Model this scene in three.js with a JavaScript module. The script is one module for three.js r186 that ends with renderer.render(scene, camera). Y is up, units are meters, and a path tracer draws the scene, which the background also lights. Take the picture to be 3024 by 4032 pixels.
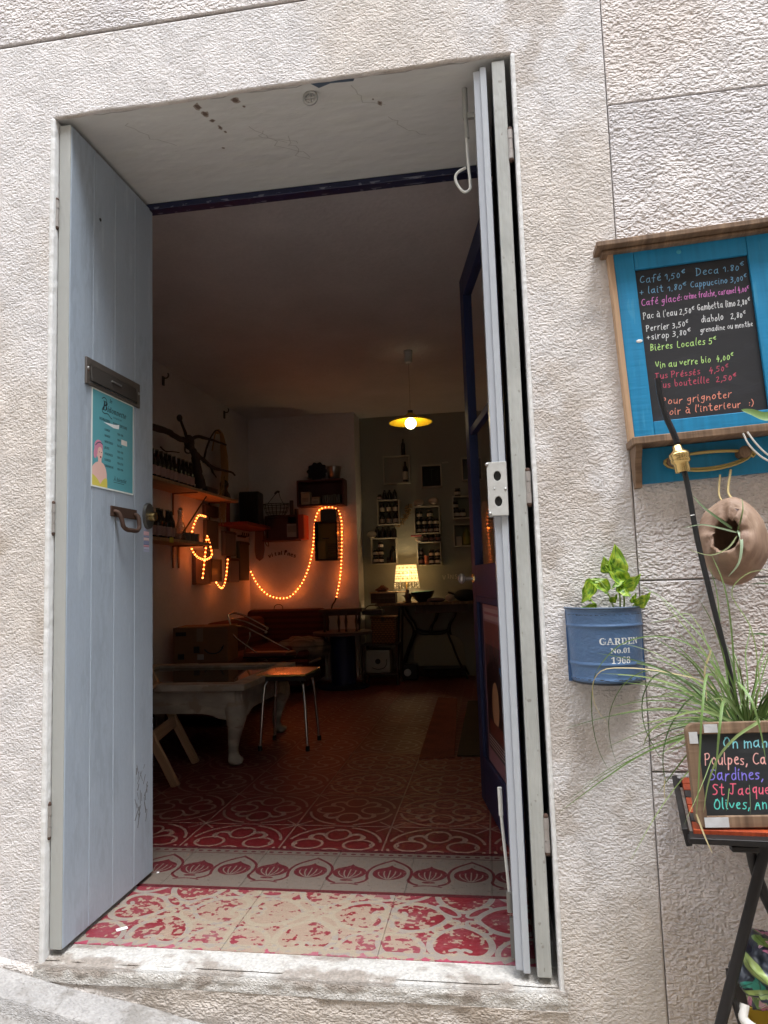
import * as THREE from 'three';
import { RoundedBoxGeometry } from 'three/addons/geometries/RoundedBoxGeometry.js';
import { mergeGeometries } from 'three/addons/utils/BufferGeometryUtils.js';
import { TextGeometry } from 'three/addons/geometries/TextGeometry.js';
import { FontLoader } from 'three/addons/loaders/FontLoader.js';

// ------------------------------------------------------------ camera, sky, sun, exposure
const scene = new THREE.Scene();
const FOCAL = 2750, PHOTO_W = 3024, PHOTO_H = 4032;              // photograph pixels
const camera = new THREE.PerspectiveCamera(2 * Math.atan(PHOTO_H / 2 / FOCAL) * 180 / Math.PI, PHOTO_W / PHOTO_H, 0.05, 200);
camera.rotation.order = 'YXZ';
camera.rotation.set(0.09577, 0.15016, -0.03233);
camera.position.set(1.2734, 1.0102, 1.8621);
camera.updateMatrixWorld(true);
const renderer = new THREE.WebGLRenderer({ antialias: true });
renderer.setSize(768, 1024);
renderer.toneMapping = THREE.LinearToneMapping;
renderer.toneMappingExposure = 4.3;
renderer.shadowMap.enabled = true;
{ // bright thin overcast: air only
  const w = 256, h = 128, d = new Float32Array(w * h * 4);
  for (let y = 0; y < h; y++) {
    const el = (y + 0.5) / h - 0.5;                               // row 0 is straight down
    const k = Math.max(0, Math.sin(el * Math.PI));
    for (let x = 0; x < w; x++) {
      const o = (y * w + x) * 4, b = el < 0 ? 0.5 : 0.9 + 0.6 * k;
      d[o] = b * 0.91; d[o + 1] = b * 0.98; d[o + 2] = b * 1.10; d[o + 3] = 1;
    }
  }
  const t = new THREE.DataTexture(d, w, h, THREE.RGBAFormat, THREE.FloatType);
  t.mapping = THREE.EquirectangularReflectionMapping; t.magFilter = THREE.LinearFilter; t.needsUpdate = true;
  scene.background = t; scene.environment = t;
}
const sun = new THREE.DirectionalLight(new THREE.Color(1.0, 0.985, 0.965), 0.8);
sun.position.set(1.9, 10, 3.0); sun.target.position.set(0.7, 1, 0);
sun.position.add(sun.target.position);
sun.castShadow = true; sun.shadow.radius = 32; sun.shadow.mapSize.set(2048, 2048);
Object.assign(sun.shadow.camera, { left: -6, right: 6, top: 8, bottom: -6, near: 0.5, far: 30 });
scene.add(sun, sun.target);

// ------------------------------------------------------------ helpers
let seed = 1234567;
const rnd = () => { seed = (seed * 1664525 + 1013904223) >>> 0; return seed / 4294967296; };
const rr = (a, b) => a + (b - a) * rnd();
const V = (x, y, z) => new THREE.Vector3(x, y, z);
// a photograph pixel seen on the plane axis = value
function U(px, py, axis, value) {
  const d = V((px - PHOTO_W / 2) / FOCAL, -(py - PHOTO_H / 2) / FOCAL, -1).applyQuaternion(camera.quaternion);
  const o = camera.position;
  return d.multiplyScalar((value - o[axis]) / d[axis]).add(o);
}
const hash = (x, y, s) => { let h = (x * 374761393 + y * 668265263 + s * 1442695041) | 0; h = Math.imul(h ^ (h >>> 13), 1274126177); return ((h ^ (h >>> 16)) >>> 0) / 4294967296; };
function vn(u, v, nx, ny, s) {                                    // value noise, tiles over u, v in 0..1
  const x = u * nx, y = v * ny, x0 = Math.floor(x), y0 = Math.floor(y);
  let fx = x - x0, fy = y - y0; fx = fx * fx * (3 - 2 * fx); fy = fy * fy * (3 - 2 * fy);
  const m = (a, n) => ((a % n) + n) % n;
  const a = hash(m(x0, nx), m(y0, ny), s), b = hash(m(x0 + 1, nx), m(y0, ny), s), c = hash(m(x0, nx), m(y0 + 1, ny), s), e = hash(m(x0 + 1, nx), m(y0 + 1, ny), s);
  return a + (b - a) * fx + (c - a) * fy + (a - b - c + e) * fx * fy;
}
const fbm = (u, v, n, o, s, ny = n) => { let t = 0, a = 0.5, q = 0; for (let i = 0; i < o; i++) { t += a * vn(u, v, n << i, ny << i, s + i); q += a; a *= 0.5; } return t / q; };
const cl = (x, a = 0, b = 1) => Math.min(b, Math.max(a, x));
const mix = (a, b, t) => a + (b - a) * t;
const ss = (a, b, x) => { const t = cl((x - a) / (b - a)); return t * t * (3 - 2 * t); };
function tex(w, h, fn, srgb = true, size = 1, sizeY = size) {
  const d = new Uint8Array(w * h * 4);
  for (let y = 0; y < h; y++) for (let x = 0; x < w; x++) {
    const c = fn((x + 0.5) / w, (y + 0.5) / h), o = (y * w + x) * 4;
    if (c.length) { d[o] = c[0]; d[o + 1] = c[1]; d[o + 2] = c[2]; } else d[o] = d[o + 1] = d[o + 2] = cl(c) * 255;
    d[o + 3] = 255;
  }
  const t = new THREE.DataTexture(d, w, h, THREE.RGBAFormat);
  t.wrapS = t.wrapT = THREE.RepeatWrapping; t.magFilter = THREE.LinearFilter; t.minFilter = THREE.LinearFilter;
  t.repeat.set(1 / size, 1 / sizeY);
  if (srgb) t.colorSpace = THREE.SRGBColorSpace;
  t.needsUpdate = true;
  return t;
}
function canvas(w, h, draw) {
  const c = document.createElement('canvas'); c.width = w; c.height = h;
  draw(c.getContext('2d'), w, h);
  const t = new THREE.CanvasTexture(c); t.colorSpace = THREE.SRGBColorSpace; t.magFilter = THREE.LinearFilter;
  return t;
}
const again = (t, size, sizeY = size) => { const c = t.clone(); c.repeat.set(1 / size, 1 / sizeY); c.needsUpdate = true; return c; };
const mat = (color, roughness = 0.7, more = {}) => {
  const c = color.isColor ? color : Array.isArray(color) ? new THREE.Color().setRGB(...color) : new THREE.Color(color);
  const P = ['transmission', 'clearcoat', 'sheen', 'ior', 'specularIntensity', 'thickness'].some((k) => k in more);
  return new (P ? THREE.MeshPhysicalMaterial : THREE.MeshStandardMaterial)({ color: c, roughness, ...more });
};
// uv in metres, by the way each face points
function uvm(g, ox = 0, oy = 0) {
  const p = g.attributes.position, n = g.attributes.normal, uv = new Float32Array(p.count * 2);
  for (let i = 0; i < p.count; i++) {
    const ax = Math.abs(n.getX(i)), ay = Math.abs(n.getY(i)), az = Math.abs(n.getZ(i));
    const [a, b] = az >= ax && az >= ay ? [p.getX(i), p.getY(i)] : ax >= ay ? [p.getZ(i), p.getY(i)] : [p.getX(i), p.getZ(i)];
    uv[2 * i] = a + ox; uv[2 * i + 1] = b + oy;
  }
  g.setAttribute('uv', new THREE.BufferAttribute(uv, 2));
  return g;
}
const box = (w, h, d, x = 0, y = 0, z = 0, r = 0) => {
  const g = r > 0 ? new RoundedBoxGeometry(w, h, d, 2, Math.min(r, w / 2.01, h / 2.01, d / 2.01)) : new THREE.BoxGeometry(w, h, d);
  g.translate(x, y, z);
  return uvm(g);
};
const bb = (x0, x1, y0, y1, z0, z1, r = 0) => box(Math.abs(x1 - x0), Math.abs(y1 - y0), Math.abs(z1 - z0), (x0 + x1) / 2, (y0 + y1) / 2, (z0 + z1) / 2, r);
const tube = (pts, r, seg = pts.length * 6, rad = 8, closed = false) => new THREE.TubeGeometry(new THREE.CatmullRomCurve3(pts.map((p) => p.isVector3 ? p : V(...p)), closed), seg, r, rad, closed);
function bar(a, b, r0, r1 = r0, seg = 10) {
  const p = a.isVector3 ? a : V(...a), q = b.isVector3 ? b : V(...b), d = q.clone().sub(p), l = d.length();
  const g = new THREE.CylinderGeometry(r1, r0, l, seg); g.translate(0, l / 2, 0);
  g.applyQuaternion(new THREE.Quaternion().setFromUnitVectors(V(0, 1, 0), d.normalize())); g.translate(p.x, p.y, p.z);
  return g;
}
function slab(a, b, w, d, r = 0.002) {                              // a squared bar from a to b
  const p = a.isVector3 ? a : V(...a), q = b.isVector3 ? b : V(...b), e = q.clone().sub(p), l = e.length();
  const g = box(w, l, d, 0, l / 2, 0, r);
  g.applyQuaternion(new THREE.Quaternion().setFromUnitVectors(V(0, 1, 0), e.normalize())); g.translate(p.x, p.y, p.z);
  return g;
}
const lathe = (prof, seg = 24, x = 0, y = 0, z = 0) => new THREE.LatheGeometry(prof.map(([r, h]) => new THREE.Vector2(r, h)), seg).translate(x, y, z);
const sph = (r, x = 0, y = 0, z = 0, sx = 1, sy = 1, sz = 1, s = 16) => new THREE.SphereGeometry(r, s, Math.max(8, s * 0.7 | 0)).scale(sx, sy, sz).translate(x, y, z);
function join(gs) {
  return mergeGeometries(gs.map((g) => { const n = g.index ? g.toNonIndexed() : g; for (const k of Object.keys(n.attributes)) if (!['position', 'normal', 'uv'].includes(k)) n.deleteAttribute(k); return n; }));
}
function ext(shape, depth, bevel = 0, curve = 12) {
  return new THREE.ExtrudeGeometry(shape, { depth, bevelEnabled: bevel > 0, bevelThickness: bevel, bevelSize: bevel, bevelOffset: -bevel, bevelSegments: 2, curveSegments: curve });
}
const poly = (pts) => new THREE.Shape(pts.map(([x, y]) => new THREE.Vector2(x, y)));
const used = {};
function numbered(n) { used[n] = (used[n] ?? -1) + 1; return used[n] ? n + '_' + String(used[n]).padStart(3, '0') : n; }
function mesh(name, geo, m, parent) {
  const o = new THREE.Mesh(Array.isArray(geo) ? join(geo) : geo, m);
  o.castShadow = o.receiveShadow = true;
  o.name = parent ? name : numbered(name);
  (parent ?? scene).add(o);
  return o;
}
function tag(o, label, category, group) { Object.assign(o.userData, { label, category }); if (group) o.userData.group = group; return o; }
function thing(name, label, category, pos = [0, 0, 0], group) {
  const o = new THREE.Group(); o.name = numbered(name); o.position.set(...pos); scene.add(o);
  return tag(o, label, category, group);
}
const one = (name, label, category, geo, m, group) => tag(mesh(name, geo, m), label, category, group);
function struct(name, geo, m, parent) { const o = mesh(name, geo, m, parent); if (!parent) o.userData.kind = 'structure'; return o; }
function copy(src, pos, turn, label, group) {
  const c = src.clone(); c.name = numbered(src.name.replace(/_\d{3}$/, '')); c.userData = { ...src.userData }; scene.add(c);
  if (pos) c.position.set(...pos);
  if (turn !== undefined) c.rotation.y = turn;
  if (label) c.userData.label = label;
  if (group) c.userData.group = group;
  return c;
}

// ------------------------------------------------------------ surfaces
const stuccoH = (nx, ny, s) => (u, v) => {
  const wu = u + 0.006 * (vn(u, v, 40, 40, s + 20) - 0.5), wv = v + 0.006 * (vn(u, v, 40, 40, s + 21) - 0.5);
  const a = vn(wu, wv, nx, ny, s), r = 1 - Math.abs(2 * vn(wu, wv, nx, ny, s + 1) - 1), b = vn(wu, wv, nx * 2, ny * 2, s + 2), c = vn(u, v, nx * 4, ny * 4, s + 3);
  const h = 0.34 * a + 0.26 * r + 0.24 * b + 0.12 * c + 0.2 * (fbm(u, v, 6, 3, s + 4) - 0.5);
  return cl(0.5 + 1.5 * (h - 0.47));
};
const T = {};
T.coarse = tex(1024, 1024, stuccoH(84, 124, 3), false, 0.8);
T.fine = tex(1024, 1024, stuccoH(110, 150, 9), false, 0.75);
T.stuccoColor = tex(1024, 1024, (u, v) => {
  const a = fbm(u, v, 3, 5, 31), b = fbm(u, v, 5, 5, 41), c = fbm(u, v, 40, 3, 51), warm = ss(0.46, 0.66, a), grey = ss(0.5, 0.7, b);
  const g = 0.93 + 0.14 * (c - 0.5);
  return [cl((231 - 7 * warm - 12 * grey) * g, 0, 255), cl((225 - 11 * warm - 11 * grey) * g, 0, 255), cl((223 - 15 * warm - 9 * grey) * g, 0, 255)];
}, true, 2.3);
T.stain = tex(1024, 1024, (u, v) => {                              // weathered surround: beige and brown blotches
  const a = fbm(u, v, 4, 6, 61), b = fbm(u, v, 7, 5, 71), c = fbm(u, v, 50, 3, 81), warm = ss(0.42, 0.7, a), brown = ss(0.52, 0.70, b) * ss(0.38, 0.6, fbm(u, v, 24, 4, 91));
  const g = 0.94 + 0.14 * (c - 0.5);
  return [cl((227 - 9 * warm - 22 * brown) * g, 0, 255), cl((223 - 13 * warm - 26 * brown) * g, 0, 255), cl((222 - 19 * warm - 31 * brown) * g, 0, 255)];
}, true, 2.0);
T.paintBump = tex(512, 512, (u, v) => 0.5 * fbm(u, v, 10, 5, 101, 4) + 0.5 * vn(u, v, 90, 30, 103), false, 0.5);
T.woodBump = tex(512, 512, (u, v) => fbm(u, v, 4, 5, 105, 48), false, 0.4);
const woodTex = (c0, c1, s, size = 0.35) => tex(256, 512, (u, v) => {
  const w = u + 0.02 * (fbm(u, v, 3, 3, s + 7) - 0.5), ring = fbm(w, v, 22, 3, s, 2), fine = vn(w, v, 110, 6, s + 5);
  const t = cl(0.65 * ring + 0.35 * fine); return c0.map((c, i) => mix(c, c1[i], t));
}, true, size, size * 2.2);
T.wood = woodTex([86, 66, 50], [158, 130, 104], 111);
T.woodDark = woodTex([46, 32, 26], [86, 62, 50], 121);
T.woodPale = woodTex([150, 118, 90], [205, 172, 138], 131);
T.red = woodTex([92, 26, 22], [140, 44, 36], 141);
T.plasterColor = tex(512, 512, (u, v) => { const g = 0.95 + 0.1 * (fbm(u, v, 6, 5, 151) - 0.5) + 0.03 * (vn(u, v, 120, 120, 152) - 0.5); return [220 * g, 216 * g, 217 * g]; }, true, 1.6);
T.wallBump = tex(512, 512, (u, v) => fbm(u, v, 20, 5, 153), false, 0.5);
const M = {
  block: mat(0xffffff, 0.95, { map: T.stuccoColor, bumpMap: T.coarse, bumpScale: 0.0068 }),
  surround: mat(0xffffff, 0.95, { map: T.stain, bumpMap: T.fine, bumpScale: 0.0028 }),
  core: mat([0.5, 0.46, 0.43], 0.95),
  whitePaint: mat([0.72, 0.72, 0.71], 0.8, { bumpMap: T.wallBump, bumpScale: 0.003 }),
  inside: mat(0xffffff, 0.9, { map: T.plasterColor, bumpMap: T.wallBump, bumpScale: 0.002 }),
  green: mat([0.28, 0.275, 0.235], 0.75, { bumpMap: T.wallBump, bumpScale: 0.002 }),
  black: mat([0.012, 0.012, 0.013], 0.45),
  iron: mat([0.02, 0.018, 0.018], 0.5, { metalness: 0.4 }),
  chrome: mat([0.7, 0.7, 0.7], 0.16, { metalness: 1 }),
  rust: mat([0.09, 0.05, 0.035], 0.7, { metalness: 0.35, bumpMap: T.wallBump, bumpScale: 0.001 }),
  steel: mat([0.42, 0.42, 0.41], 0.4, { metalness: 0.8 }),
  brass: mat([0.72, 0.52, 0.22], 0.22, { metalness: 1 }),
  wood: mat(0xffffff, 0.75, { map: T.wood, bumpMap: T.woodBump, bumpScale: 0.001 }),
  woodDark: mat(0xffffff, 0.6, { map: T.woodDark }),
  woodPale: mat(0xffffff, 0.7, { map: T.woodPale }),
  red: mat(0xffffff, 0.7, { map: T.red }),
  white: mat([0.72, 0.70, 0.66], 0.6),
  cream: mat([0.66, 0.58, 0.44], 0.7),
  blueNavy: mat([0.014, 0.022, 0.075], 0.38),
};

// ------------------------------------------------------------ the opening, the room and the street
const W = 1.392, H = 2.464, DEEP = -0.55, XL = -1.24, XR = 1.95, ZB = -5.2, ZG = -5.5, CEIL = 2.76, XS = -0.083;
const street = (x) => -0.042 - 0.18 * x;                           // the lane falls to the right

// ground of the lane: one sheet, sloping, with the narrow pavement along the wall as a second one
{
  const paveTex = tex(512, 512, (u, v) => { const a = fbm(u, v, 5, 6, 201), c = vn(u, v, 160, 160, 203), p = ss(0.55, 0.75, fbm(u, v, 12, 4, 205)); const g = 0.86 + 0.2 * (a - 0.5) + 0.1 * (c - 0.5); const sp = vn(u, v, 90, 90, 207) > 0.93 ? -26 : 0; return [cl(186 * g - 24 * p + sp, 0, 255), cl(182 * g - 25 * p + sp, 0, 255), cl(178 * g - 27 * p + sp, 0, 255)]; }, true, 0.9);
  const paveBump = tex(512, 512, (u, v) => 0.6 * fbm(u, v, 16, 5, 211) + 0.4 * vn(u, v, 120, 120, 213), false, 0.6);
  const pave = mat(0xffffff, 0.9, { map: paveTex, bumpMap: paveBump, bumpScale: 0.007 });
  const road = mat([0.36, 0.315, 0.265], 0.9, { bumpMap: paveBump, bumpScale: 0.006 });
  const sheet = (x0, x1, z0, z1, nx, nz, f) => {
    const g = new THREE.PlaneGeometry(x1 - x0, z1 - z0, nx, nz); g.rotateX(-Math.PI / 2); g.translate((x0 + x1) / 2, 0, (z0 + z1) / 2);
    const p = g.attributes.position; for (let i = 0; i < p.count; i++) p.setY(i, f(p.getX(i), p.getZ(i)));
    g.computeVertexNormals(); return uvm(g);
  };
  struct('lane', sheet(-30, 30, -0.3, 30, 60, 30, (x) => street(x) - 0.075), road);
  // pavement: top sheet with a worn front edge rolled down to the lane
  struct('pavement', sheet(-6, 8, -0.3, 0.24, 280, 27, (x, z) => {
    const wob = 0.006 * (vn(x / 4 + 3, z + 2, 40, 10, 7) - 0.5), edge = 0.115 + 0.012 * (vn(x / 8 + 3, 0.3, 90, 3, 17) - 0.5);
    return street(x) + wob - 0.085 * ss(edge, edge + 0.06, z);
  }), pave);
}

// the cafe building: core, stucco surround, scored blocks
const facade = thing('cafe_building', 'pale stucco cafe building with scored block joints around the open doorway', 'building');
{
  mesh('wall_core', [bb(-7, -0.03, -2.2, 9, DEEP, -0.012), bb(W + 0.03, 8, -2.2, 9, DEEP, -0.012), bb(-0.03, W + 0.03, H + 0.03, 9, DEEP, -0.012), bb(-0.03, W + 0.03, -2.2, -0.05, DEEP, -0.012)], M.core, facade);
  // surround with the door hole; slightly wavy edges as trowelled
  const x0 = -0.42, x1 = 1.6405, y1 = 2.722, y0 = -1.2;
  const hole = new THREE.Path(), wav = (t, s) => 0.006 * (vn(t, 0.3, 9, 2, s) - 0.5) + 0.003 * (vn(t, 0.6, 40, 2, s) - 0.5);
  const N = 40, pts = [];
  for (let i = 0; i < N; i++) pts.push([wav(i / N, 5), H * i / N - 0.05 * (1 - i / N)]);
  for (let i = 0; i < N; i++) pts.push([W * i / N, H + wav(i / N, 6)]);
  for (let i = 0; i < N; i++) pts.push([W + wav(i / N, 8), H - (H + 0.05) * i / N]);
  pts.push([W, -0.05], [0, -0.05]);
  hole.setFromPoints(pts.map(([x, y]) => new THREE.Vector2(x, y)));
  const s = poly([[x0, y0], [x1, y0], [x1, y1], [x0, y1]]); s.holes.push(hole);
  mesh('door_surround', uvm(ext(s, 0.006, 0.005, 4).translate(0, 0, -0.011)), M.surround, facade);
  // scored blocks
  const rows = [-1.1, 0.513, 0.985, 1.40, 1.83, 2.272, 2.73, 3.2, 3.7, 4.2, 4.7];
  const j = 0.0017, jx = 0.0006;
  let k = 0;
  for (let r = 0; r < rows.length - 1; r++) {
    const a = rows[r], b = rows[r + 1];
    const cols = b <= 2.74 ? [[1.642, 2.62], [2.62, 3.6], [3.6, 4.6], [-1.4, -0.428], [-2.4, -1.4]] : r % 2 ? [[-2.2, -0.95], [-0.95, 0.95], [0.95, 2.05], [2.05, 3.3], [3.3, 4.6]] : [[-2.4, -1.5], [-1.5, 0.98], [0.98, 1.642], [1.642, 2.62], [2.62, 4.6]];
    for (const [c, d] of cols) {
      const g = ext(poly([[c + jx, a + j], [d - jx, a + j], [d - jx, b - j], [c + jx, b - j]]), 0.006, 0.003, 2).translate(0, 0, -0.009);
      mesh('render_block', uvm(g, 0.37 * k, 0.53 * k), M.block, facade); k++;
    }
  }
  mesh('upper_wall', bb(-7, 8, 4.705, 9, -0.012, -0.003), M.block, facade);
  mesh('outer_wall', bb(4.605, 8, -1.2, 4.695, -0.012, -0.003), M.block, facade);
  mesh('outer_wall', bb(-7, -2.405, -1.2, 4.695, -0.012, -0.003), M.block, facade);
  // reveals: white painted plaster margins, grey soffit, side linings
  const margin = (x0, x1, s) => {                                     // hand-painted white margin, ragged on the wall side
    const g = new RoundedBoxGeometry(x1 - x0, H + 0.03, 0.06, 3, 0.006), p = g.attributes.position; g.translate((x0 + x1) / 2, H / 2 - 0.017, -0.0275);
    return uvm(g);
  };
  mesh('plaster_margin', margin(-0.0125, 0.003, 3), M.whitePaint, facade);
  mesh('plaster_margin', margin(W - 0.002, W + 0.011, 4), M.whitePaint, facade);
  mesh('reveal', bb(-0.03, -0.004, -0.05, H + 0.03, DEEP, -0.065), M.whitePaint, facade);
  mesh('reveal', bb(W + 0.004, W + 0.03, -0.05, H + 0.03, DEEP, -0.065), M.whitePaint, facade);
  const soffitTex = canvas(1024, 512, (g, w, h) => {
    g.fillStyle = 'rgb(206,206,203)'; g.fillRect(0, 0, w, h);
    for (let i = 0; i < 260; i++) { g.fillStyle = `rgba(${rnd() < 0.5 ? '176,176,172' : '224,222,217'},${rr(0.02, 0.10)})`; g.beginPath(); g.ellipse(rr(0, w), rr(0, h), rr(10, 90), rr(4, 26), rr(-0.2, 0.2), 0, 7); g.fill(); }
    for (const [x, y, a, b] of [[330, 40, 8, 12], [337, 74, 7, 11], [344, 106, 6, 6], [352, 140, 4, 8], [358, 162, 3, 5], [420, 36, 9, 12], [432, 66, 3, 4], [735, 128, 4, 9], [722, 108, 2, 3], [330, 236, 3, 4]]) {  // chipped spots, ragged
      for (const [k, c] of [[1.35, 'rgb(150,140,130)'], [0.85, 'rgb(104,88,78)']]) { g.fillStyle = c; g.beginPath(); for (let i = 0; i < 11; i++) { const t = i / 11 * 6.283, q = k * rr(0.6, 1.15); g.lineTo(x + Math.cos(t) * a * q, y + Math.sin(t) * b * q); } g.fill(); }
    }
    g.strokeStyle = 'rgba(140,136,130,0.6)'; g.lineWidth = 1.5; for (let k = 0; k < 7; k++) { let x = rr(60, 960), y = rr(30, 300); g.beginPath(); g.moveTo(x, y); for (let i = 0; i < 9; i++) { x += rr(-14, 20); y += rr(4, 20); g.lineTo(x, y); } g.stroke(); }
    g.fillStyle = 'rgb(78,92,108)'; g.beginPath(); g.moveTo(590, 2); g.lineTo(700, 0); g.lineTo(690, 26); g.lineTo(640, 22); g.lineTo(612, 34); g.fill();
    g.strokeStyle = 'rgba(110,104,98,0.7)'; g.lineWidth = 2; g.beginPath(); g.moveTo(60, 12); for (let x = 60; x < 980; x += 24) g.lineTo(x, 14 + rr(-6, 6)); g.stroke();
  });
  const sg = new THREE.PlaneGeometry(W + 0.05, 0.54); sg.rotateX(Math.PI / 2); sg.translate(W / 2, H + 0.003, DEEP / 2 - 0.009);
  { const p = sg.attributes.position, uv = sg.attributes.uv; for (let i = 0; i < p.count; i++) uv.setXY(i, p.getX(i) / W, 1 + p.getZ(i) / 0.55); }
  mesh('soffit', sg, mat(0xffffff, 0.7, { map: soffitTex, bumpMap: again(T.wallBump, 1), bumpScale: 0.15 }), facade).material.bumpScale = 0.002;
  // stone threshold: rough riser, limewashed nosing
  const nos = (() => {
    const g = new THREE.BoxGeometry(W + 0.03, 0.046, 0.11, 160, 8, 8).translate(W / 2, -0.0255, -0.034);
    const p = g.attributes.position;
    for (let i = 0; i < p.count; i++) {
      const x = p.getX(i), y = p.getY(i), z = p.getZ(i);
      const wob = vn(x / 2 + 2, y * 3 + 2, 60, 30, 44) - 0.5, low = vn(x / 2 + 2, 0.4, 12, 3, 45) - 0.5;
      if (z > 0) { const up = cl((y + 0.026) / 0.024); p.setZ(i, z + 0.006 * wob + 0.008 * low - 0.014 * up * up); }
      if (y > -0.004 && z > -0.06) p.setY(i, y - 0.008 * cl((z + 0.06) / 0.07) ** 2 + 0.003 * wob);
    }
    g.computeVertexNormals(); return uvm(g);
  })();
  const limewash = tex(512, 512, (u, v) => { const a = fbm(u, v, 8, 5, 221, 14), w = ss(0.34, 0.54, a), g = 0.93 + 0.14 * (vn(u, v, 120, 120, 223) - 0.5); return [mix(160, 204, w) * g, mix(150, 200, w) * g, mix(140, 194, w) * g]; }, true, 0.7);
  mesh('nosing', nos, mat(0xffffff, 0.85, { map: limewash, bumpMap: again(T.fine, 0.5), bumpScale: 0.003 }), facade);
    const stoneStep = mat([0.86, 0.83, 0.79], 0.95, { map: T.stain, bumpMap: again(T.coarse, 0.7), bumpScale: 0.006 });
  {
    const g = new THREE.BoxGeometry(W + 0.03, 0.44, 0.07, 180, 60, 1).translate(W / 2, -0.2695, -0.022), p = g.attributes.position;
    for (let i = 0; i < p.count; i++) { const x = p.getX(i), y = p.getY(i); if (p.getZ(i) > 0) p.setZ(i, p.getZ(i) + 0.005 + 0.014 * (fbm(x / 1.6 + 2, y / 1.6 + 2, 14, 4, 47, 44) - 0.5)); }
    g.computeVertexNormals(); mesh('riser', uvm(g), stoneStep, facade);
  }
  mesh('base_course', bb(-0.41, -0.0155, -0.5, -0.03, -0.06, 0.0012), stoneStep, facade);
  // mortar fillet along the wall foot
  const fil = []; for (let i = 0; i <= 40; i++) { const x = -0.41 + i * 0.055; fil.push([x, street(x) + 0.004 * (hash(i, 3, 4) - 0.5), 0.0]); }
  mesh('mortar_fillet', uvm(tube(fil, 0.016, 120, 8)), stoneStep, facade);
}

// the house across the lane: it shades the lane from the low sky and mirrors warm light back
{
  const o = thing('house_across_the_lane', 'pale ochre plastered house across the lane with shuttered windows', 'building');
  const wallm = mat([0.52, 0.43, 0.33], 0.95, { bumpMap: again(T.fine, 1.2), bumpScale: 0.004 });
  mesh('wall', bb(-14, 14, -4, 9.8, 4.6, 5.2), wallm, o);
  mesh('cornice', bb(-14, 14, 9.8, 10.05, 4.35, 5.3), wallm, o);
  for (let f = 0; f < 3; f++) for (let i = -4; i <= 4; i++) {
    const x = i * 2.6 + 0.6, y = 0.2 + f * 2.9;
    const w = mesh('window', bb(x - 0.45, x + 0.45, y, y + 1.7, 4.585, 4.602), M.woodDark, o);
    for (const s of [-1, 1]) mesh('shutter', bb(x + s * 0.47, x + s * 0.9, y, y + 1.7, 4.55, 4.598), mat([0.25, 0.30, 0.30], 0.7), w);
  }
}

// unseen houses added at both lane ends to shut out the low sky
for (const [x0, x1, h, label] of [[9.5, 15, 8.2, 'tall pale house added unseen to shut out low sky at the lower end of the lane'], [-15, -9, 8.6, 'tall pale house added unseen to shut out low sky at the upper end of the lane']]) {
  const o = thing('added_lane_end_house', label, 'building'), m = mat([0.44, 0.38, 0.31], 0.95, { bumpMap: again(T.fine, 1.2), bumpScale: 0.004 });
  mesh('wall', bb(x0, x1, -6, h, -1.5, 4.55), m, o); mesh('cornice', bb(x0 - 0.2, x1 + 0.2, h, h + 0.2, -1.6, 4.56), m, o);
  const xf = x0 > 0 ? x0 : x1, s = x0 > 0 ? -1 : 1;
  for (let f = 0; f < 3; f++) for (const z of [0.6, 2.9]) { const y = -1 + f * 2.8, w = mesh('window', bb(xf, xf + s * 0.015, y, y + 1.6, z - 0.45, z + 0.45), M.woodDark, o); for (const k of [-1, 1]) mesh('shutter', bb(xf, xf + s * 0.04, y, y + 1.6, z + k * 0.47, z + k * 0.9), mat([0.25, 0.30, 0.30], 0.7), w); }
}

// the room
{
  struct('wall_left', bb(XL - 0.2, XL, -0.2, CEIL, ZB, DEEP - 0.001), M.inside);
  struct('wall_back', bb(XL - 0.2, XS, -0.2, CEIL, ZG - 0.2, ZB - 0.001), M.inside);
  struct('wall_back_recess', bb(XS + 0.001, XR + 0.2, -0.2, CEIL, ZG - 0.2, ZG), M.green);
  struct('wall_right', bb(XR, XR + 0.2, -0.2, CEIL, ZG + 0.001, DEEP - 0.001), M.green);
  struct('wall_front', [bb(XL - 0.2, -0.03, -0.2, CEIL, DEEP - 0.05, DEEP - 0.002), bb(W + 0.03, XR + 0.2, -0.2, CEIL, DEEP - 0.05, DEEP - 0.002), bb(-0.03, W + 0.03, H + 0.004, CEIL, DEEP - 0.05, DEEP - 0.002)], M.inside);
  struct('ceiling', bb(XL - 0.2, XR + 0.2, CEIL + 0.001, CEIL + 0.2, ZG - 0.2, DEEP - 0.001), M.inside);
}
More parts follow.
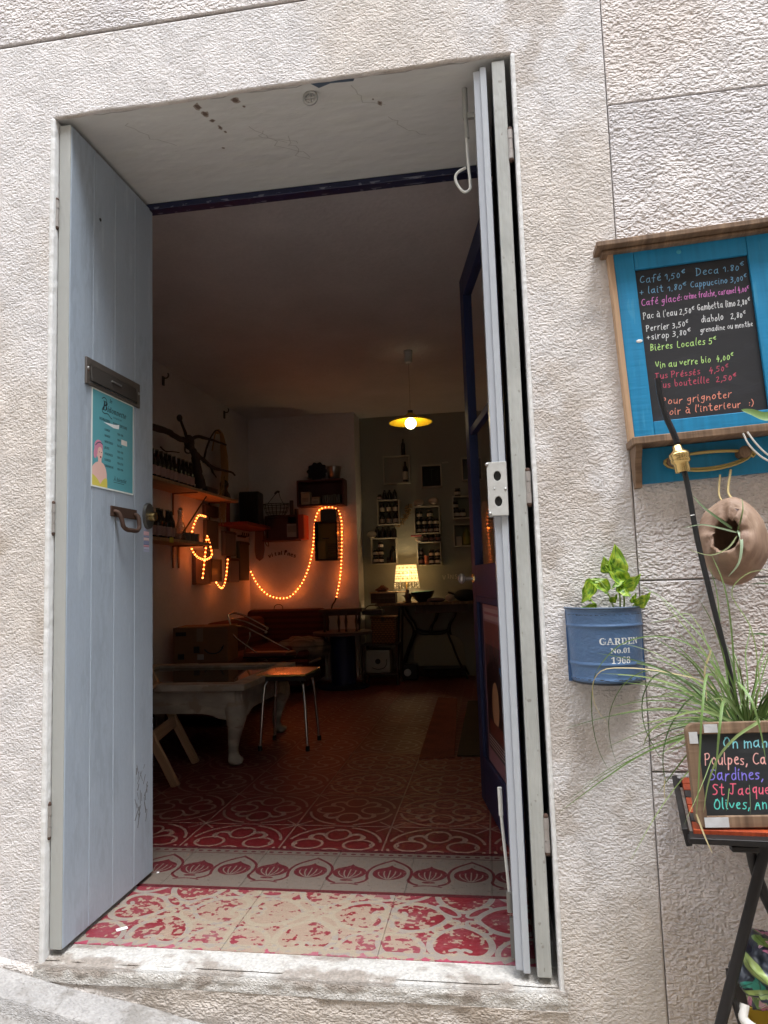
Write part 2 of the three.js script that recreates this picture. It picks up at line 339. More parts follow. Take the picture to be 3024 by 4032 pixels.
// ------------------------------------------------------------ cement tile floor
{
  const heart = (g, x, y, a, rx, ry, lw, red, cream) => {            // petal with a notched end pointing along a
    g.save(); g.translate(x, y); g.rotate(a);
    g.beginPath(); g.moveTo(0, ry * 0.95); g.bezierCurveTo(-rx * 1.1, ry * 0.55, -rx * 1.25, -ry * 0.75, -rx * 0.55, -ry * 0.95);
    g.bezierCurveTo(-rx * 0.2, -ry * 1.05, 0, -ry * 0.8, 0, -ry * 0.7); g.bezierCurveTo(0, -ry * 0.8, rx * 0.2, -ry * 1.05, rx * 0.55, -ry * 0.95);
    g.bezierCurveTo(rx * 1.25, -ry * 0.75, rx * 1.1, ry * 0.55, 0, ry * 0.95); g.closePath();
    g.fillStyle = red; g.fill(); g.strokeStyle = cream; g.lineWidth = lw; g.stroke();
    g.lineCap = 'round'; g.lineWidth = lw * 0.7; g.beginPath(); g.moveTo(-rx * 0.3, -ry * 0.62); g.quadraticCurveTo(-rx * 0.05, -ry * 0.4, 0, -ry * 0.72); g.quadraticCurveTo(rx * 0.05, -ry * 0.4, rx * 0.3, -ry * 0.62); g.stroke();
    g.restore();
  };
  const grain = (g, w, h, amount) => { const im = g.getImageData(0, 0, w, h), d = im.data; for (let i = 0; i < d.length; i += 4) { const k = 1 + amount * (rnd() - 0.5); d[i] *= k; d[i + 1] *= k; d[i + 2] *= k; } g.putImageData(im, 0, 0); };
  // field tile, 0.4 m: rings, ovals and scrolls in greyed cream on oxblood
  const fieldTex = (s) => canvas(512, 512, (g, w, h) => {
    g.fillStyle = s ? 'rgb(108,28,34)' : 'rgb(98,23,30)'; g.fillRect(0, 0, w, h);
    const cream = 'rgb(142,116,104)'; g.strokeStyle = cream; g.lineCap = 'round';
    g.lineWidth = 15; g.beginPath(); g.ellipse(256, 256, 236, 236, 0, 0.25, 1.35); g.stroke(); g.beginPath(); g.ellipse(256, 256, 236, 236, 0, 1.8, 2.95); g.stroke(); g.beginPath(); g.ellipse(256, 256, 236, 236, 0, 3.4, 4.5); g.stroke(); g.beginPath(); g.ellipse(256, 256, 236, 236, 0, 4.95, 6.1); g.stroke();
    for (let k = 0; k < 4; k++) {
      g.save(); g.translate(256, 256); g.rotate(k * Math.PI / 2);
      g.lineWidth = 14; g.beginPath(); g.ellipse(0, -128, 62, 74, 0, 0, 7); g.stroke();
      g.beginPath(); g.moveTo(-62, -120); g.bezierCurveTo(-130, -150, -170, -90, -120, -62); g.stroke();
      g.beginPath(); g.moveTo(62, -120); g.bezierCurveTo(130, -150, 170, -90, 120, -62); g.stroke();
      g.fillStyle = cream; g.beginPath(); g.arc(-118, -64, 13, 0, 7); g.arc(118, -64, 13, 0, 7); g.fill();
      g.lineWidth = 10; g.beginPath(); g.moveTo(-22, -196); g.quadraticCurveTo(0, -176, 22, -196); g.stroke();
      g.beginPath(); g.moveTo(-256, -256); g.lineTo(-188, -188); g.stroke();
      g.restore();
    }
    g.lineWidth = 9; g.strokeRect(0, 0, w, h);
    for (let i = 0; i < 500; i++) { g.fillStyle = `rgba(${rnd() < 0.6 ? '120,92,82' : '56,18,20'},${rr(0.03, 0.16)})`; g.beginPath(); g.ellipse(rr(0, w), rr(0, h), rr(2, 18), rr(1, 9), rr(0, 3), 0, 7); g.fill(); }
    grain(g, w, h, 0.16);
  });
  const fieldMats = [0, 1].map((s) => mat(0xffffff, 0.42, { map: fieldTex(s), bumpMap: T.wallBump, bumpScale: 0.0006 }));
  // worn patch by the inner doorway: rubbed to bare cement
  const wornTex = canvas(512, 512, (g, w, h) => {
    g.drawImage(fieldMats[1].map.image, 0, 0);
    for (let i = 0; i < 900; i++) { const x = rr(0, w), y = rr(0, h); g.fillStyle = `rgba(${rnd() < 0.75 ? '178,134,100' : '120,78,60'},${rr(0.12, 0.5)})`; g.beginPath(); g.ellipse(x, y, rr(3, 30), rr(2, 9), rr(-0.5, 0.5), 0, 7); g.fill(); }
  });
  const wornMat = mat(0xffffff, 0.5, { map: wornTex });
  const floor = struct('floor', [bb(XL - 0.2, XR + 0.2, -0.2, -0.012, ZG - 0.2, DEEP), bb(0, W, -0.2, -0.012, DEEP - 0.001, -0.088)], mat([0.10, 0.05, 0.045], 0.9));
  const tileGeo = (x0, x1, z0, z1, u) => {
    const j = 0.0006, g = bb(x0 + j, x1 - j, -0.011, 0, z0 + j, z1 - j, 0.0008), p = g.attributes.position, uv = g.attributes.uv;
    for (let i = 0; i < p.count; i++) uv.setXY(i, ...u(p.getX(i), p.getZ(i)));
    return g;
  };
  const t0 = tileGeo(0, 0.4, -0.4, 0, (x, z) => [x / 0.4, -z / 0.4]);
  let n = 0;
  for (let i = -5; i <= 3; i++) for (let k = 0; k < 12; k++) {
    const x = 0.418 + i * 0.4, z = -0.822 - k * 0.4 + (k ? 0.15 : 0);
    let m = fieldMats[(i * 7 + k * 3 + 40) % 3 ? 0 : 1];
    if ((i === 0 && (k === 2 || k === 3)) || (i === 1 && (k === 1 || k === 2 || k === 3)) || (i === 2 && k === 3)) m = wornMat;
    if (k === 0) { const g = tileGeo(x, x + 0.4, z - 0.25, z, (a, c) => [(a - x) / 0.4, (z - c) / 0.4 + 0.375]); mesh('floor_tile', g, m, floor); continue; }
    const o = mesh('floor_tile', t0, m, floor); o.position.set(x, 0.0004 * (hash(i + 9, k, 5) - 0.5), z); n++;
  }
  // border tiles: palmettes under arches, beaded line; 0.28 m pattern
  const borderTex = canvas(560, 700, (g, w, h) => {
    g.fillStyle = 'rgb(110,99,90)'; g.fillRect(0, 0, w, h);
    const red = 'rgb(84,20,28)';
    g.fillStyle = red; g.fillRect(0, 0, w, 46); g.fillRect(0, 112, w, 9); g.fillRect(0, 668, w, 32);
    for (let i = 0; i < 8; i++) { g.beginPath(); g.ellipse(35 + i * 70, 80, 20, 13, 0, 0, 7); g.fill(); }
    for (const [cx, arch] of [[140, 0], [420, 1], [700, 0], [-140, 1]]) {
      g.save(); g.translate(cx, 360); g.strokeStyle = red; g.fillStyle = red; g.lineCap = 'round';
      g.beginPath(); g.moveTo(0, 130); g.bezierCurveTo(-130, 120, -150, -10, -70, -50); g.bezierCurveTo(-40, -64, -10, -80, 0, -110); g.bezierCurveTo(10, -80, 40, -64, 70, -50); g.bezierCurveTo(150, -10, 130, 120, 0, 130); g.fill();
      g.strokeStyle = 'rgb(110,99,90)'; g.lineWidth = 9; for (let a = -2; a <= 2; a++) { g.beginPath(); g.moveTo(a * 6, 118); g.quadraticCurveTo(a * 44, 60, a * 38, -22 + Math.abs(a) * 16); g.stroke(); } g.strokeStyle = red;
      if (arch) { g.lineWidth = 20; g.beginPath(); g.moveTo(-206, 190); g.quadraticCurveTo(-150, 170, -140, 120); g.bezierCurveTo(-190, -60, -90, -120, 0, -190); g.bezierCurveTo(90, -120, 190, -60, 140, 120); g.quadraticCurveTo(150, 170, 206, 190); g.stroke(); }
      else { g.beginPath(); g.ellipse(0, 150, 46, 14, 0, 0, 7); g.fill(); g.lineWidth = 12; g.beginPath(); g.moveTo(-90, 215); g.quadraticCurveTo(0, 180, 90, 215); g.stroke(); }
      g.restore();
    }
    for (let i = 0; i < 700; i++) { g.fillStyle = `rgba(${rnd() < 0.7 ? '120,107,97' : '76,58,52'},${rr(0.05, 0.35)})`; g.beginPath(); g.ellipse(rr(0, w), rr(0, h), rr(2, 20), rr(1, 8), rr(0, 3), 0, 7); g.fill(); }
    grain(g, w, h, 0.12);
  });
  borderTex.wrapS = THREE.RepeatWrapping;
  const borderMat = mat(0xffffff, 0.6, { map: borderTex });
  for (let i = -3; i < 8; i++) { const x = 0.106 + (i - 0) * 0.28; if (x > XR || (x < 0 && x > -9 && false)) continue; mesh('border_tile', tileGeo(x, x + 0.28, -0.82, -0.462, (a, c) => [(a - x) / 0.28, (c + 0.82) / 0.358 * -1 + 1]), borderMat, floor); }
  // doorstep tiles: flowers of four hearts, rubbed to sand in the middle
  const stepTex = canvas(2048, 580, (g, w, h) => {
    const px = w / 1.326;                                            // pixels per metre; x from 0.036, z from -0.085 down to -0.46 (bottom row is the front)
    g.fillStyle = 'rgb(122,32,44)'; g.fillRect(0, 0, w, h);
    const cream = 'rgb(142,132,122)', red = 'rgb(118,24,34)';
    for (const fx of [0.257, 0.699, 1.141]) {
      const cx = (fx - 0.036) * px, cy = (0.46 - 0.318) * px;
      for (let k = 0; k < 4; k++) {
        const a = k * Math.PI / 2, q = a + Math.PI / 4;
        heart(g, cx + Math.sin(a) * 0.125 * px, cy - Math.cos(a) * 0.125 * px, a, 0.088 * px, 0.088 * px, 0.020 * px, red, cream);
        g.save(); g.translate(cx, cy); g.rotate(q); g.beginPath(); g.ellipse(0, -0.066 * px, 0.019 * px, 0.046 * px, 0, 0, 7); g.fillStyle = red; g.fill(); g.strokeStyle = cream; g.lineWidth = 0.012 * px; g.stroke();
        g.beginPath(); g.ellipse(0, -0.235 * px, 0.075 * px, 0.055 * px, 0, 0, 7); g.fillStyle = 'rgb(128,42,54)'; g.fill(); g.lineWidth = 0.016 * px; g.stroke(); g.restore();
      }
    }
    g.fillStyle = cream; g.fillRect(0, h - 0.035 * px, w, 0.03 * px);
    for (let x = 0; x < w; x += 70) { g.fillStyle = 'rgb(160,62,84)'; g.beginPath(); g.moveTo(x, h); g.lineTo(x + rr(20, 60), h - rr(14, 40)); g.lineTo(x + 66, h); g.fill(); }
    const im = g.getImageData(0, 0, w, h), d = im.data;               // rubbed: sand-coloured cement shows, ragged outline
    for (let y = 0; y < h; y++) for (let x = 0; x < w; x++) {
      const u = x / w, v = y / h, o = (y * w + x) * 4;
      const r = Math.hypot((u - 0.43) / 0.31, (v - 0.55) / 0.66), e = fbm(u, v, 24, 5, 301, 9), f = fbm(u, v, 90, 3, 311, 30);
      const bare = 0.9 * ss(0.40, 0.60, 1.10 - 0.66 * r + 0.6 * (e - 0.5) + 2.1 * (f - 0.5));
      const fl = ss(0.70, 0.76, f * 0.6 + 0.5 * fbm(u, v, 50, 3, 321, 16) - 0.04) * 0.6;  // flakes of the same cement elsewhere
      const k = Math.max(bare, fl), c = 1 + 0.22 * (rnd() - 0.5), dust = 0.12 + 0.9 * (fbm(u, v, 14, 5, 331, 5) - 0.42) + 0.3 * (fbm(u, v, 160, 2, 333, 50) - 0.5);
      const B = [152, 139, 119], D = [140, 128, 122];
      for (let q = 0; q < 3; q++) d[o + q] = mix(mix(d[o + q], D[q], cl(dust)), B[q] - (bare > fl ? 0 : 8), k) * c;
    }
    g.putImageData(im, 0, 0);
  });
  const stepMat = mat(0xffffff, 0.62, { map: stepTex, bumpMap: again(T.wallBump, 0.3), bumpScale: 0.0015 });
  for (let i = 0; i < 3; i++) { const x = 0.036 + i * 0.442; mesh('doorstep_tile', tileGeo(x, x + 0.442, -0.46, -0.085, (a, c) => [(a - 0.036) / 1.326, 1 - (c + 0.46) / 0.375]), stepMat, floor); }
  for (const [a, b] of [[-0.004, 0.035], [1.363, W + 0.004]]) mesh('floor_margin', bb(a, b, -0.011, -0.001, -0.46, -0.086), mat([0.45, 0.42, 0.39], 0.85), floor);
  // two doormats pressed flat by the inner door, and paper scraps on the step
  const mats = [U(1650, 2990, 'y', 0), U(1790, 2985, 'y', 0), U(1800, 2755, 'y', 0), U(1725, 2750, 'y', 0)];
  const matTex = (c0, c1, s) => tex(256, 256, (u, v) => { const t = 0.5 * vn(u, v, 90, 90, s) + 0.5 * fbm(u, v, 6, 4, s + 1); return c0.map((c, i) => mix(c, c1[i], t)); }, true, 0.5);
  one('floor_mat', 'terracotta floor mat lying lengthways on the tiles beside the blue door', 'mat', uvm(ext(poly(mats.map((p) => [p.x, -p.z])), 0.008, 0.002).rotateX(-Math.PI / 2).translate(0, 0.001, 0)), mat(0xffffff, 0.95, { map: matTex([96, 48, 34], [150, 84, 58], 401) }));
  one('floor_mat', 'olive green mat between the terracotta mat and the blue door', 'mat', bb(1.03, 1.5, 0.001, 0.010, -3.95, -2.2, 0.003), mat(0xffffff, 0.95, { map: matTex([52, 44, 30], [86, 74, 48], 411) }));
  const scrap = (x, y, w, d, t, label) => { const p = U(x, y, 'y', 0.001), o = one('paper_scrap', label, 'paper', box(w, 0.001, d, 0, 0, 0), mat([0.8, 0.8, 0.8], 0.8)); o.position.set(p.x, 0.0016, p.z); o.rotation.y = t; };
  scrap(480, 3658, 0.017, 0.032, -0.9, 'small white paper scrap on the red doorstep tiles near the left shutter');
  scrap(622, 3436, 0.008, 0.01, 0.3, 'tiny white paper scrap at the foot of the left shutter, inner end');
}

// ------------------------------------------------------------ left shutter leaf, opened against the reveal
const shutterBlue = mat([0.40, 0.46, 0.55], 0.42, { bumpMap: T.paintBump, bumpScale: 0.0008 });
const shutterEdge = mat([0.40, 0.41, 0.395], 0.55, { bumpMap: T.paintBump, bumpScale: 0.001 });
{
  const o = thing('door_leaf', 'grey-blue boarded door leaf with letter slot folded open against the left reveal', 'door');
  const zs = [-0.022, -0.148, -0.281, -0.415, -0.549], y0 = 0.014, y1 = 2.448;
  const boardTex = tex(512, 1024, (u, v) => {                        // paint with scuffs and a smear near the foot
    const a = fbm(u, v, 7, 5, 421, 3), c = vn(u, v, 200, 300, 423), sc = ss(0.72, 0.8, fbm(u, v, 30, 3, 425, 12));
    const g = 0.97 + 0.05 * (a - 0.5) + 0.03 * (c - 0.5);
    const gr = vn(u, v, 260, 5, 427) - 0.5, dirt = ss(0.6, 0.74, fbm(u, v, 5, 5, 429, 7)) * ss(0.4, 0.6, fbm(u, v, 60, 3, 431, 60)); const q = g + 0.025 * gr - 0.045 * dirt;
    return [172 * q + 10 * sc, 184 * q + 10 * sc, 197 * q + 8 * sc];
  }, true, 0.6, 2.6);
  const board = mat(0xffffff, 0.38, { map: boardTex, bumpMap: T.paintBump, bumpScale: 0.0008 });
  for (let i = 0; i < 4; i++) mesh('board', bb(0.012, 0.045, y0, y1, zs[i + 1] + 0.0008, zs[i] - 0.0008, 0.003), board, o);
  mesh('backing', bb(0.008, 0.0125, y0 + 0.002, y1 - 0.002, zs[4] + 0.003, zs[0] - 0.003), shutterEdge, o);
  mesh('edge_strip', bb(0.007, 0.0432, y0, y1, zs[0] - 0.0005, zs[0] + 0.0025, 0.001), shutterEdge, o);
  // letter slot
  const ls = mesh('letter_slot', [bb(0.044, 0.052, 1.648, 1.735, -0.440, -0.418, 0.002), bb(0.044, 0.052, 1.648, 1.735, -0.125, -0.103, 0.002), bb(0.044, 0.052, 1.713, 1.735, -0.420, -0.123, 0.002), bb(0.044, 0.052, 1.648, 1.660, -0.420, -0.123, 0.002)], mat([0.17, 0.15, 0.135], 0.42, { metalness: 0.55, bumpMap: T.wallBump, bumpScale: 0.001 }), o);
  mesh('flap', box(0.006, 0.052, 0.288, 0, 0, 0, 0.002).rotateZ(0.10).translate(0.051, 1.688, -0.272), mat([0.12, 0.11, 0.10], 0.38, { metalness: 0.6 }), ls);
  mesh('pull', box(0.006, 0.006, 0.06, 0.057, 1.692, -0.272, 0.002), M.steel, ls);
  for (const z of [-0.429, -0.114]) mesh('screw', sph(0.006, 0.052, 1.7, z, 0.5, 1, 1), M.steel, ls);
  // pull handle, rusty
  const h = mesh('handle', tube([[0.048, 1.262, -0.275], [0.060, 1.258, -0.278], [0.068, 1.240, -0.284], [0.072, 1.212, -0.292], [0.074, 1.203, -0.310], [0.074, 1.202, -0.345], [0.074, 1.204, -0.380], [0.072, 1.215, -0.396], [0.068, 1.242, -0.402], [0.060, 1.258, -0.406], [0.048, 1.262, -0.410]], 0.0075, 60, 8), M.rust, o);
  mesh('backplate', bb(0.0445, 0.049, 1.245, 1.28, -0.425, -0.255, 0.002), M.rust, h);
  // cylinder lock with dark rose
  const lk = mesh('lock_rose', new THREE.CylinderGeometry(0.034, 0.036, 0.012, 24).rotateZ(-Math.PI / 2).scale(1, 1.35, 1).translate(0.050, 1.265, -0.505), mat([0.10, 0.10, 0.095], 0.45, { metalness: 0.6 }), o);
  mesh('cylinder', new THREE.CylinderGeometry(0.016, 0.017, 0.026, 20).rotateZ(-Math.PI / 2).translate(0.062, 1.263, -0.512), M.brass, lk);
  mesh('keyhole', box(0.003, 0.016, 0.004, 0.0755, 1.263, -0.512), M.black, lk);
  for (const y of [2.16, 1.22, 0.36]) {                              // hinges in the front joint
    const k = mesh('hinge', [new THREE.CylinderGeometry(0.0075, 0.0075, 0.026, 12).translate(0.002, y + 0.029, -0.016), new THREE.CylinderGeometry(0.0068, 0.0068, 0.030, 12).translate(0.002, y, -0.016), new THREE.CylinderGeometry(0.0075, 0.0075, 0.026, 12).translate(0.002, y - 0.029, -0.016)], mat([0.32, 0.30, 0.28], 0.55, { metalness: 0.3 }), o);
    for (const d of [-0.045, 0.045]) mesh('finial', sph(0.007, 0.002, y + d, -0.016), M.rust, k);
  }
  mesh('screw', sph(0.006, 0.0455, 2.225, -0.185, 0.4, 1, 1), M.black, o);
}
// small striped stickers below the lock
{
  const st = canvas(128, 256, (g, w, h) => { const c = ['#b9bfd6', '#f0c9cf', '#9aa2c4', '#f4d9d6', '#8f98bd', '#e8a9b4', '#c9cbe0']; let y = 0, i = 0; while (y < h) { g.fillStyle = c[i++ % c.length]; const k = 22 + (i % 3) * 12; g.fillRect(0, y, w, k); g.fillStyle = 'rgba(40,44,80,.55)'; g.fillRect(8, y + k - 7, w - 16, 4); y += k; } });
  one('sticker', 'small striped locksmith sticker under the lock of the boarded leaf', 'sticker', new THREE.PlaneGeometry(0.04, 0.085).rotateY(Math.PI / 2).translate(0.0462, 1.178, -0.497), mat(0xffffff, 0.5, { map: st }));
}
// opening-hours poster
{
  const pt = canvas(660, 800, (g, w, h) => {
    g.fillStyle = '#e9efe9'; g.fillRect(0, 0, w, h);
    g.fillStyle = 'rgb(98,168,178)'; g.fillRect(14, 12, w - 28, h - 24);
    g.fillStyle = '#16222a'; g.strokeStyle = '#16222a'; g.lineCap = 'round';
    g.font = 'italic bold 110px serif'; g.fillText('B', 150, 150); g.font = 'italic bold 44px serif'; g.fillText('le', 262, 66); g.font = 'italic bold 62px serif'; g.fillText('idonnette', 225, 150); g.font = '24px sans-serif'; g.fillText('comptoir bar', 318, 186);
    g.lineWidth = 7; g.beginPath(); g.moveTo(150, 60); g.bezierCurveTo(190, 20, 250, 60, 200, 104); g.bezierCurveTo(120, 150, 150, 190, 220, 170); g.bezierCurveTo(260, 165, 270, 200, 300, 196); g.stroke();
    g.font = 'bold 34px sans-serif'; g.fillText('HORAIRES', 110, 242); g.fillText("D'OUVERTURE", 320, 242);
    g.fillStyle = '#f4f6f6'; g.beginPath(); g.moveTo(170, 250); g.lineTo(360, 236); g.lineTo(420, 222); g.lineTo(410, 262); g.lineTo(330, 270); g.fill(); g.fillStyle = '#16222a';
    g.font = 'bold 26px sans-serif';
    ['LUNDI', 'MARDI', 'MERCREDI', 'JEUDI', 'VENDREDI', 'SAMEDI', 'DIMANCHE'].forEach((s, i) => g.fillText(s, 190, 316 + i * 50));
    ['10h-19h', '10h-19h', 'fermé', '10h-19h', '10h-21h', '10h-21h', '10h-19h'].forEach((s, i) => g.fillText(s, 386, 316 + i * 50));
    g.fillStyle = '#ece4da'; g.fillRect(452, 342, 96, 44);
    g.fillStyle = '#16222a'; g.font = 'italic bold 44px serif'; g.fillText('À bientôt', 330, 714); g.fillRect(332, 724, 170, 4);
    // plain figure in a yellow dress, pink hair with a ribbon
    g.fillStyle = '#eec4b8'; g.beginPath(); g.moveTo(14, 640); g.quadraticCurveTo(60, 590, 110, 590); g.lineTo(150, 590); g.quadraticCurveTo(210, 600, 226, 680); g.lineTo(230, 788); g.lineTo(14, 788); g.fill();
    g.fillRect(96, 540, 50, 70); g.beginPath(); g.ellipse(118, 508, 46, 60, 0, 0, 7); g.fill();
    g.fillStyle = '#d98fa8'; g.beginPath(); g.ellipse(104, 470, 62, 58, -0.3, 0, 7); g.fill(); g.beginPath(); g.ellipse(60, 520, 26, 50, 0.2, 0, 7); g.fill();
    g.fillStyle = '#eec4b8'; g.beginPath(); g.ellipse(126, 516, 38, 50, 0, 0, 7); g.fill();
    g.strokeStyle = '#5a5a74'; g.lineWidth = 9; g.beginPath(); g.moveTo(60, 462); g.quadraticCurveTo(110, 410, 160, 440); g.stroke();
    g.fillStyle = '#40302c'; g.fillRect(112, 506, 12, 5); g.fillRect(140, 506, 12, 5); g.fillStyle = '#a0404a'; g.beginPath(); g.ellipse(134, 548, 12, 8, 0, 0, 7); g.fill();
    g.fillStyle = '#e3d463'; g.beginPath(); g.moveTo(14, 700); g.quadraticCurveTo(90, 720, 130, 770); g.quadraticCurveTo(200, 690, 232, 720); g.lineTo(236, 788); g.lineTo(14, 788); g.fill();
  });
  one('poster', 'turquoise opening-hours poster pinned under the letter slot of the boarded leaf', 'poster', new THREE.BoxGeometry(0.0012, 0.318, 0.262).translate(0.0462, 1.489, -0.272), [0, 0, 0, 0, 0, 0].map((_, i) => i === 0 ? mat(0xffffff, 0.35, { map: pt }) : M.white));
}
{ // scratched dark smear on the leaf, low down
  const o = one('scuff_marks', 'scratched dark scuff marks low on the boarded leaf', 'scuff', (() => { const gs = []; for (let i = 0; i < 26; i++) { const z = -0.455 + rr(-0.05, 0.03), y = 0.30 + rr(-0.1, 0.1), a = rr(-0.9, 0.5), l = rr(0.012, 0.05); gs.push(box(0.0006, l, rr(0.0015, 0.005)).rotateX(a).translate(0.0454, y, z)); } return gs; })(), mat([0.16, 0.16, 0.16], 0.8));
  o.userData.kind = 'stuff';
}

// ------------------------------------------------------------ right: two folded leaves seen edge-on
{
  const edgeTex = tex(128, 1024, (u, v) => { const a = fbm(u, v, 3, 4, 441, 30), ch = 0.6 * ss(0.80, 0.84, fbm(u, v, 10, 3, 443, 160)), br = vn(u, v, 60, 8, 445), g = 0.96 + 0.12 * (a - 0.5) + 0.05 * (br - 0.5); return [mix(178 * g, 120, ch), mix(180 * g, 116, ch), mix(176 * g, 108, ch)]; }, true, 0.12, 2.5);
  const edge = mat(0xffffff, 0.55, { map: edgeTex, bumpMap: T.paintBump, bumpScale: 0.0012 });
  const gloss = mat([0.42, 0.45, 0.50], 0.22, { bumpMap: T.paintBump, bumpScale: 0.0005 });
  const a = thing('door_leaf', 'outer grey door leaf folded edge-on against the right jamb, hinged to the wall', 'door');
  mesh('panel', bb(1.338, 1.374, 0.012, 2.452, -0.50, -0.008, 0.003), edge, a);
  for (const y of [2.20, 1.24, 0.355]) {
    const k = mesh('hinge', [new THREE.CylinderGeometry(0.0075, 0.0075, 0.026, 12).translate(1.379, y + 0.029, -0.010), new THREE.CylinderGeometry(0.0068, 0.0068, 0.030, 12).translate(1.379, y, -0.010), new THREE.CylinderGeometry(0.0075, 0.0075, 0.026, 12).translate(1.379, y - 0.029, -0.010)], mat([0.36, 0.33, 0.31], 0.55, { metalness: 0.3 }), a);
    for (const d of [-0.045, 0.045]) mesh('finial', sph(0.007, 1.379, y + d, -0.010), M.rust, k);
  }
  const b = thing('door_leaf', 'inner grey-blue door leaf folded edge-on, carrying the double-hole strike plate and bolt rods', 'door');
  mesh('panel', bb(1.286, 1.306, 0.020, 2.440, -0.50, -0.022, 0.002), gloss, b);
  mesh('rebate', bb(1.3045, 1.322, 0.016, 2.446, -0.50, -0.016, 0.002), mat([0.44, 0.47, 0.51], 0.4, { bumpMap: T.paintBump, bumpScale: 0.0008 }), b);
  // strike plate: a plate with two keyed openings on the front edge
  const sp = new THREE.Shape(); sp.moveTo(1.272, 1.168); sp.lineTo(1.324, 1.168); sp.lineTo(1.324, 1.312); sp.lineTo(1.272, 1.312);
  for (const y of [1.206, 1.274]) { const p = new THREE.Path(); p.absellipse(1.299, y, 0.0098, 0.0135, 0, Math.PI * 2); sp.holes.push(p); }
  const k = mesh('strike_plate', [ext(sp, 0.006, 0.001, 16).translate(0, 0, -0.013), bb(1.272, 1.2855, 1.168, 1.312, -0.05, -0.0135, 0.001)], mat([0.50, 0.50, 0.48], 0.5, { bumpMap: T.wallBump, bumpScale: 0.0015 }), b);
  mesh('socket', bb(1.2865, 1.3215, 1.185, 1.295, -0.0155, -0.0135), M.black, k);
  for (const [r, x, y] of [[0.004, 1.319, 1.238], [0.003, 1.29, 1.24], [0.005, 1.273, 1.306], [0.005, 1.276, 1.174]]) mesh('screw', sph(r, x, y, -0.0075), M.steel, k);
  // top and bottom bolt rods standing off the inner face
  const q = (x, y) => { const p = U(x, y, 'z', -0.10); return p; };
  const rodm = mat([0.62, 0.62, 0.58], 0.5);
  const br = mesh('bolt_rod', tube([q(1829, 360), q(1836, 520), q(1843, 640), q(1851, 720), q(1850, 745), q(1830, 757), q(1806, 735), q(1793, 702), q(1800, 682), q(1834, 660)], 0.0042, 80, 8), rodm, b);
  mesh('keeper', [bar(q(1829, 350), q(1834, 470), 0.0085), box(0.03, 0.016, 0.012).translate(...q(1846, 458).toArray()), bar(q(1834, 470), q(1841, 545), 0.0065)], mat([0.34, 0.34, 0.32], 0.55, { metalness: 0.3 }), br);
  const br2 = mesh('bolt_rod', [bar(q(1967, 3100), q(1973, 3210), 0.0062), bar(q(1973, 3205), q(2006, 3520), 0.0042)], rodm, b);
  mesh('keeper', [bar(q(2006, 3510), q(2010, 3590), 0.009), box(0.014, 0.10, 0.014).translate(...q(2020, 3690).toArray())], mat([0.22, 0.21, 0.19], 0.6, { metalness: 0.4 }), br2);
}
// blue head rail of the inner frame, flaking
{
  const t = tex(512, 64, (u, v) => { const w = 0.7 * ss(0.70, 0.76, fbm(u, v, 60, 4, 501, 3) * (0.75 + 0.5 * v)); return [mix(24, 150, w), mix(30, 150, w), mix(62, 156, w)]; }, true, 1.4, 0.05);
  const o = thing('door_frame', 'dark blue flaking door frame inside the opening', 'door frame');
  mesh('head', uvm(box(W - 0.02, 0.024, 0.045, W / 2, H - 0.011, DEEP + 0.006, 0.003)), mat(0xffffff, 0.35, { map: t }), o);
  mesh('jamb', bb(W - 0.045, W - 0.005, 0.005, H - 0.032, DEEP - 0.016, DEEP + 0.027, 0.003), M.blueNavy, o);
}
// eye-bolt catch under the lintel
{
  const p = U(1222, 370, 'y', H - 0.004);
  const o = thing('shutter_catch', 'small worn metal catch under the lintel beside the chipped blue patch', 'catch', [p.x, H, p.z]);
  mesh('ring', new THREE.TorusGeometry(0.019, 0.005, 8, 24).scale(1, 1, 1).translate(0, -0.017, 0), M.steel, o);
  mesh('cross', [bar([-0.016, -0.017, 0], [0.016, -0.015, 0], 0.0035), bar([0, -0.034, 0], [0, 0.002, 0], 0.0035)], M.steel, o);
}
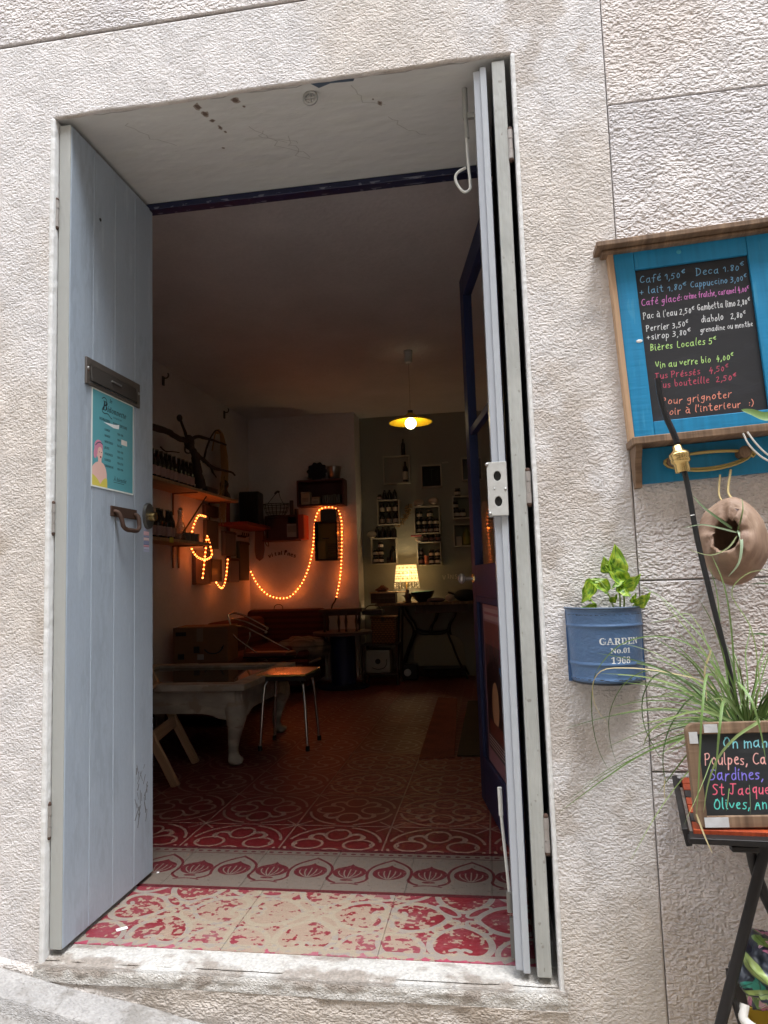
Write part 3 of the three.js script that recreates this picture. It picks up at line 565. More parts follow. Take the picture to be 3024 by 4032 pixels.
// blue inner door, glazed above, panelled below, swung into the room
{
  const hx = 1.352, hz = -0.60, o = thing('glazed_door', 'navy blue glazed inner door with lower panel standing open into the room', 'door', [hx, 0, hz]);
  const A = U(1812, 1100, 'z', -1.42), len = 0.86, ang = Math.atan2(hx - 1.19, 0.9);
  o.rotation.y = ang;                                     // local -z runs along the leaf
  const navy = mat([0.022, 0.030, 0.085], 0.5, { specularIntensity: 0.5, bumpMap: T.paintBump, bumpScale: 0.0006 });
  const t = 0.02, top = 2.44;
  const L = (z0, z1, y0, y1, x0 = -t, x1 = t, r = 0.003) => bb(x0, x1, y0, y1, -z1, -z0, r);
  mesh('stile', L(0, 0.10, 0.012, top), navy, o); mesh('stile', L(len - 0.10, len, 0.012, top), navy, o);
  mesh('rail', L(0.101, len - 0.101, top - 0.11, top), navy, o); mesh('rail', L(0.101, len - 0.101, 0.92, 1.06), navy, o); mesh('rail', L(0.101, len - 0.101, 0.012, 0.20), navy, o);
  mesh('glazing_bar', L(0.101, len - 0.101, 1.66, 1.695, -0.014, 0.014), navy, o);
  const lp = mesh('lower_panel', L(0.095, len - 0.095, 0.195, 0.925, -0.009, 0.009), mat([0.03, 0.03, 0.07], 0.6, { specularIntensity: 0.5 }), o);
  mesh('moulding', [L(0.10, 0.125, 0.20, 0.92, -0.024, -0.009), L(len - 0.125, len - 0.10, 0.20, 0.92, -0.024, -0.009), L(0.126, len - 0.126, 0.895, 0.92, -0.024, -0.009), L(0.126, len - 0.126, 0.20, 0.225, -0.024, -0.009)], navy, lp);
  const glass = mat([1, 1, 1], 0.03, { transmission: 1, thickness: 0, ior: 1.5, specularIntensity: 0.12 });
  mesh('pane', L(0.102, len - 0.102, 1.697, top - 0.112, -0.002, 0.002, 0), glass, o); mesh('pane', L(0.102, len - 0.102, 1.062, 1.658, -0.002, 0.002, 0), glass, o);
  const kn = mesh('knob', [bar([-t, 1.0, -(len - 0.05)], [-t - 0.04, 1.0, -(len - 0.05)], 0.008), sph(0.024, -t - 0.055, 1.0, -(len - 0.05), 0.8, 1, 1)], mat([0.5, 0.45, 0.42], 0.15, { metalness: 0.4 }), o);
  mesh('rose', new THREE.CylinderGeometry(0.02, 0.022, 0.006, 20).rotateZ(Math.PI / 2).translate(-t - 0.003, 1.0, -(len - 0.05)), M.brass, kn);
  // poster on the lower panel
  const pt = canvas(420, 640, (g, w, h) => {
    g.fillStyle = 'rgb(150,108,116)'; g.fillRect(0, 0, w, h); g.fillStyle = 'rgb(176,146,148)'; g.fillRect(20, 14, w - 40, 46); g.fillStyle = 'rgb(150,86,96)'; g.fillRect(30, 30, w - 70, 10);
    g.fillStyle = 'rgb(28,18,24)'; g.fillRect(18, 70, w - 36, h - 130);
    g.fillStyle = 'rgb(120,70,68)'; g.fillRect(18, 70, w - 36, 90);
    for (let i = 0; i < 24; i++) { g.fillStyle = `rgba(${130 + rr(-30, 50) | 0},${96 + rr(-30, 40) | 0},${100 + rr(-30, 30) | 0},.8)`; g.fillRect(24 + i * 15, 130 + rr(0, 30), 6, rr(40, 110)); }
    g.fillStyle = 'rgb(40,110,170)'; g.beginPath(); g.moveTo(w - 120, 230); g.lineTo(w - 20, 220); g.lineTo(w - 20, 330); g.fill();
    g.fillStyle = 'rgb(176,130,96)'; g.beginPath(); g.ellipse(200, 390, 70, 92, 0.2, 0, 7); g.fill(); g.fillStyle = 'rgb(96,44,36)'; g.fillRect(60, 460, 280, 60);
    g.fillStyle = 'rgb(206,180,176)'; for (let i = 0; i < 4; i++) g.fillRect(30, 528 + i * 12, w - 60, 4);
  });
  const ppos = mesh('wall_poster', new THREE.PlaneGeometry(0.44, 0.66).rotateY(-Math.PI / 2), mat(0xffffff, 0.45, { map: pt }));
  tag(ppos, 'pink-bordered dark poster fixed to the lower panel of the blue door', 'poster');
  o.updateMatrixWorld(true); ppos.position.copy(o.localToWorld(V(-0.0115, 0.56, -0.43))); ppos.rotation.y = o.rotation.y;
}
// ------------------------------------------------------------ menu board on the wall
// hand-chalked lettering: single strokes on a grid (x height 10, ascender 17, descender -7), each written a little off
const STROKES = {
  a: [[7, 9, 4, 10, 1, 7, 1, 2, 4, 0, 7, 4], [7, 10, 7, 2, 9, 0]], b: [[1, 17, 1, 0, 5, 0, 7, 4, 5, 9, 1, 7]], c: [[7, 8, 4, 10, 1, 7, 1, 3, 4, 0, 7, 2]], d: [[7, 8, 4, 10, 1, 6, 2, 1, 5, 0, 7, 4], [7, 17, 7, 1]],
  e: [[1, 5, 7, 6, 6, 10, 2, 9, 1, 4, 3, 0, 7, 1]], f: [[7, 16, 4, 17, 3, 12, 3, 0], [0, 9, 6, 9]], g: [[7, 9, 3, 10, 1, 6, 3, 2, 7, 5], [7, 10, 7, -4, 4, -7, 1, -5]], h: [[1, 17, 1, 0], [1, 6, 4, 10, 7, 7, 7, 0]],
  i: [[1, 10, 1, 1, 3, 0], [1, 13, 1.5, 14]], l: [[2, 17, 1, 3, 3, 0]], m: [[1, 10, 1, 0], [1, 7, 4, 10, 5, 7, 5, 0], [5, 7, 8, 10, 10, 7, 10, 0]], n: [[1, 10, 1, 0], [1, 6, 4, 10, 7, 7, 7, 0]], o: [[4, 10, 1, 7, 1, 2, 4, 0, 7, 3, 7, 8, 4, 10]],
  p: [[1, 10, 1, -7], [1, 8, 4, 10, 7, 7, 6, 2, 3, 0, 1, 3]], q: [[7, 9, 4, 10, 1, 6, 3, 1, 7, 4], [7, 10, 7, -7]], r: [[1, 10, 1, 0], [1, 6, 3, 9, 6, 10]], s: [[6, 9, 3, 10, 1, 8, 3, 5.5, 6, 4, 5, 0.5, 1, 1]], t: [[3, 16, 3, 2, 5, 0, 7, 1], [0, 11, 6, 11]],
  u: [[1, 10, 1, 3, 3, 0, 6, 2, 7, 5], [7, 10, 7, 0]], v: [[0, 10, 3, 0, 7, 10]], x: [[0, 10, 7, 0], [7, 10, 0, 0]], z: [[0, 10, 6, 10, 0, 0, 7, 0]],
  A: [[0, 0, 4, 16, 8, 0], [2, 6, 7, 6]], B: [[1, 0, 1, 16], [1, 16, 6, 15, 6, 10, 1, 8.5], [1, 8.5, 7, 8, 7, 2, 1, 0]], C: [[8, 14, 5, 16, 1, 11, 1, 4, 5, 0, 9, 2]], D: [[1, 0, 1, 16], [0, 16, 6, 15, 9, 9, 7, 2, 0, 0]], G: [[8, 14, 5, 16, 1, 11, 1, 4, 5, 0, 9, 3, 8, 7, 5, 7]],
  J: [[1, 15, 9, 15], [5, 15, 5, 3, 3, 0, 0, 2]], L: [[2, 16, 1, 1, 8, 0]], O: [[6, 16, 1, 12, 1, 4, 6, 0, 10, 4, 10, 12, 6, 16, 3, 15]], P: [[1, 0, 1, 16], [0, 15, 5, 17, 8, 13, 5, 8, 1, 8]], S: [[8, 14, 4, 16, 1, 13, 4, 9, 8, 6, 6, 1, 1, 1]], V: [[0, 16, 4, 0, 8, 16]],
  0: [[4, 11, 1, 7, 2, 1, 5, 0, 7, 5, 6, 10, 3, 11]], 1: [[0, 8, 4, 14, 4, 0]], 2: [[0, 11, 4, 14, 6, 10, 0, 0], [0, 0, 7, 0]], 3: [[1, 13, 6, 13, 6, 9, 2, 7.5], [2, 7.5, 7, 6, 6, 1, 0, 0]], 4: [[3, 14, 0, 5], [0, 5, 7, 5], [5, 9, 4, -2]], 5: [[2, 13, 1, 8], [2, 13, 7, 13], [1, 8, 5, 9, 6, 3, 3, 0, 0, 1]], 8: [[6, 12, 3, 14, 1, 11, 6, 5, 4, 0, 1, 3, 6, 9, 6, 12]],
  '.': [[1, 0, 1.6, 0.6]], ',': [[2, 1, 0.5, -3]], '+': [[0, 5, 7, 5], [3.5, 9, 3.5, 1]], "'": [[1, 17, 0.5, 13]], ':': [[1, 2, 1.5, 2.6], [1, 8, 1.5, 8.6]], ')': [[0, 17, 5, 9, 1, 0]], '€': [[6, 17, 2, 16, 1, 12, 3, 9, 6, 10], [0, 13, 5, 13.5]],
};
const ACCENT = { é: ['e', [4, 12.5, 6, 15]], è: ['e', [3, 15, 5, 12.5]], à: ['a', [2, 15, 5, 12.5]], î: ['i', [0, 12, 1.5, 14.5, 3, 12]], ï: ['i', [3, 13, 3.4, 13.6]] };
function hand(g, s, x, y, size, color, jitter = 1.2, squeeze = 1) {
  const k = size / 21; g.strokeStyle = color; g.lineCap = g.lineJoin = 'round';
  for (const ch of s) {
    if (ch === ' ') { x += 6.5 * k * squeeze; continue; }
    const acc = ACCENT[ch], st = [...(STROKES[acc ? acc[0] : ch] ?? STROKES.o), ...(acc ? [acc[1]] : [])], slant = rr(0.06, 0.16), oy = rr(-jitter, jitter) * k, sc = k * rr(0.93, 1.07);
    const wide = Math.max(...st.flatMap((p) => p.filter((_, i) => i % 2 === 0)));
    for (const p of st) {
      const pt = []; for (let i = 0; i < p.length; i += 2) pt.push([x + (p[i] + p[i + 1] * slant + rr(-0.35, 0.35)) * sc * squeeze, y - (p[i + 1] + rr(-0.35, 0.35)) * sc + oy]);
      for (let pass = 0; pass < 2; pass++) {                              // two dry passes leave an uneven chalk edge
        g.globalAlpha = pass ? 0.55 : 0.8; g.lineWidth = size * (pass ? 0.05 : 0.085) * rr(0.85, 1.15);
        g.beginPath(); g.moveTo(...pt[0]);
        for (let i = 1; i < pt.length - 1; i++) g.quadraticCurveTo(...pt[i], (pt[i][0] + pt[i + 1][0]) / 2, (pt[i][1] + pt[i + 1][1]) / 2);
        g.lineTo(...pt[pt.length - 1]); g.stroke();
      }
    }
    g.globalAlpha = 1; x += (wide + 3.2) * k * squeeze;
  }
  return x;
}
const blueBoard = mat(0xffffff, 0.55, { map: tex(256, 512, (u, v) => { const a = fbm(u, v, 30, 4, 601, 4), g = 0.93 + 0.16 * (a - 0.5), w = ss(0.74, 0.8, fbm(u, v, 26, 3, 603, 8)); return [mix(14 * g, 120, w * 0.3), mix(136 * g, 160, w * 0.3), mix(186 * g, 190, w * 0.3)]; }, true, 0.3, 0.6), bumpMap: T.woodBump, bumpScale: 0.0006 });
{
  const o = thing('menu_board', 'blue wooden menu board with chalkboard, plank cap and shelf on the stucco wall', 'menu board', [1.613, 1.84, 0.002]);
  o.rotation.z = 0.047;
  const w = 0.418;
  const ch = [0.062, 0.340, -0.052, -0.456];                               // chalkboard: left, right, top, bottom
  mesh('frame_board', bb(0.012, ch[0], -0.50, 0, 0, 0.026, 0.0015), blueBoard, o);
  mesh('frame_board', bb(ch[1], w - 0.012, -0.50, 0, 0, 0.026, 0.0015), blueBoard, o);
  mesh('frame_board', bb(ch[0] + 0.0008, ch[1] - 0.0008, ch[2], 0, 0, 0.0255, 0.0015), blueBoard, o);
  mesh('frame_board', bb(ch[0] + 0.0008, ch[1] - 0.0008, -0.50, ch[3], 0, 0.0255, 0.0015), blueBoard, o);
  mesh('side_trim', bb(-0.002, 0.0115, -0.50, -0.002, -0.001, 0.030, 0.002), M.woodPale, o);
  mesh('side_trim', bb(w - 0.0115, w + 0.004, -0.50, -0.002, -0.001, 0.034, 0.002), M.wood, o);
  const cap = mesh('cap_plank', bb(-0.034, w + 0.034, 0.006, 0.021, -0.001, 0.066, 0.003), M.wood, o);
  mesh('cap_moulding', bb(-0.018, w + 0.018, -0.004, 0.0055, -0.001, 0.044, 0.004), M.wood, cap);
  const shelf = mesh('shelf_plank', bb(-0.006, w + 0.006, -0.520, -0.5005, -0.001, 0.085, 0.003), M.wood, o);
  mesh('bracket', ext((() => { const s = new THREE.Shape(); s.moveTo(0, -0.5205); s.lineTo(0.078, -0.5205); s.bezierCurveTo(0.078, -0.545, 0.05, -0.55, 0.045, -0.575); s.bezierCurveTo(0.04, -0.6, 0.028, -0.606, 0.028, -0.622); s.lineTo(0, -0.622); return s; })(), 0.014, 0.001).rotateY(-Math.PI / 2).translate(0.016, 0, 0), M.wood, shelf);
  mesh('lower_panel', bb(0.017, w - 0.004, -0.612, -0.521, 0, 0.014, 0.0015), blueBoard, o);
  mesh('screw', sph(0.006, 0.175, -0.020, 0.0255, 1, 1, 0.5), mat([0.05, 0.32, 0.45], 0.5), o);
  const slate = canvas(1112, 1616, (g, W2, H2) => {
    g.fillStyle = 'rgb(30,30,34)'; g.fillRect(0, 0, W2, H2);
    for (let i = 0; i < 160; i++) { g.fillStyle = `rgba(110,110,118,${rr(0.01, 0.05)})`; g.beginPath(); g.ellipse(rr(0, W2), rr(0, H2), rr(30, 260), rr(8, 50), rr(-0.3, 0.3), 0, 7); g.fill(); }
    const B = '#79b4e0', P = '#ea86d8', Wt = '#eef0f2', G = '#c2f08a', R = '#cc4864', O = '#ff9d82';
    const line = (t, x, y, x1, size, c) => { const keep = seed, w = hand(document.createElement('canvas').getContext('2d'), t, 0, 0, size, c); seed = keep; hand(g, t, x, y, size, c, 1, (x1 - x) / w); };
    line('Café 1,50€', 40, 140, 500, 100, B); line('Deca 1.80€', 600, 140, 1080, 100, B);
    line('+ lait 1.80€', 28, 262, 500, 92, B); line('Cappuccino 3,00€', 530, 258, 1085, 86, B);
    line('Café glacé:', 30, 382, 440, 92, P); line('crème fraîche, caramel 4,00€', 455, 374, 1090, 80, P);
    line("Pac à l'eau 2,50€", 32, 528, 545, 88, Wt); line('Gambetta limo 2,80€', 570, 510, 1085, 86, Wt);
    line('Perrier 3,50€', 48, 660, 470, 86, Wt); line('diabolo   2,80€', 590, 640, 1030, 86, Wt);
    line('+sirop 3,80€', 44, 752, 480, 86, Wt); line('grenadine ou menthe', 570, 742, 1085, 72, Wt);
    line('Bières Locales 5€', 64, 872, 720, 92, G);
    line('Vin au verre bio  4,00€', 94, 1062, 860, 90, G);
    line('Jus Préssés   4,50€', 74, 1174, 800, 88, R); line('Jus bouteille  2,50€', 88, 1272, 860, 88, R);
    line('Pour grignoter', 114, 1448, 800, 92, O); line("voir à l'interieur  :)", 120, 1560, 1000, 92, O);
    for (let i = 0; i < 60; i++) { g.fillStyle = `rgba(30,30,34,${rr(0.08, 0.3)})`; g.beginPath(); g.ellipse(rr(0, W2), rr(0, H2), rr(10, 70), rr(4, 16), rr(-0.4, 0.4), 0, 7); g.fill(); }
  });
  const cg = new THREE.PlaneGeometry(ch[1] - ch[0], ch[2] - ch[3]).translate((ch[0] + ch[1]) / 2, (ch[2] + ch[3]) / 2, 0.018);
  mesh('chalkboard', cg, mat(0xffffff, 0.7, { map: slate }), o);
  mesh('paint_chip', sph(0.005, 0.052, -0.243, 0.0262, 1.6, 0.9, 0.25), M.white, o);
  // wooden pegs and the yellow cord wound between them
  const pegs = [[0.092, -0.566], [0.262, -0.560]];
  for (const [x, y] of pegs) mesh('peg', [bar([x, y, 0.012], [x, y, 0.05], 0.013, 0.012, 12), sph(0.015, x, y, 0.05, 1, 1, 0.6)], M.wood, o);
}
{
  const c = mat([0.50, 0.38, 0.13], 0.7), P = (x, y, z) => { const a = 0.047, cx = Math.cos(a), sx = Math.sin(a); return V(1.613 + x * cx - y * sx, 1.84 + x * sx + y * cx, 0.002 + z); };
  const gs = [];
  for (let k = 0; k < 5; k++) { const d = k * 0.0035, pts = []; for (let i = 0; i <= 24; i++) { const t = i / 24 * Math.PI * 2, x = 0.177 + Math.cos(t) * 0.102, sag = Math.sin(t) < 0 ? -0.010 * Math.sin(t) * Math.sin(t) : 0; pts.push(P(x, -0.563 + Math.sin(t) * 0.014 * (1 + k * 0.08) + sag - (k > 2 ? 0.004 : 0), 0.022 + d)); } gs.push(tube(pts, 0.0026, 60, 6, true)); }
  one('cord', 'yellow cord wound around the two wooden pegs below the menu shelf', 'cord', gs, c).userData.kind = 'thing';
}
// ------------------------------------------------------------ hanging coconut planter
{
  const c = U(2888, 2135, 'z', 0.10), o = thing('coconut_planter', 'brown hollowed coconut planter with grassy sprout hanging from the pegs', 'planter', [c.x, c.y, c.z]);
  const huskTex = tex(512, 512, (u, v) => { const a = fbm(u, v, 6, 5, 611, 20), b = fbm(u, v, 5, 4, 613, 5), t = cl(0.5 * a + 0.6 * b - 0.05); return [mix(92, 196, t), mix(66, 170, t), mix(52, 146, t)]; }, true);
  const husk = mat(0xffffff, 0.65, { map: huskTex, bumpMap: tex(512, 512, (u, v) => fbm(u, v, 8, 5, 615, 16), false), bumpScale: 0.006 });
  const prof = []; for (let i = 0; i <= 26; i++) { const t = i / 26, a = -Math.PI / 2 + t * 2.62; prof.push([Math.max(0.0001, 0.076 * Math.cos(a)), 0.076 * Math.sin(a)]); }
  const rim = prof[prof.length - 1], n0 = prof.length;
  prof.push([rim[0] - 0.004, rim[1] + 0.003], [rim[0] - 0.008, rim[1] - 0.004]);
  for (let i = 0; i <= 14; i++) { const t = i / 14, a = 0.98 - t * 2.55; prof.push([Math.max(0.0001, 0.060 * Math.cos(a)), 0.060 * Math.sin(a)]); }
  const shape = lathe(prof, 64), place = (g) => g.rotateX(Math.PI / 2 - 0.22).rotateY(-0.55).scale(1.0, 1.34, 1.0);
  { const p = shape.attributes.position; for (let i = 0; i < p.count; i++) {
    const x = p.getX(i), y = p.getY(i), z = p.getZ(i), th = Math.atan2(z, x) / 6.2832 + 0.5, row = i % prof.length, near = cl(1 - Math.abs(row - n0) / 5);
    const k = 1 + 0.16 * (vn(th, y * 3 + 0.5, 5, 5, 71) - 0.5) + 0.07 * (vn(th, y * 3 + 0.5, 18, 14, 72) - 0.5), rag = near * (0.034 * (vn(th, 0.3, 7, 3, 73) - 0.45) + 0.016 * (vn(th, 0.7, 25, 3, 74) - 0.5));
    p.setXYZ(i, x * (k + rag * 8), y * k + rag, z * (k + rag * 8));
  } shape.computeVertexNormals(); }
  mesh('husk', place(shape), husk, o).material.side = THREE.DoubleSide;
  mesh('torn_flap', place(ribbon([V(0.03, 0.055, 0.03), V(0.045, 0.05, 0.0), V(0.042, 0.052, -0.03), V(0.02, 0.06, -0.045)], 0.022, V(0.3, 1, 0), true, 0.5)), mat([0.24, 0.18, 0.17], 0.9, { side: THREE.DoubleSide }), o);
  const leaf = (pts, w, col) => { const g = ribbon(pts.map((p) => V(...p)), w, V(0.2, 0.2, 1)); mesh('blade', g, mat(col, 0.6, { transmission: 0.3, thickness: 0, side: THREE.DoubleSide }), o); };
  leaf([[-0.01, 0.02, 0.06], [-0.004, 0.05, 0.075], [0.002, 0.075, 0.075], [0.006, 0.10, 0.06]], 0.005, [0.20, 0.26, 0.10]);
  leaf([[-0.008, 0.025, 0.062], [-0.01, 0.0, 0.085], [-0.022, -0.05, 0.092], [-0.045, -0.08, 0.086]], 0.009, [0.40, 0.52, 0.34]);
  leaf([[-0.012, 0.02, 0.064], [-0.05, 0.03, 0.08], [-0.09, 0.04, 0.08], [-0.13, 0.035, 0.07]], 0.005, [0.26, 0.34, 0.20]);
  leaf([[-0.012, 0.012, 0.064], [-0.04, -0.015, 0.085], [-0.08, -0.03, 0.09], [-0.125, -0.015, 0.08]], 0.004, [0.30, 0.34, 0.16]);
  leaf([[-0.02, 0.03, 0.06], [-0.055, 0.055, 0.075], [-0.085, 0.085, 0.07], [-0.10, 0.11, 0.06]], 0.008, [0.10, 0.16, 0.06]);
  const p1 = U(2835, 1870, 'z', 0.045), p2 = U(2877, 1850, 'z', 0.045);
  mesh('cord', tube([p1.clone().sub(o.position), V(-0.014, 0.115, -0.03), V(-0.01, 0.088, 0)], 0.0025, 20, 6), mat([0.44, 0.34, 0.16], 0.8), o);
  mesh('cord', tube([p2.clone().sub(o.position), V(0.004, 0.12, -0.02), V(0.006, 0.096, 0.012)], 0.003, 20, 6), mat([0.44, 0.34, 0.16], 0.8), o);
}
function ribbon(pts, w, up, taper = true, fold = 0.25) {              // a bent blade, creased along its middle
  const c = new THREE.CatmullRomCurve3(pts), N = Math.max(8, pts.length * 3), pos = [], idx = [], uv = [];
  for (let i = 0; i <= N; i++) {
    const t = i / N, p = c.getPoint(t), d = c.getTangent(t), s = d.clone().cross(up).normalize(), n = s.clone().cross(d).normalize();
    const k = taper ? w * Math.min(1, 0.55 + t * 3) * Math.pow(1 - t, 0.55) + 0.0002 : w;
    for (const e of [-1, 0, 1]) { const q = p.clone().addScaledVector(s, e * k / 2).addScaledVector(n, e ? 0 : -fold * k / 2); pos.push(q.x, q.y, q.z); uv.push((e + 1) / 2, t); }
  }
  for (let i = 0; i < N; i++) for (let j = 0; j < 2; j++) { const a = i * 3 + j; idx.push(a, a + 1, a + 3, a + 1, a + 4, a + 3); }
  const g = new THREE.BufferGeometry(); g.setAttribute('position', new THREE.Float32BufferAttribute(pos, 3)); g.setAttribute('uv', new THREE.Float32BufferAttribute(uv, 2)); g.setIndex(idx); g.computeVertexNormals();
  return g;
}
// ------------------------------------------------------------ blue wall pot with golden pothos
{
  const c = U(2395, 2550, 'z', 0.055), o = thing('wall_pot', 'blue enamelled half-round wall pot lettered GARDEN, holding a young pothos', 'pot', [c.x, 0.738, 0]);
  const wT = 0.0935, wB = 0.086, h = 0.184, d = 0.095;                      // flat back on the wall
  const ring = (k, r, y) => { const a = Math.PI * (k / 40); return V(-Math.cos(a) * r, y, 0.004 + Math.sin(a) * d * (r / wT)); };
  const lev = []; for (let i = 0; i <= 60; i++) { const t = i / 60; let r = mix(wB, wT, t); for (const b of [0.055, 0.26, 0.765, 0.985]) r += 0.0032 * Math.exp(-(((t - b) / 0.013) ** 2)); lev.push([r, t * h]); }
  const pos = [], uv = [], idx = [];
  for (let i = 0; i <= 60; i++) for (let k = 0; k <= 40; k++) { const dent = 0.0035 * (vn(k / 40, i / 60, 4, 4, 77) - 0.5), p = ring(k, lev[i][0] + dent, lev[i][1]); pos.push(p.x, p.y, p.z); uv.push(k / 40, i / 60); }
  for (let i = 0; i < 60; i++) for (let k = 0; k < 40; k++) { const a = i * 41 + k; idx.push(a, a + 1, a + 41, a + 1, a + 42, a + 41); }
  const g = new THREE.BufferGeometry(); g.setAttribute('position', new THREE.Float32BufferAttribute(pos, 3)); g.setAttribute('uv', new THREE.Float32BufferAttribute(uv, 2)); g.setIndex(idx); g.computeVertexNormals();
  const t = canvas(1024, 700, (x, w2, h2) => {
    x.fillStyle = 'rgb(78,106,142)'; x.fillRect(0, 0, w2, h2);
    for (let i = 0; i < 240; i++) { x.fillStyle = `rgba(${rnd() < 0.5 ? '104,134,170' : '60,86,122'},${rr(0.03, 0.12)})`; x.beginPath(); x.ellipse(rr(0, w2), rr(0, h2), rr(10, 120), rr(4, 30), rr(-0.3, 0.3), 0, 7); x.fill(); }
    x.fillStyle = 'rgb(30,38,48)'; x.fillRect(0, 0, w2, 10); x.fillRect(0, h2 - 18, w2, 18);
    for (let i = 0; i < 60; i++) x.fillRect(rr(0, w2), h2 - 48 + rr(-6, 6), rr(8, 40), 4);
    for (let i = 0; i < 50; i++) x.fillRect(rr(0, w2), 58 + rr(-5, 5), rr(8, 34), 4);
    x.fillStyle = 'rgb(226,228,226)'; x.textAlign = 'center';
    x.font = 'bold 84px serif'; x.fillText('GARDEN', 600, 330); x.font = 'bold 66px serif'; x.fillText('No.01', 600, 408); x.font = 'bold 84px serif'; x.fillText('1968', 600, 502);
    x.fillStyle = 'rgb(78,106,142)'; for (const [a, b, c2, e] of [[460, 262, 6, 80], [520, 262, 5, 80], [655, 262, 6, 80], [560, 436, 6, 70], [640, 436, 6, 70]]) x.fillRect(a, b, c2, e);
  });
  mesh('body', g, mat(0xffffff, 0.42, { map: t, side: THREE.DoubleSide, bumpMap: T.wallBump, bumpScale: 0.0008 }), o);
  mesh('back_plate', bb(-wT, wT, 0, h * 0.98, 0.001, 0.0035), mat([0.05, 0.12, 0.26], 0.5), o);
  mesh('rim', tube(Array.from({ length: 21 }, (_, k) => ring(k * 2, wT + 0.001, h)), 0.003, 60, 6), mat([0.06, 0.09, 0.14], 0.5), o);
  const half = new THREE.Shape(); half.absarc(0, 0, wT - 0.006, 0, Math.PI); mesh('soil', ext(half, 0.004).rotateX(-Math.PI / 2).scale(1, 1, -d / wT).translate(0, h - 0.022, 0.006), mat([0.05, 0.04, 0.035], 1), o).material.side = THREE.DoubleSide;
  // pothos: stems and heart-shaped variegated leaves
  const leafTex = canvas(256, 256, (x) => { x.fillStyle = 'rgb(132,176,44)'; x.fillRect(0, 0, 256, 256); for (let i = 0; i < 90; i++) { x.fillStyle = rnd() < 0.62 ? `rgba(196,214,70,${rr(0.3, 0.8)})` : `rgba(64,112,24,${rr(0.3, 0.6)})`; x.beginPath(); x.ellipse(rr(0, 256), rr(0, 256), rr(4, 26), rr(8, 46), rr(-0.5, 0.5), 0, 7); x.fill(); } x.strokeStyle = 'rgba(200,220,110,.8)'; x.lineWidth = 5; x.beginPath(); x.moveTo(128, 0); x.lineTo(128, 256); x.stroke(); });
  const leafMat = mat(0xffffff, 0.45, { map: leafTex, transmission: 0.45, thickness: 0, side: THREE.DoubleSide });
  const stemMat = mat([0.30, 0.40, 0.12], 0.6);
  const leaf = (root, tipDir, L, Wd, roll, bend) => {                     // heart leaf from its base along tipDir
    const nL = 12, nW = 8, P = [], I = [], UVs = [];
    for (let i = 0; i <= nL; i++) for (let j = 0; j <= nW; j++) {
      const s = i / nL, e = j / nW * 2 - 1, half2 = Wd * Math.pow(Math.sin(Math.PI * Math.pow(cl(s * 0.97 + 0.03), 0.62)), 0.85) * 0.5;
      P.push(e * half2, s * L - (1 - Math.abs(e)) * 0 - Math.abs(e) * 0.14 * L * Math.max(0, 0.3 - s), -bend * L * s * s + Math.abs(e) * half2 * 0.45 + 0.002 * Math.sin(s * 14 + e * 3)); UVs.push((e + 1) / 2, s);
    }
    for (let i = 0; i < nL; i++) for (let j = 0; j < nW; j++) { const a = i * (nW + 1) + j; I.push(a, a + 1, a + nW + 1, a + 1, a + nW + 2, a + nW + 1); }
    const q = new THREE.BufferGeometry(); q.setAttribute('position', new THREE.Float32BufferAttribute(P, 3)); q.setAttribute('uv', new THREE.Float32BufferAttribute(UVs, 2)); q.setIndex(I);
    q.rotateY(roll); q.applyQuaternion(new THREE.Quaternion().setFromUnitVectors(V(0, 1, 0), V(...tipDir).normalize())); q.translate(...root); q.computeVertexNormals();
    mesh('leaf', q, leafMat, o);
  };
  const stem = (pts) => mesh('stem', tube(pts, 0.0022, 24, 6), stemMat, o);
  stem([[0.035, h - 0.02, 0.045], [0.036, h + 0.03, 0.05], [0.030, h + 0.075, 0.05]]); leaf([0.030, h + 0.072, 0.05], [0.06, 1, 0.05], 0.085, 0.052, 0.3, 0.1);
  leaf([0.020, h + 0.09, 0.045], [-0.35, 0.5, 0.3], 0.04, 0.04, -0.5, 0.3);
  stem([[0.042, h - 0.02, 0.045], [0.046, h + 0.02, 0.05], [0.040, h + 0.06, 0.055]]); leaf([0.055, h + 0.052, 0.05], [-0.62, 0.72, 0.3], 0.078, 0.044, 0.5, 0.15);
  leaf([0.044, h + 0.05, 0.058], [0.75, 0.38, 0.35], 0.05, 0.036, 0.2, 0.35); leaf([0.042, h + 0.055, 0.06], [0.2, -0.75, 0.7], 0.045, 0.038, 0.1, 0.1); leaf([0.03, h + 0.065, 0.056], [-0.3, -0.6, 0.8], 0.034, 0.036, 0.1, 0.2);
  stem([[0.026, h - 0.02, 0.045], [0.010, h + 0.03, 0.05], [-0.012, h + 0.066, 0.055], [-0.03, h + 0.070, 0.055]]); leaf([0.008, h + 0.040, 0.052], [-0.75, 0.62, 0.1], 0.055, 0.046, 0.8, 0.2); leaf([-0.032, h + 0.068, 0.056], [-0.42, -0.9, 0.25], 0.062, 0.040, 0.6, 0.05);
  stem([[-0.022, h - 0.02, 0.05], [-0.024, h + 0.005, 0.055], [-0.036, h + 0.022, 0.06]]); leaf([-0.024, h + 0.004, 0.06], [-0.9, -0.12, 0.5], 0.036, 0.022, 0.2, 0.3); leaf([-0.04, h + 0.03, 0.056], [0.4, -0.7, 0.3], 0.026, 0.02, 0.4, 0.1);
  leaf([0.010, h + 0.016, 0.05], [0.5, 0.35, 0.5], 0.028, 0.022, 0.3, 0.2);
  stem([[0.06, h - 0.02, 0.05], [0.066, h + 0.004, 0.058], [0.072, h + 0.010, 0.06]]); leaf([0.068, h + 0.008, 0.06], [0.85, 0.4, 0.35], 0.045, 0.034, 0.3, 0.35); leaf([0.06, h + 0.012, 0.055], [0.6, 0.75, 0.2], 0.026, 0.014, 0.2, 0.3);
}
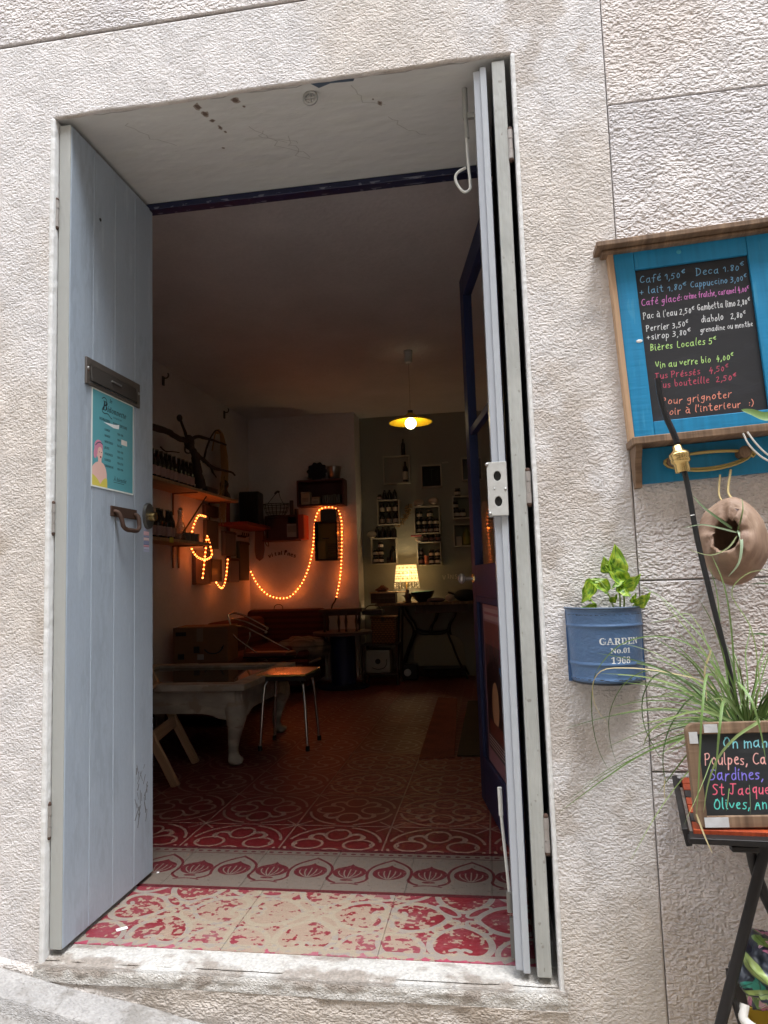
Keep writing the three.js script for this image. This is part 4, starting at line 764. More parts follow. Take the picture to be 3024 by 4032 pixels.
// ------------------------------------------------------------ folding table, slate sign, grass, lamp pole
const TY = 0.505, tq = (x, y, h = TY) => U(x, y, 'y', h);
{
  const bl = V(1.694, 0, 0.012), fl = V(1.624, 0, 0.38), wide = 0.62, dir = V(1, 0, 0.06).normalize();
  const o = thing('folding_table', 'black metal folding table with orange and black slatted top against the stucco wall', 'table', [bl.x, TY, bl.z]);
  const e = fl.clone().sub(bl), at = (u, v, y) => [dir.x * u * wide + e.x * v, y, dir.z * u * wide + e.z * v];
  const N = 7, orange = mat(0xffffff, 0.5, { map: woodTex([120, 44, 22], [186, 82, 40], 701) }), dark = mat([0.03, 0.025, 0.025], 0.5);
  for (let i = 0; i < N; i++) {
    const v0 = (i + 0.06) / N, v1 = (i + 0.94) / N;
    const s = [at(0.02, v0, 0), at(0.98, v0, 0), at(0.98, v1, 0), at(0.02, v1, 0)];
    mesh('slat', uvm(ext(poly(s.map((p) => [p[0], -p[2]])), 0.012, 0.001).rotateX(-Math.PI / 2).translate(0, -0.012, 0)), i % 3 === 2 ? dark : orange, o);
  }
  for (const [p, q] of [[[0, 0], [1, 0]], [[0, 1], [1, 1]], [[0, 0], [0, 1]], [[1, 0], [1, 1]]]) mesh('rim', slab(at(p[0], p[1], -0.013), at(q[0], q[1], -0.013), 0.012, 0.034, 0.002), M.iron, o);
  const foot = (p) => { const y = street(p[0] + bl.x) - TY; return [p[0], y + 0.004, p[2]]; };
  // crossed tube legs: from the top rail down across
  const A = U(3010, 3350, 'z', 0.34).sub(V(bl.x, TY, bl.z)), B = U(2855, 3970, 'z', 0.34).sub(V(bl.x, TY, bl.z)), D = B.clone().sub(A);
  const down = (P, dx, dz) => { const t = (street(P.x + bl.x) - TY - 0.0 - P.y) / dx[1]; return [P.x + dx[0] * t, P.y + dx[1] * t + 0.005, P.z + dz * t]; };
  const low = down(A, [D.x, D.y], 0);
  const top = V(A.x + 0.002, -0.03, A.z);
  mesh('leg', tube([top, V(A.x, A.y + 0.03, A.z), A, A.clone().add(D.clone().multiplyScalar(0.1)), A.clone().lerp(V(...low), 0.5), V(...low)], 0.0105, 60, 10), M.iron, o);
  mesh('leg', tube([V(0.06, -0.03, 0.31), V(0.075, -0.12, 0.31), V(0.30, foot([0.5, 0, 0.31])[1] * 0.62, 0.30), V(...foot([0.52, 0, 0.30]))], 0.0105, 60, 10), M.iron, o).visible = true;
  mesh('leg', tube([V(0.44, -0.03, 0.03), V(0.40, -0.16, 0.03), V(0.28, -0.5, 0.03), V(...foot([0.16, 0, 0.03]))], 0.0105, 40, 10), M.iron, o);
  mesh('leg', tube([V(0.2, -0.03, 0.03), V(0.24, -0.16, 0.03), V(0.36, -0.5, 0.03), V(...foot([0.5, 0, 0.03]))], 0.0105, 40, 10), M.iron, o);
  mesh('clasp', box(0.05, 0.012, 0.02, 0.0, 0, 0, 0.003).translate(0.035, -0.033, 0.36), M.iron, o);
}
{
  const p = (x, y) => U(x, y, 'z', 0.34);
  const bl = p(2722, 3245), tl = p(2682, 2866);
  const hgt = tl.y - bl.y, o = thing('slate_sign', 'small wood-framed slate sign listing seafood, propped on the slatted table', 'sign', [bl.x, TY + 0.002, 0.366]);
  o.rotation.set(-0.10, 0.05, 0.02);
  const w = 0.36, h = 0.197, f = 0.022, d = 0.011;
  const rnded = (x0, y0, x1, y1, r) => { const s = new THREE.Shape(); s.moveTo(x0 + r, y0); s.lineTo(x1 - r, y0); s.absarc(x1 - r, y0 + r, r, -Math.PI / 2, 0); s.lineTo(x1, y1 - r); s.absarc(x1 - r, y1 - r, r, 0, Math.PI / 2); s.lineTo(x0 + r, y1); s.absarc(x0 + r, y1 - r, r, Math.PI / 2, Math.PI); s.lineTo(x0, y0 + r); s.absarc(x0 + r, y0 + r, r, Math.PI, Math.PI * 1.5); return s; };
  const fr = rnded(0, 0, w, h, 0.02), hole = new THREE.Path(); hole.moveTo(f, f); hole.lineTo(f, h - f); hole.lineTo(w - f, h - f); hole.lineTo(w - f, f); fr.holes.push(hole);
  const frame = mesh('frame', uvm(ext(fr, d, 0.002)), M.wood, o);
  const tape = mat([0.55, 0.55, 0.56], 0.35, { bumpMap: T.wallBump, bumpScale: 0.002 });
  mesh('tape', box(0.045, 0.018, 0.001, 0.038, 0.011, d + 0.0027), tape, frame); mesh('tape', box(0.026, 0.016, 0.001, 0.048, h - 0.011, d + 0.0027), tape, frame); mesh('tape', box(0.016, 0.022, 0.001, 0.013, h - 0.028, d + 0.0027).rotateZ(0.0), tape, frame);
  const t = canvas(1264, 612, (g, W2, H2) => {
    g.fillStyle = 'rgb(34,37,40)'; g.fillRect(0, 0, W2, H2);
    for (let i = 0; i < 50; i++) { g.fillStyle = `rgba(150,150,150,${rr(0.02, 0.07)})`; g.beginPath(); g.ellipse(rr(0, W2), rr(0, H2), rr(20, 160), rr(4, 26), 0, 0, 7); g.fill(); }
    const line = (t, x, y, x1, size, c) => { const keep = seed, w = hand(document.createElement('canvas').getContext('2d'), t, 0, 0, size, c); seed = keep; hand(g, t, x, y, size, c, 1, (x1 - x) / w); };
    line('On mange ici:', 190, 112, 830, 108, '#8fe4f4'); line('Poulpes, Calamars', 36, 238, 800, 110, '#fbb8b0'); line('Sardines, Anchois', 58, 352, 840, 110, '#8d7ff0'); line('St Jacques, Aïoli', 66, 460, 800, 102, '#fb6a86'); line('Olives, Anchoïade', 62, 566, 800, 100, '#62e8d8');
  });
  mesh('slate', new THREE.PlaneGeometry(w - 2 * f, h - 2 * f).translate(w / 2, h / 2, d * 0.55), mat(0xffffff, 0.6, { map: t }), o);
}
const POT = U(2925, 2900, 'z', 0.20);
{
  const o = thing('grass_pot', 'grey pot of long arching grass blades behind the slate sign', 'plant', [POT.x + 0.01, TY + 0.001, 0.20]);
  mesh('pot', lathe([[0.001, 0], [0.055, 0], [0.062, 0.03], [0.07, 0.12], [0.074, 0.125], [0.074, 0.135], [0.066, 0.135], [0.062, 0.11], [0.001, 0.108]], 28), mat([0.16, 0.15, 0.15], 0.8), o);
  const greens = [[0.14, 0.23, 0.06], [0.19, 0.30, 0.09], [0.09, 0.15, 0.05], [0.27, 0.36, 0.13]].map((c) => mat(c, 0.5, { transmission: 0.25, thickness: 0, side: THREE.DoubleSide }));
  const straw = mat([0.55, 0.47, 0.26], 0.7, { side: THREE.DoubleSide });
  const base = V(0, 0.112, 0);
  const add = (pts, w, m) => mesh('blade', ribbon(pts, w, V(0.15, 0.3, 1)), m, o);
  for (let i = 0; i < 170; i++) {
    const a = rr(0, 6.283), r = rr(0.0, 0.035), L = rr(0.18, 0.46), lift = rr(0.35, 1.0), out = rr(0.3, 1);
    let dx = Math.cos(a), dz = Math.sin(a) * 0.62; if (POT.z * 0 + 0.2 + dz * L * out < 0.015) dz *= 0.3;
    const p0 = base.clone().add(V(dx * r, 0, dz * r)), pts = [p0];
    for (let k = 1; k <= 6; k++) { const t = k / 6, s = t * L; let z = p0.z + dz * s * out * (0.5 + 0.5 * t); z = Math.max(z, -0.185); pts.push(V(p0.x + dx * s * out * (0.45 + 0.6 * t) + rr(-0.004, 0.004), p0.y + s * lift - (0.5 + 0.9 * (1 - lift)) * L * t * t * out * 0.9, z)); }
    add(pts, rr(0.0035, 0.0075), greens[i % 4]);
  }
  // the long blades the photograph shows against the wall
  const path = (list, w, m) => add(list.map(([x, y, z]) => U(x, y, 'z', z).sub(o.position)), w, m);
  path([[2900, 2860, 0.2], [2800, 2560, 0.19], [2700, 2440, 0.16], [2600, 2350, 0.12], [2520, 2305, 0.08]], 0.0034, greens[1]);
  path([[2900, 2860, 0.2], [2830, 2640, 0.2], [2700, 2530, 0.18], [2560, 2505, 0.16], [2440, 2540, 0.15], [2370, 2610, 0.15], [2345, 2650, 0.15]], 0.0042, greens[0]);
  path([[2890, 2860, 0.2], [2800, 2700, 0.2], [2640, 2650, 0.2], [2480, 2630, 0.2], [2370, 2640, 0.19], [2335, 2690, 0.18], [2345, 2780, 0.17], [2400, 2860, 0.16]], 0.003, straw);
  path([[2345, 2650, 0.15], [2330, 2740, 0.14], [2335, 2860, 0.13], [2360, 2960, 0.12], [2400, 3040, 0.12]], 0.0026, greens[2]);
  path([[2890, 2860, 0.2], [2760, 2720, 0.2], [2560, 2640, 0.19], [2460, 2690, 0.18], [2400, 2810, 0.17], [2405, 2930, 0.16], [2430, 3010, 0.16]], 0.003, greens[2]);
  path([[2890, 2850, 0.2], [2740, 2740, 0.19], [2600, 2650, 0.17], [2535, 2730, 0.16], [2535, 2850, 0.15], [2580, 2950, 0.14], [2610, 3000, 0.14]], 0.004, greens[2]);
  path([[2900, 2850, 0.2], [2740, 2740, 0.22], [2650, 2840, 0.22], [2615, 2940, 0.22], [2612, 3030, 0.22], [2630, 3110, 0.22]], 0.0042, greens[2]);
  path([[2620, 3060, 0.22], [2615, 3110, 0.22], [2622, 3165, 0.22]], 0.003, straw);
  path([[2920, 2860, 0.24], [2780, 2800, 0.3], [2660, 2820, 0.33], [2560, 2880, 0.33], [2530, 2945, 0.32]], 0.0055, greens[3]);
  path([[2920, 2860, 0.24], [2760, 2800, 0.26], [2620, 2830, 0.26], [2500, 2855, 0.26]], 0.0048, greens[3]);
  path([[2930, 2840, 0.24], [2790, 2650, 0.36], [2765, 2800, 0.42], [2755, 2980, 0.42], [2750, 3100, 0.42], [2742, 3210, 0.42]], 0.006, greens[1]);
  path([[2742, 3205, 0.42], [2778, 3300, 0.42], [2806, 3362, 0.42]], 0.004, straw);
  path([[2930, 2840, 0.24], [2850, 2760, 0.38], [2835, 2850, 0.42], [2825, 2960, 0.42], [2815, 3060, 0.42]], 0.0075, greens[1]);
  path([[2960, 2820, 0.24], [2900, 2680, 0.36], [2960, 2760, 0.42], [2995, 2880, 0.42], [3015, 2990, 0.42]], 0.007, greens[1]);
  path([[2920, 2860, 0.24], [2990, 2840, 0.40], [2900, 2900, 0.42], [2830, 2980, 0.42], [2790, 3080, 0.42], [2770, 3200, 0.42]], 0.0065, greens[3]);
  path([[2890, 2850, 0.2], [2840, 2500, 0.18], [2820, 2320, 0.16], [2790, 2220, 0.14]], 0.004, greens[1]);
  path([[2900, 2850, 0.2], [2880, 2480, 0.2], [2850, 2300, 0.2], [2800, 2180, 0.18]], 0.005, greens[0]);
  path([[2800, 2560, 0.22], [2775, 2640, 0.22], [2780, 2720, 0.22], [2785, 2790, 0.22]], 0.005, straw);
  path([[2880, 2840, 0.2], [2720, 2420, 0.14], [2620, 2440, 0.10], [2550, 2455, 0.08]], 0.003, greens[3]);
  path([[3000, 2800, 0.2], [2960, 2480, 0.2], [2880, 2330, 0.2], [2940, 2260, 0.2], [3024, 2240, 0.2]], 0.003, greens[3]);
  path([[3020, 2500, 0.12], [2985, 2495, 0.12], [2950, 2500, 0.12]], 0.006, greens[2]);
  path([[3030, 2300, 0.12], [2990, 2296, 0.12], [2955, 2300, 0.12]], 0.004, greens[2]);
}
{
  const P = [U(2935, 2960, 'z', 0.20), U(2880, 2680, 'z', 0.185), U(2800, 2350, 'z', 0.17), U(2745, 2120, 'z', 0.16), U(2705, 1900, 'z', 0.155), U(2684, 1820, 'z', 0.153)];
  const o = thing('lamp_pole', 'slim black pole with a brass lamp holder leaning before the menu board', 'lamp pole', P[0].toArray());
  const R = (p) => p.clone().sub(P[0]);
  P[0].y = TY + 0.02; o.position.y = P[0].y;
  mesh('pole', tube([V(0.006, -0.018, 0), R(P[1]), R(P[2]), R(P[3]), R(P[4]), R(P[5])], 0.0062, 80, 10), M.black, o);
  const top = U(2590, 1490, 'z', 0.15), mid = U(2622, 1640, 'z', 0.15), bot = U(2668, 1745, 'z', 0.152);
  mesh('arm_tube', tube([R(bot), R(U(2645, 1690, 'z', 0.152)), R(mid), R(U(2600, 1560, 'z', 0.15)), R(top)], 0.0072, 40, 10), mat([0.03, 0.03, 0.033], 0.25, { metalness: 0.5 }), o);
  const s = R(U(2664, 1752, 'z', 0.153)), e = R(U(2690, 1858, 'z', 0.153)), L = e.distanceTo(s), prof = [[0.006, 0], [0.010, 0.002], [0.012, 0.012], [0.020, 0.018], [0.0235, 0.022], [0.0235, 0.03], [0.021, 0.034], [0.0235, 0.036], [0.0225, 0.042], [0.0175, 0.046], [0.0175, L], [0.015, L], [0.015, 0.046]];
  const soc = lathe(prof.map(([r, y]) => [r, y]), 28).applyQuaternion(new THREE.Quaternion().setFromUnitVectors(V(0, 1, 0), e.clone().sub(s).normalize())).translate(s.x, s.y, s.z);
  mesh('brass_socket', soc, M.brass, o);
  mesh('thread', tube([R(U(2718, 2030, 'z', 0.17)), R(U(2735, 2027, 'z', 0.172))], 0.001, 4, 5), M.white, o);
}
// things stacked under the table
{
  const q = (x, y, z) => U(x, y, 'z', z);
  const o = thing('metal_rack', 'small black scrolled metal rack with sheet sides under the slatted table', 'rack');
  const z = 0.23, a = q(2856, 3812, z), b = q(2905, 3920, z);
  const s = [[2856, 3812], [3024, 3816], [3100, 3960], [2910, 3960], [2866, 3880], [2860, 3850]].map(([x, y]) => { const p = q(x, y, z); return [p.x, p.y]; });
  mesh('side_sheet', ext(poly(s), 0.004, 0.0008).translate(0, 0, z), mat([0.045, 0.04, 0.04], 0.55, { metalness: 0.3 }), o);
  mesh('scroll_rod', tube([q(2928, 3775, 0.30), q(2950, 3788, 0.30), q(2960, 3808, 0.30), q(2990, 3770, 0.30), q(3015, 3748, 0.30), q(3060, 3742, 0.30)], 0.0042, 40, 8), M.iron, o);
  mesh('scroll_rod', tube([q(2922, 3800, 0.30), q(2935, 3815, 0.30), q(2955, 3808, 0.30), q(2965, 3800, 0.30)], 0.0042, 30, 8), M.iron, o);
  const f = street(1.72), br = q(2885, 3930, 0.34);
  mesh('brace', tube([q(2868, 3925, 0.34), br, q(2905, 3990, 0.335), q(2925, 4060, 0.33), V(1.735, f + 0.006, 0.33)], 0.0062, 40, 8), M.iron, o);
  mesh('post', bar([1.86, f - 0.01, 0.2], [1.86, q(2856, 3812, z).y, 0.2], 0.005), M.iron, o);
}
{
  const c = U(2990, 4020, 'z', 0.24);
  const o = thing('yellow_crate', 'bright yellow crate standing low beneath the slatted table', 'crate', [c.x + 0.10, street(c.x + 0.1) + 0.003, 0.25]);
  const top = U(2930, 3964, 'z', 0.15).y - o.position.y, x0 = U(2912, 3966, 'z', 0.15).x - o.position.x, ym = mat([0.70, 0.48, 0.06], 0.5);
  const x1 = x0 + 0.32;
  mesh('side', bb(x0, x1, 0, top, 0.10, 0.108, 0.002), ym, o); mesh('side', bb(x0, x1, 0, top, -0.108, -0.10, 0.002), ym, o);
  mesh('end', bb(x0, x0 + 0.008, 0.001, top - 0.001, -0.0995, 0.0995, 0.002), ym, o); mesh('end', bb(x1 - 0.008, x1, 0.001, top - 0.001, -0.0995, 0.0995, 0.002), ym, o);
  mesh('base', bb(x0 + 0.008, x1 - 0.008, 0.001, 0.01, -0.0995, 0.0995), ym, o);
}
{
  const c = U(3008, 3838, 'z', 0.285);
  const o = thing('floral_bag', 'crumpled green and pink floral oilcloth bag with white trim resting on the yellow crate', 'bag', [c.x, c.y, 0.285]);
  const ft = canvas(512, 512, (g, w, h) => { g.fillStyle = 'rgb(44,50,62)'; g.fillRect(0, 0, w, h); const C = ['rgb(112,142,74)', 'rgb(70,108,66)', 'rgb(196,120,150)', 'rgb(222,176,190)', 'rgb(58,150,132)', 'rgb(40,36,64)', 'rgb(150,170,96)']; for (let i = 0; i < 150; i++) { g.fillStyle = C[rnd() * C.length | 0]; g.save(); g.translate(rr(0, w), rr(0, h)); g.rotate(rr(0, 6)); g.beginPath(); g.ellipse(0, 0, rr(20, 60), rr(8, 20), 0, 0, 7); g.fill(); g.strokeStyle = 'rgba(20,40,24,.5)'; g.lineWidth = 2; g.beginPath(); g.moveTo(-40, 0); g.lineTo(40, 0); g.stroke(); g.restore(); } });
  const g = new THREE.SphereGeometry(0.078, 72, 48), p = g.attributes.position;
  for (let i = 0; i < p.count; i++) { const v = V(p.getX(i), p.getY(i), p.getZ(i)), n = v.clone().normalize(); const k = 1 + 0.55 * (vn(n.x * 0.5 + 0.5, n.y * 0.5 + n.z * 0.25 + 0.5, 7, 7, 81) - 0.5) + 0.34 * Math.abs(vn(n.x * 0.5 + 0.5 + n.z * 0.3, n.y * 0.5 + 0.5, 14, 14, 82) - 0.5); v.multiplyScalar(k); p.setXYZ(i, v.x * 0.95 + 0.03, Math.max(v.y * 0.86, -0.062), v.z); }
  g.computeVertexNormals();
  mesh('cloth', g, mat(0xffffff, 0.35, { map: ft }), o);
  mesh('trim', tube([[-0.055, -0.03, 0.05], [-0.062, -0.052, 0.06], [-0.04, -0.066, 0.07], [-0.01, -0.064, 0.085], [0.02, -0.050, 0.09], [0.06, -0.048, 0.09]], 0.009, 60, 8), M.white, o);
}

{ // a broad leaf of a plant standing beyond, and white strings over the menu shelf
  const o = thing('broad_leaf_plant', 'plant with broad green leaves reaching in front of the menu shelf', 'plant', [2.16, 1.39, 0.06]);
  const gm = mat([0.16, 0.27, 0.07], 0.45, { transmission: 0.25, thickness: 0, side: THREE.DoubleSide });
  const p = (x, y, z) => U(x, y, 'z', z).sub(o.position);
  mesh('blade', ribbon([V(0, -0.02, 0.02), V(-0.09, 0.02, 0.06), p(3024, 1640, 0.13), p(2960, 1622, 0.13), p(2918, 1613, 0.13)], 0.034, V(0, 0.25, 1)), gm, o);
  mesh('blade', ribbon([V(0, -0.02, 0.02), V(0.05, 0.08, 0.05), V(0.06, 0.2, 0.08), V(0.02, 0.28, 0.1)], 0.03, V(0, 0.25, 1)), gm, o);
  mesh('pot', lathe([[0.001, -0.075], [0.04, -0.075], [0.052, 0.0], [0.048, 0.0], [0.038, -0.065], [0.001, -0.06]], 24), mat([0.3, 0.16, 0.1], 0.8), o);
  const q = (x, y) => U(x, y, 'z', 0.10);
  one('string', 'pair of loose white strings hanging over the menu shelf', 'string', [tube([q(2925, 1706), q(2950, 1752), q(3000, 1800), q(3060, 1830)], 0.0022, 30, 6), tube([q(2942, 1700), q(2970, 1738), q(3010, 1780), q(3060, 1815)], 0.0022, 30, 6)], M.white);
}
// ------------------------------------------------------------ inside: lamps
const warm = new THREE.Color(1.0, 0.72, 0.36);
function lampLight(parent, p, color, power, size) { const l = new THREE.PointLight(color, power); l.position.set(...p); l.shadow.radius = size; l.castShadow = true; parent.add(l); return l; }
{
  const p = U(1603, 1382, 'y', CEIL), b = U(1617, 1667, 'z', p.z);
  const o = thing('pendant_lamp', 'yellow dish pendant lamp with a lit round bulb hanging from the ceiling', 'lamp', [b.x, b.y, p.z]);
  const y = b.y, R = 0.165;
  mesh('shade', lathe([[0.028, 0.075], [0.035, 0.07], [0.06, 0.055], [R, 0.012], [R + 0.003, 0.006], [R - 0.003, 0.006], [0.058, 0.048], [0.03, 0.062]], 48), mat([0.75, 0.50, 0.02], 0.35, { side: THREE.DoubleSide }), o);
  mesh('bulb', sph(0.043, 0, 0, 0, 1, 1, 1, 24), mat([1, 1, 1], 0.4, { emissive: new THREE.Color(1.0, 0.84, 0.5), emissiveIntensity: 2.6 }), o);
  mesh('socket', bar([0, 0.04, 0], [0, 0.10, 0], 0.02), M.black, o);
  mesh('flex', bar([0, 0.10, 0], [0, CEIL - y - 0.09, 0], 0.0016, 0.0016, 6), mat([0.25, 0.22, 0.2], 0.6), o);
  mesh('ceiling_rose', lathe([[0.001, CEIL - y], [0.034, CEIL - y], [0.034, CEIL - y - 0.02], [0.030, CEIL - y - 0.03], [0.030, CEIL - y - 0.085], [0.02, CEIL - y - 0.10], [0.001, CEIL - y - 0.10]], 24), mat([0.5, 0.5, 0.5], 0.4), o);
  lampLight(o, [0, 0, 0], warm, 0.020, 2.1);
}
const TZ = -5.09;                                                       // front edge of the sewing table
{
  const o = thing('table_lamp', 'small table lamp with crocheted white shade and bead fringe, lit, on the sewing table', 'lamp', [0.405, 0.768, -5.28]);
  const st = canvas(1024, 256, (g, w, h) => {
    g.fillStyle = 'rgb(226,214,190)'; g.fillRect(0, 0, w, h); g.strokeStyle = 'rgb(120,96,64)'; g.lineWidth = 5;
    for (let i = 0; i < 16; i++) { g.beginPath(); g.moveTo(i * 64, 0); g.lineTo(i * 64, h); g.stroke(); for (let k = 0; k < 3; k++) { g.fillStyle = 'rgb(146,118,82)'; g.beginPath(); g.arc(i * 64 + 32, 48 + k * 76, 14, 0, 7); g.fill(); for (let q = 0; q < 6; q++) { g.beginPath(); g.arc(i * 64 + 32 + Math.cos(q) * 22, 48 + k * 76 + Math.sin(q) * 22, 5, 0, 7); g.fill(); } } }
    g.lineWidth = 8; for (const y of [4, 96, 168, h - 4]) { g.beginPath(); g.moveTo(0, y); g.lineTo(w, y); g.stroke(); }
  });
  const sh = mesh('shade', new THREE.CylinderGeometry(0.103, 0.126, 0.180, 40, 1, true).translate(0, 0.294, 0), mat(0xffffff, 0.9, { map: st, transmission: 0.55, thickness: 0, side: THREE.DoubleSide }), o);
  for (const [r, y] of [[0.103, 0.384], [0.115, 0.294], [0.126, 0.204]]) mesh('hoop', new THREE.TorusGeometry(r, 0.0025, 6, 40).rotateX(Math.PI / 2).translate(0, y, 0), M.cream, sh);
  const gl = mat([0.8, 0.75, 0.65], 0.15, { transmission: 0.5, thickness: 0 });
  for (let i = 0; i < 22; i++) { const a = i / 22 * Math.PI * 2, d = 0.012 + 0.018 * (i % 2); mesh('bead', [sph(0.006, Math.cos(a) * 0.126, 0.194 - d * 0.3, Math.sin(a) * 0.126, 1, 1.6, 1, 8), sph(0.008, Math.cos(a) * 0.127, 0.178 - d, Math.sin(a) * 0.127, 0.8, 1.4, 0.8, 8)], gl, sh); }
  mesh('bulb', sph(0.026, 0.012, 0.283, 0, 1, 1.2, 1, 20), mat([1, 1, 1], 0.4, { emissive: new THREE.Color(1.0, 0.85, 0.5), emissiveIntensity: 3 }), o);
  mesh('stem', lathe([[0.001, 0], [0.05, 0], [0.05, 0.008], [0.02, 0.02], [0.012, 0.05], [0.022, 0.09], [0.012, 0.13], [0.010, 0.24], [0.001, 0.24]], 24), M.brass, o);
  lampLight(o, [0.012, 0.283, 0], warm, 0.065, 1.2);
}
// rope light: clear tube with orange diodes, looped over hooks on the left and back walls
{
  const wallL = (x, y) => U(x, y, 'x', XL + 0.09), wallB = (x, y) => U(x, y, 'z', ZB + 0.05);
  const o = thing('rope_light', 'glowing orange rope light looped over the crates on the pale walls', 'rope light');
  const runs = [
    [[808, 2034], [795, 2030], [782, 2030], [768, 2055], [757, 2090], [753, 2115], [752, 2150], [765, 2180], [790, 2200], [820, 2200], [834, 2184], [828, 2150], [815, 2112], [812, 2145], [806, 2200], [802, 2240], [798, 2275]].map((p) => wallL(...p)),
    [[897, 2204], [894, 2235], [890, 2270], [884, 2300], [874, 2316], [862, 2308], [852, 2294]].map((p) => wallL(...p)),
    [[988, 2252], [1010, 2295], [1045, 2335], [1075, 2351], [1110, 2356], [1140, 2350], [1180, 2310], [1210, 2250], [1230, 2170], [1238, 2080], [1243, 2040], [1256, 2010], [1275, 1999], [1310, 1998], [1332, 2012], [1344, 2050], [1346, 2100], [1345, 2160], [1343, 2230], [1337, 2290], [1325, 2350]].map((p) => wallB(...p)),
  ];
  const glow = mat([0.9, 0.35, 0.1], 0.3, { emissive: new THREE.Color(1.0, 0.16, 0.01), emissiveIntensity: 0.16 });
  const dio = mat([1, 0.8, 0.5], 0.4, { emissive: new THREE.Color(1.0, 0.19, 0.04), emissiveIntensity: 2.9 });
  for (const r of runs) {
    const c = new THREE.CatmullRomCurve3(r), L = c.getLength(), n = Math.round(L / 0.037);
    const sl = mesh('rope_sleeve', new THREE.TubeGeometry(c, r.length * 6, 0.0062, 8), glow, o);
    const gs = []; for (let i = 0; i <= n; i++) { const p = c.getPointAt(i / n); gs.push(sph(0.0082, p.x, p.y, p.z, 1, 1, 1, 8)); }
    const d = mesh('diode_light', gs, dio, sl); d.userData.kind = 'stuff';
    const m = Math.max(2, Math.round(L / 0.42));
    for (let i = 0; i < m; i++) { const p = c.getPointAt((i + 0.5) / m), q = r === runs[2] ? [p.x, p.y, p.z + 0.02] : [p.x + 0.02, p.y, p.z]; lampLight(o, q, new THREE.Color(1.0, 0.19, 0.02), 0.0026, 0.5); }
  }
  mesh('cable', tube([wallB(1325, 2350), wallB(1318, 2368), wallB(1309, 2382), wallB(1305, 2400)], 0.008, 20, 8), M.black, o);
}
// ------------------------------------------------------------ left wall: shelves, bottles, driftwood
const bottleGlass = mat([0.012, 0.008, 0.006], 0.12), labelPink = mat([0.42, 0.26, 0.25], 0.7), labelPale = mat([0.55, 0.48, 0.40], 0.7), capM = mat([0.2, 0.18, 0.16], 0.4, { metalness: 0.6 });
const beerProf = [[0.001, 0], [0.029, 0.001], [0.031, 0.006], [0.031, 0.105], [0.027, 0.13], [0.015, 0.158], [0.0125, 0.19], [0.0125, 0.2], [0.001, 0.2]];
const wineProf = [[0.001, 0], [0.035, 0.001], [0.037, 0.006], [0.037, 0.185], [0.03, 0.21], [0.015, 0.235], [0.014, 0.29], [0.001, 0.29]];
function bottle(prof, label, group, pos, lab = labelPink, glassM = bottleGlass, k = 1, capped = true) {
  const o = thing('bottle', label, 'bottle', pos, group), r = prof[3][0], h = prof[prof.length - 1][1];
  mesh('glass', lathe(prof, 20), glassM, o);
  if (lab) mesh('label', new THREE.CylinderGeometry(r + 0.0006, r + 0.0006, prof[3][1] * 0.62, 20, 1, true).translate(0, prof[3][1] * 0.48, 0), lab, o);
  if (capped) mesh('cap', new THREE.CylinderGeometry(prof[prof.length - 2][0] + 0.0015, prof[prof.length - 2][0] + 0.0025, 0.01, 16).translate(0, h + 0.001, 0), capM, o);
  o.scale.setScalar(k);
  return o;
}
const S1 = 1.775, S2 = 1.352;
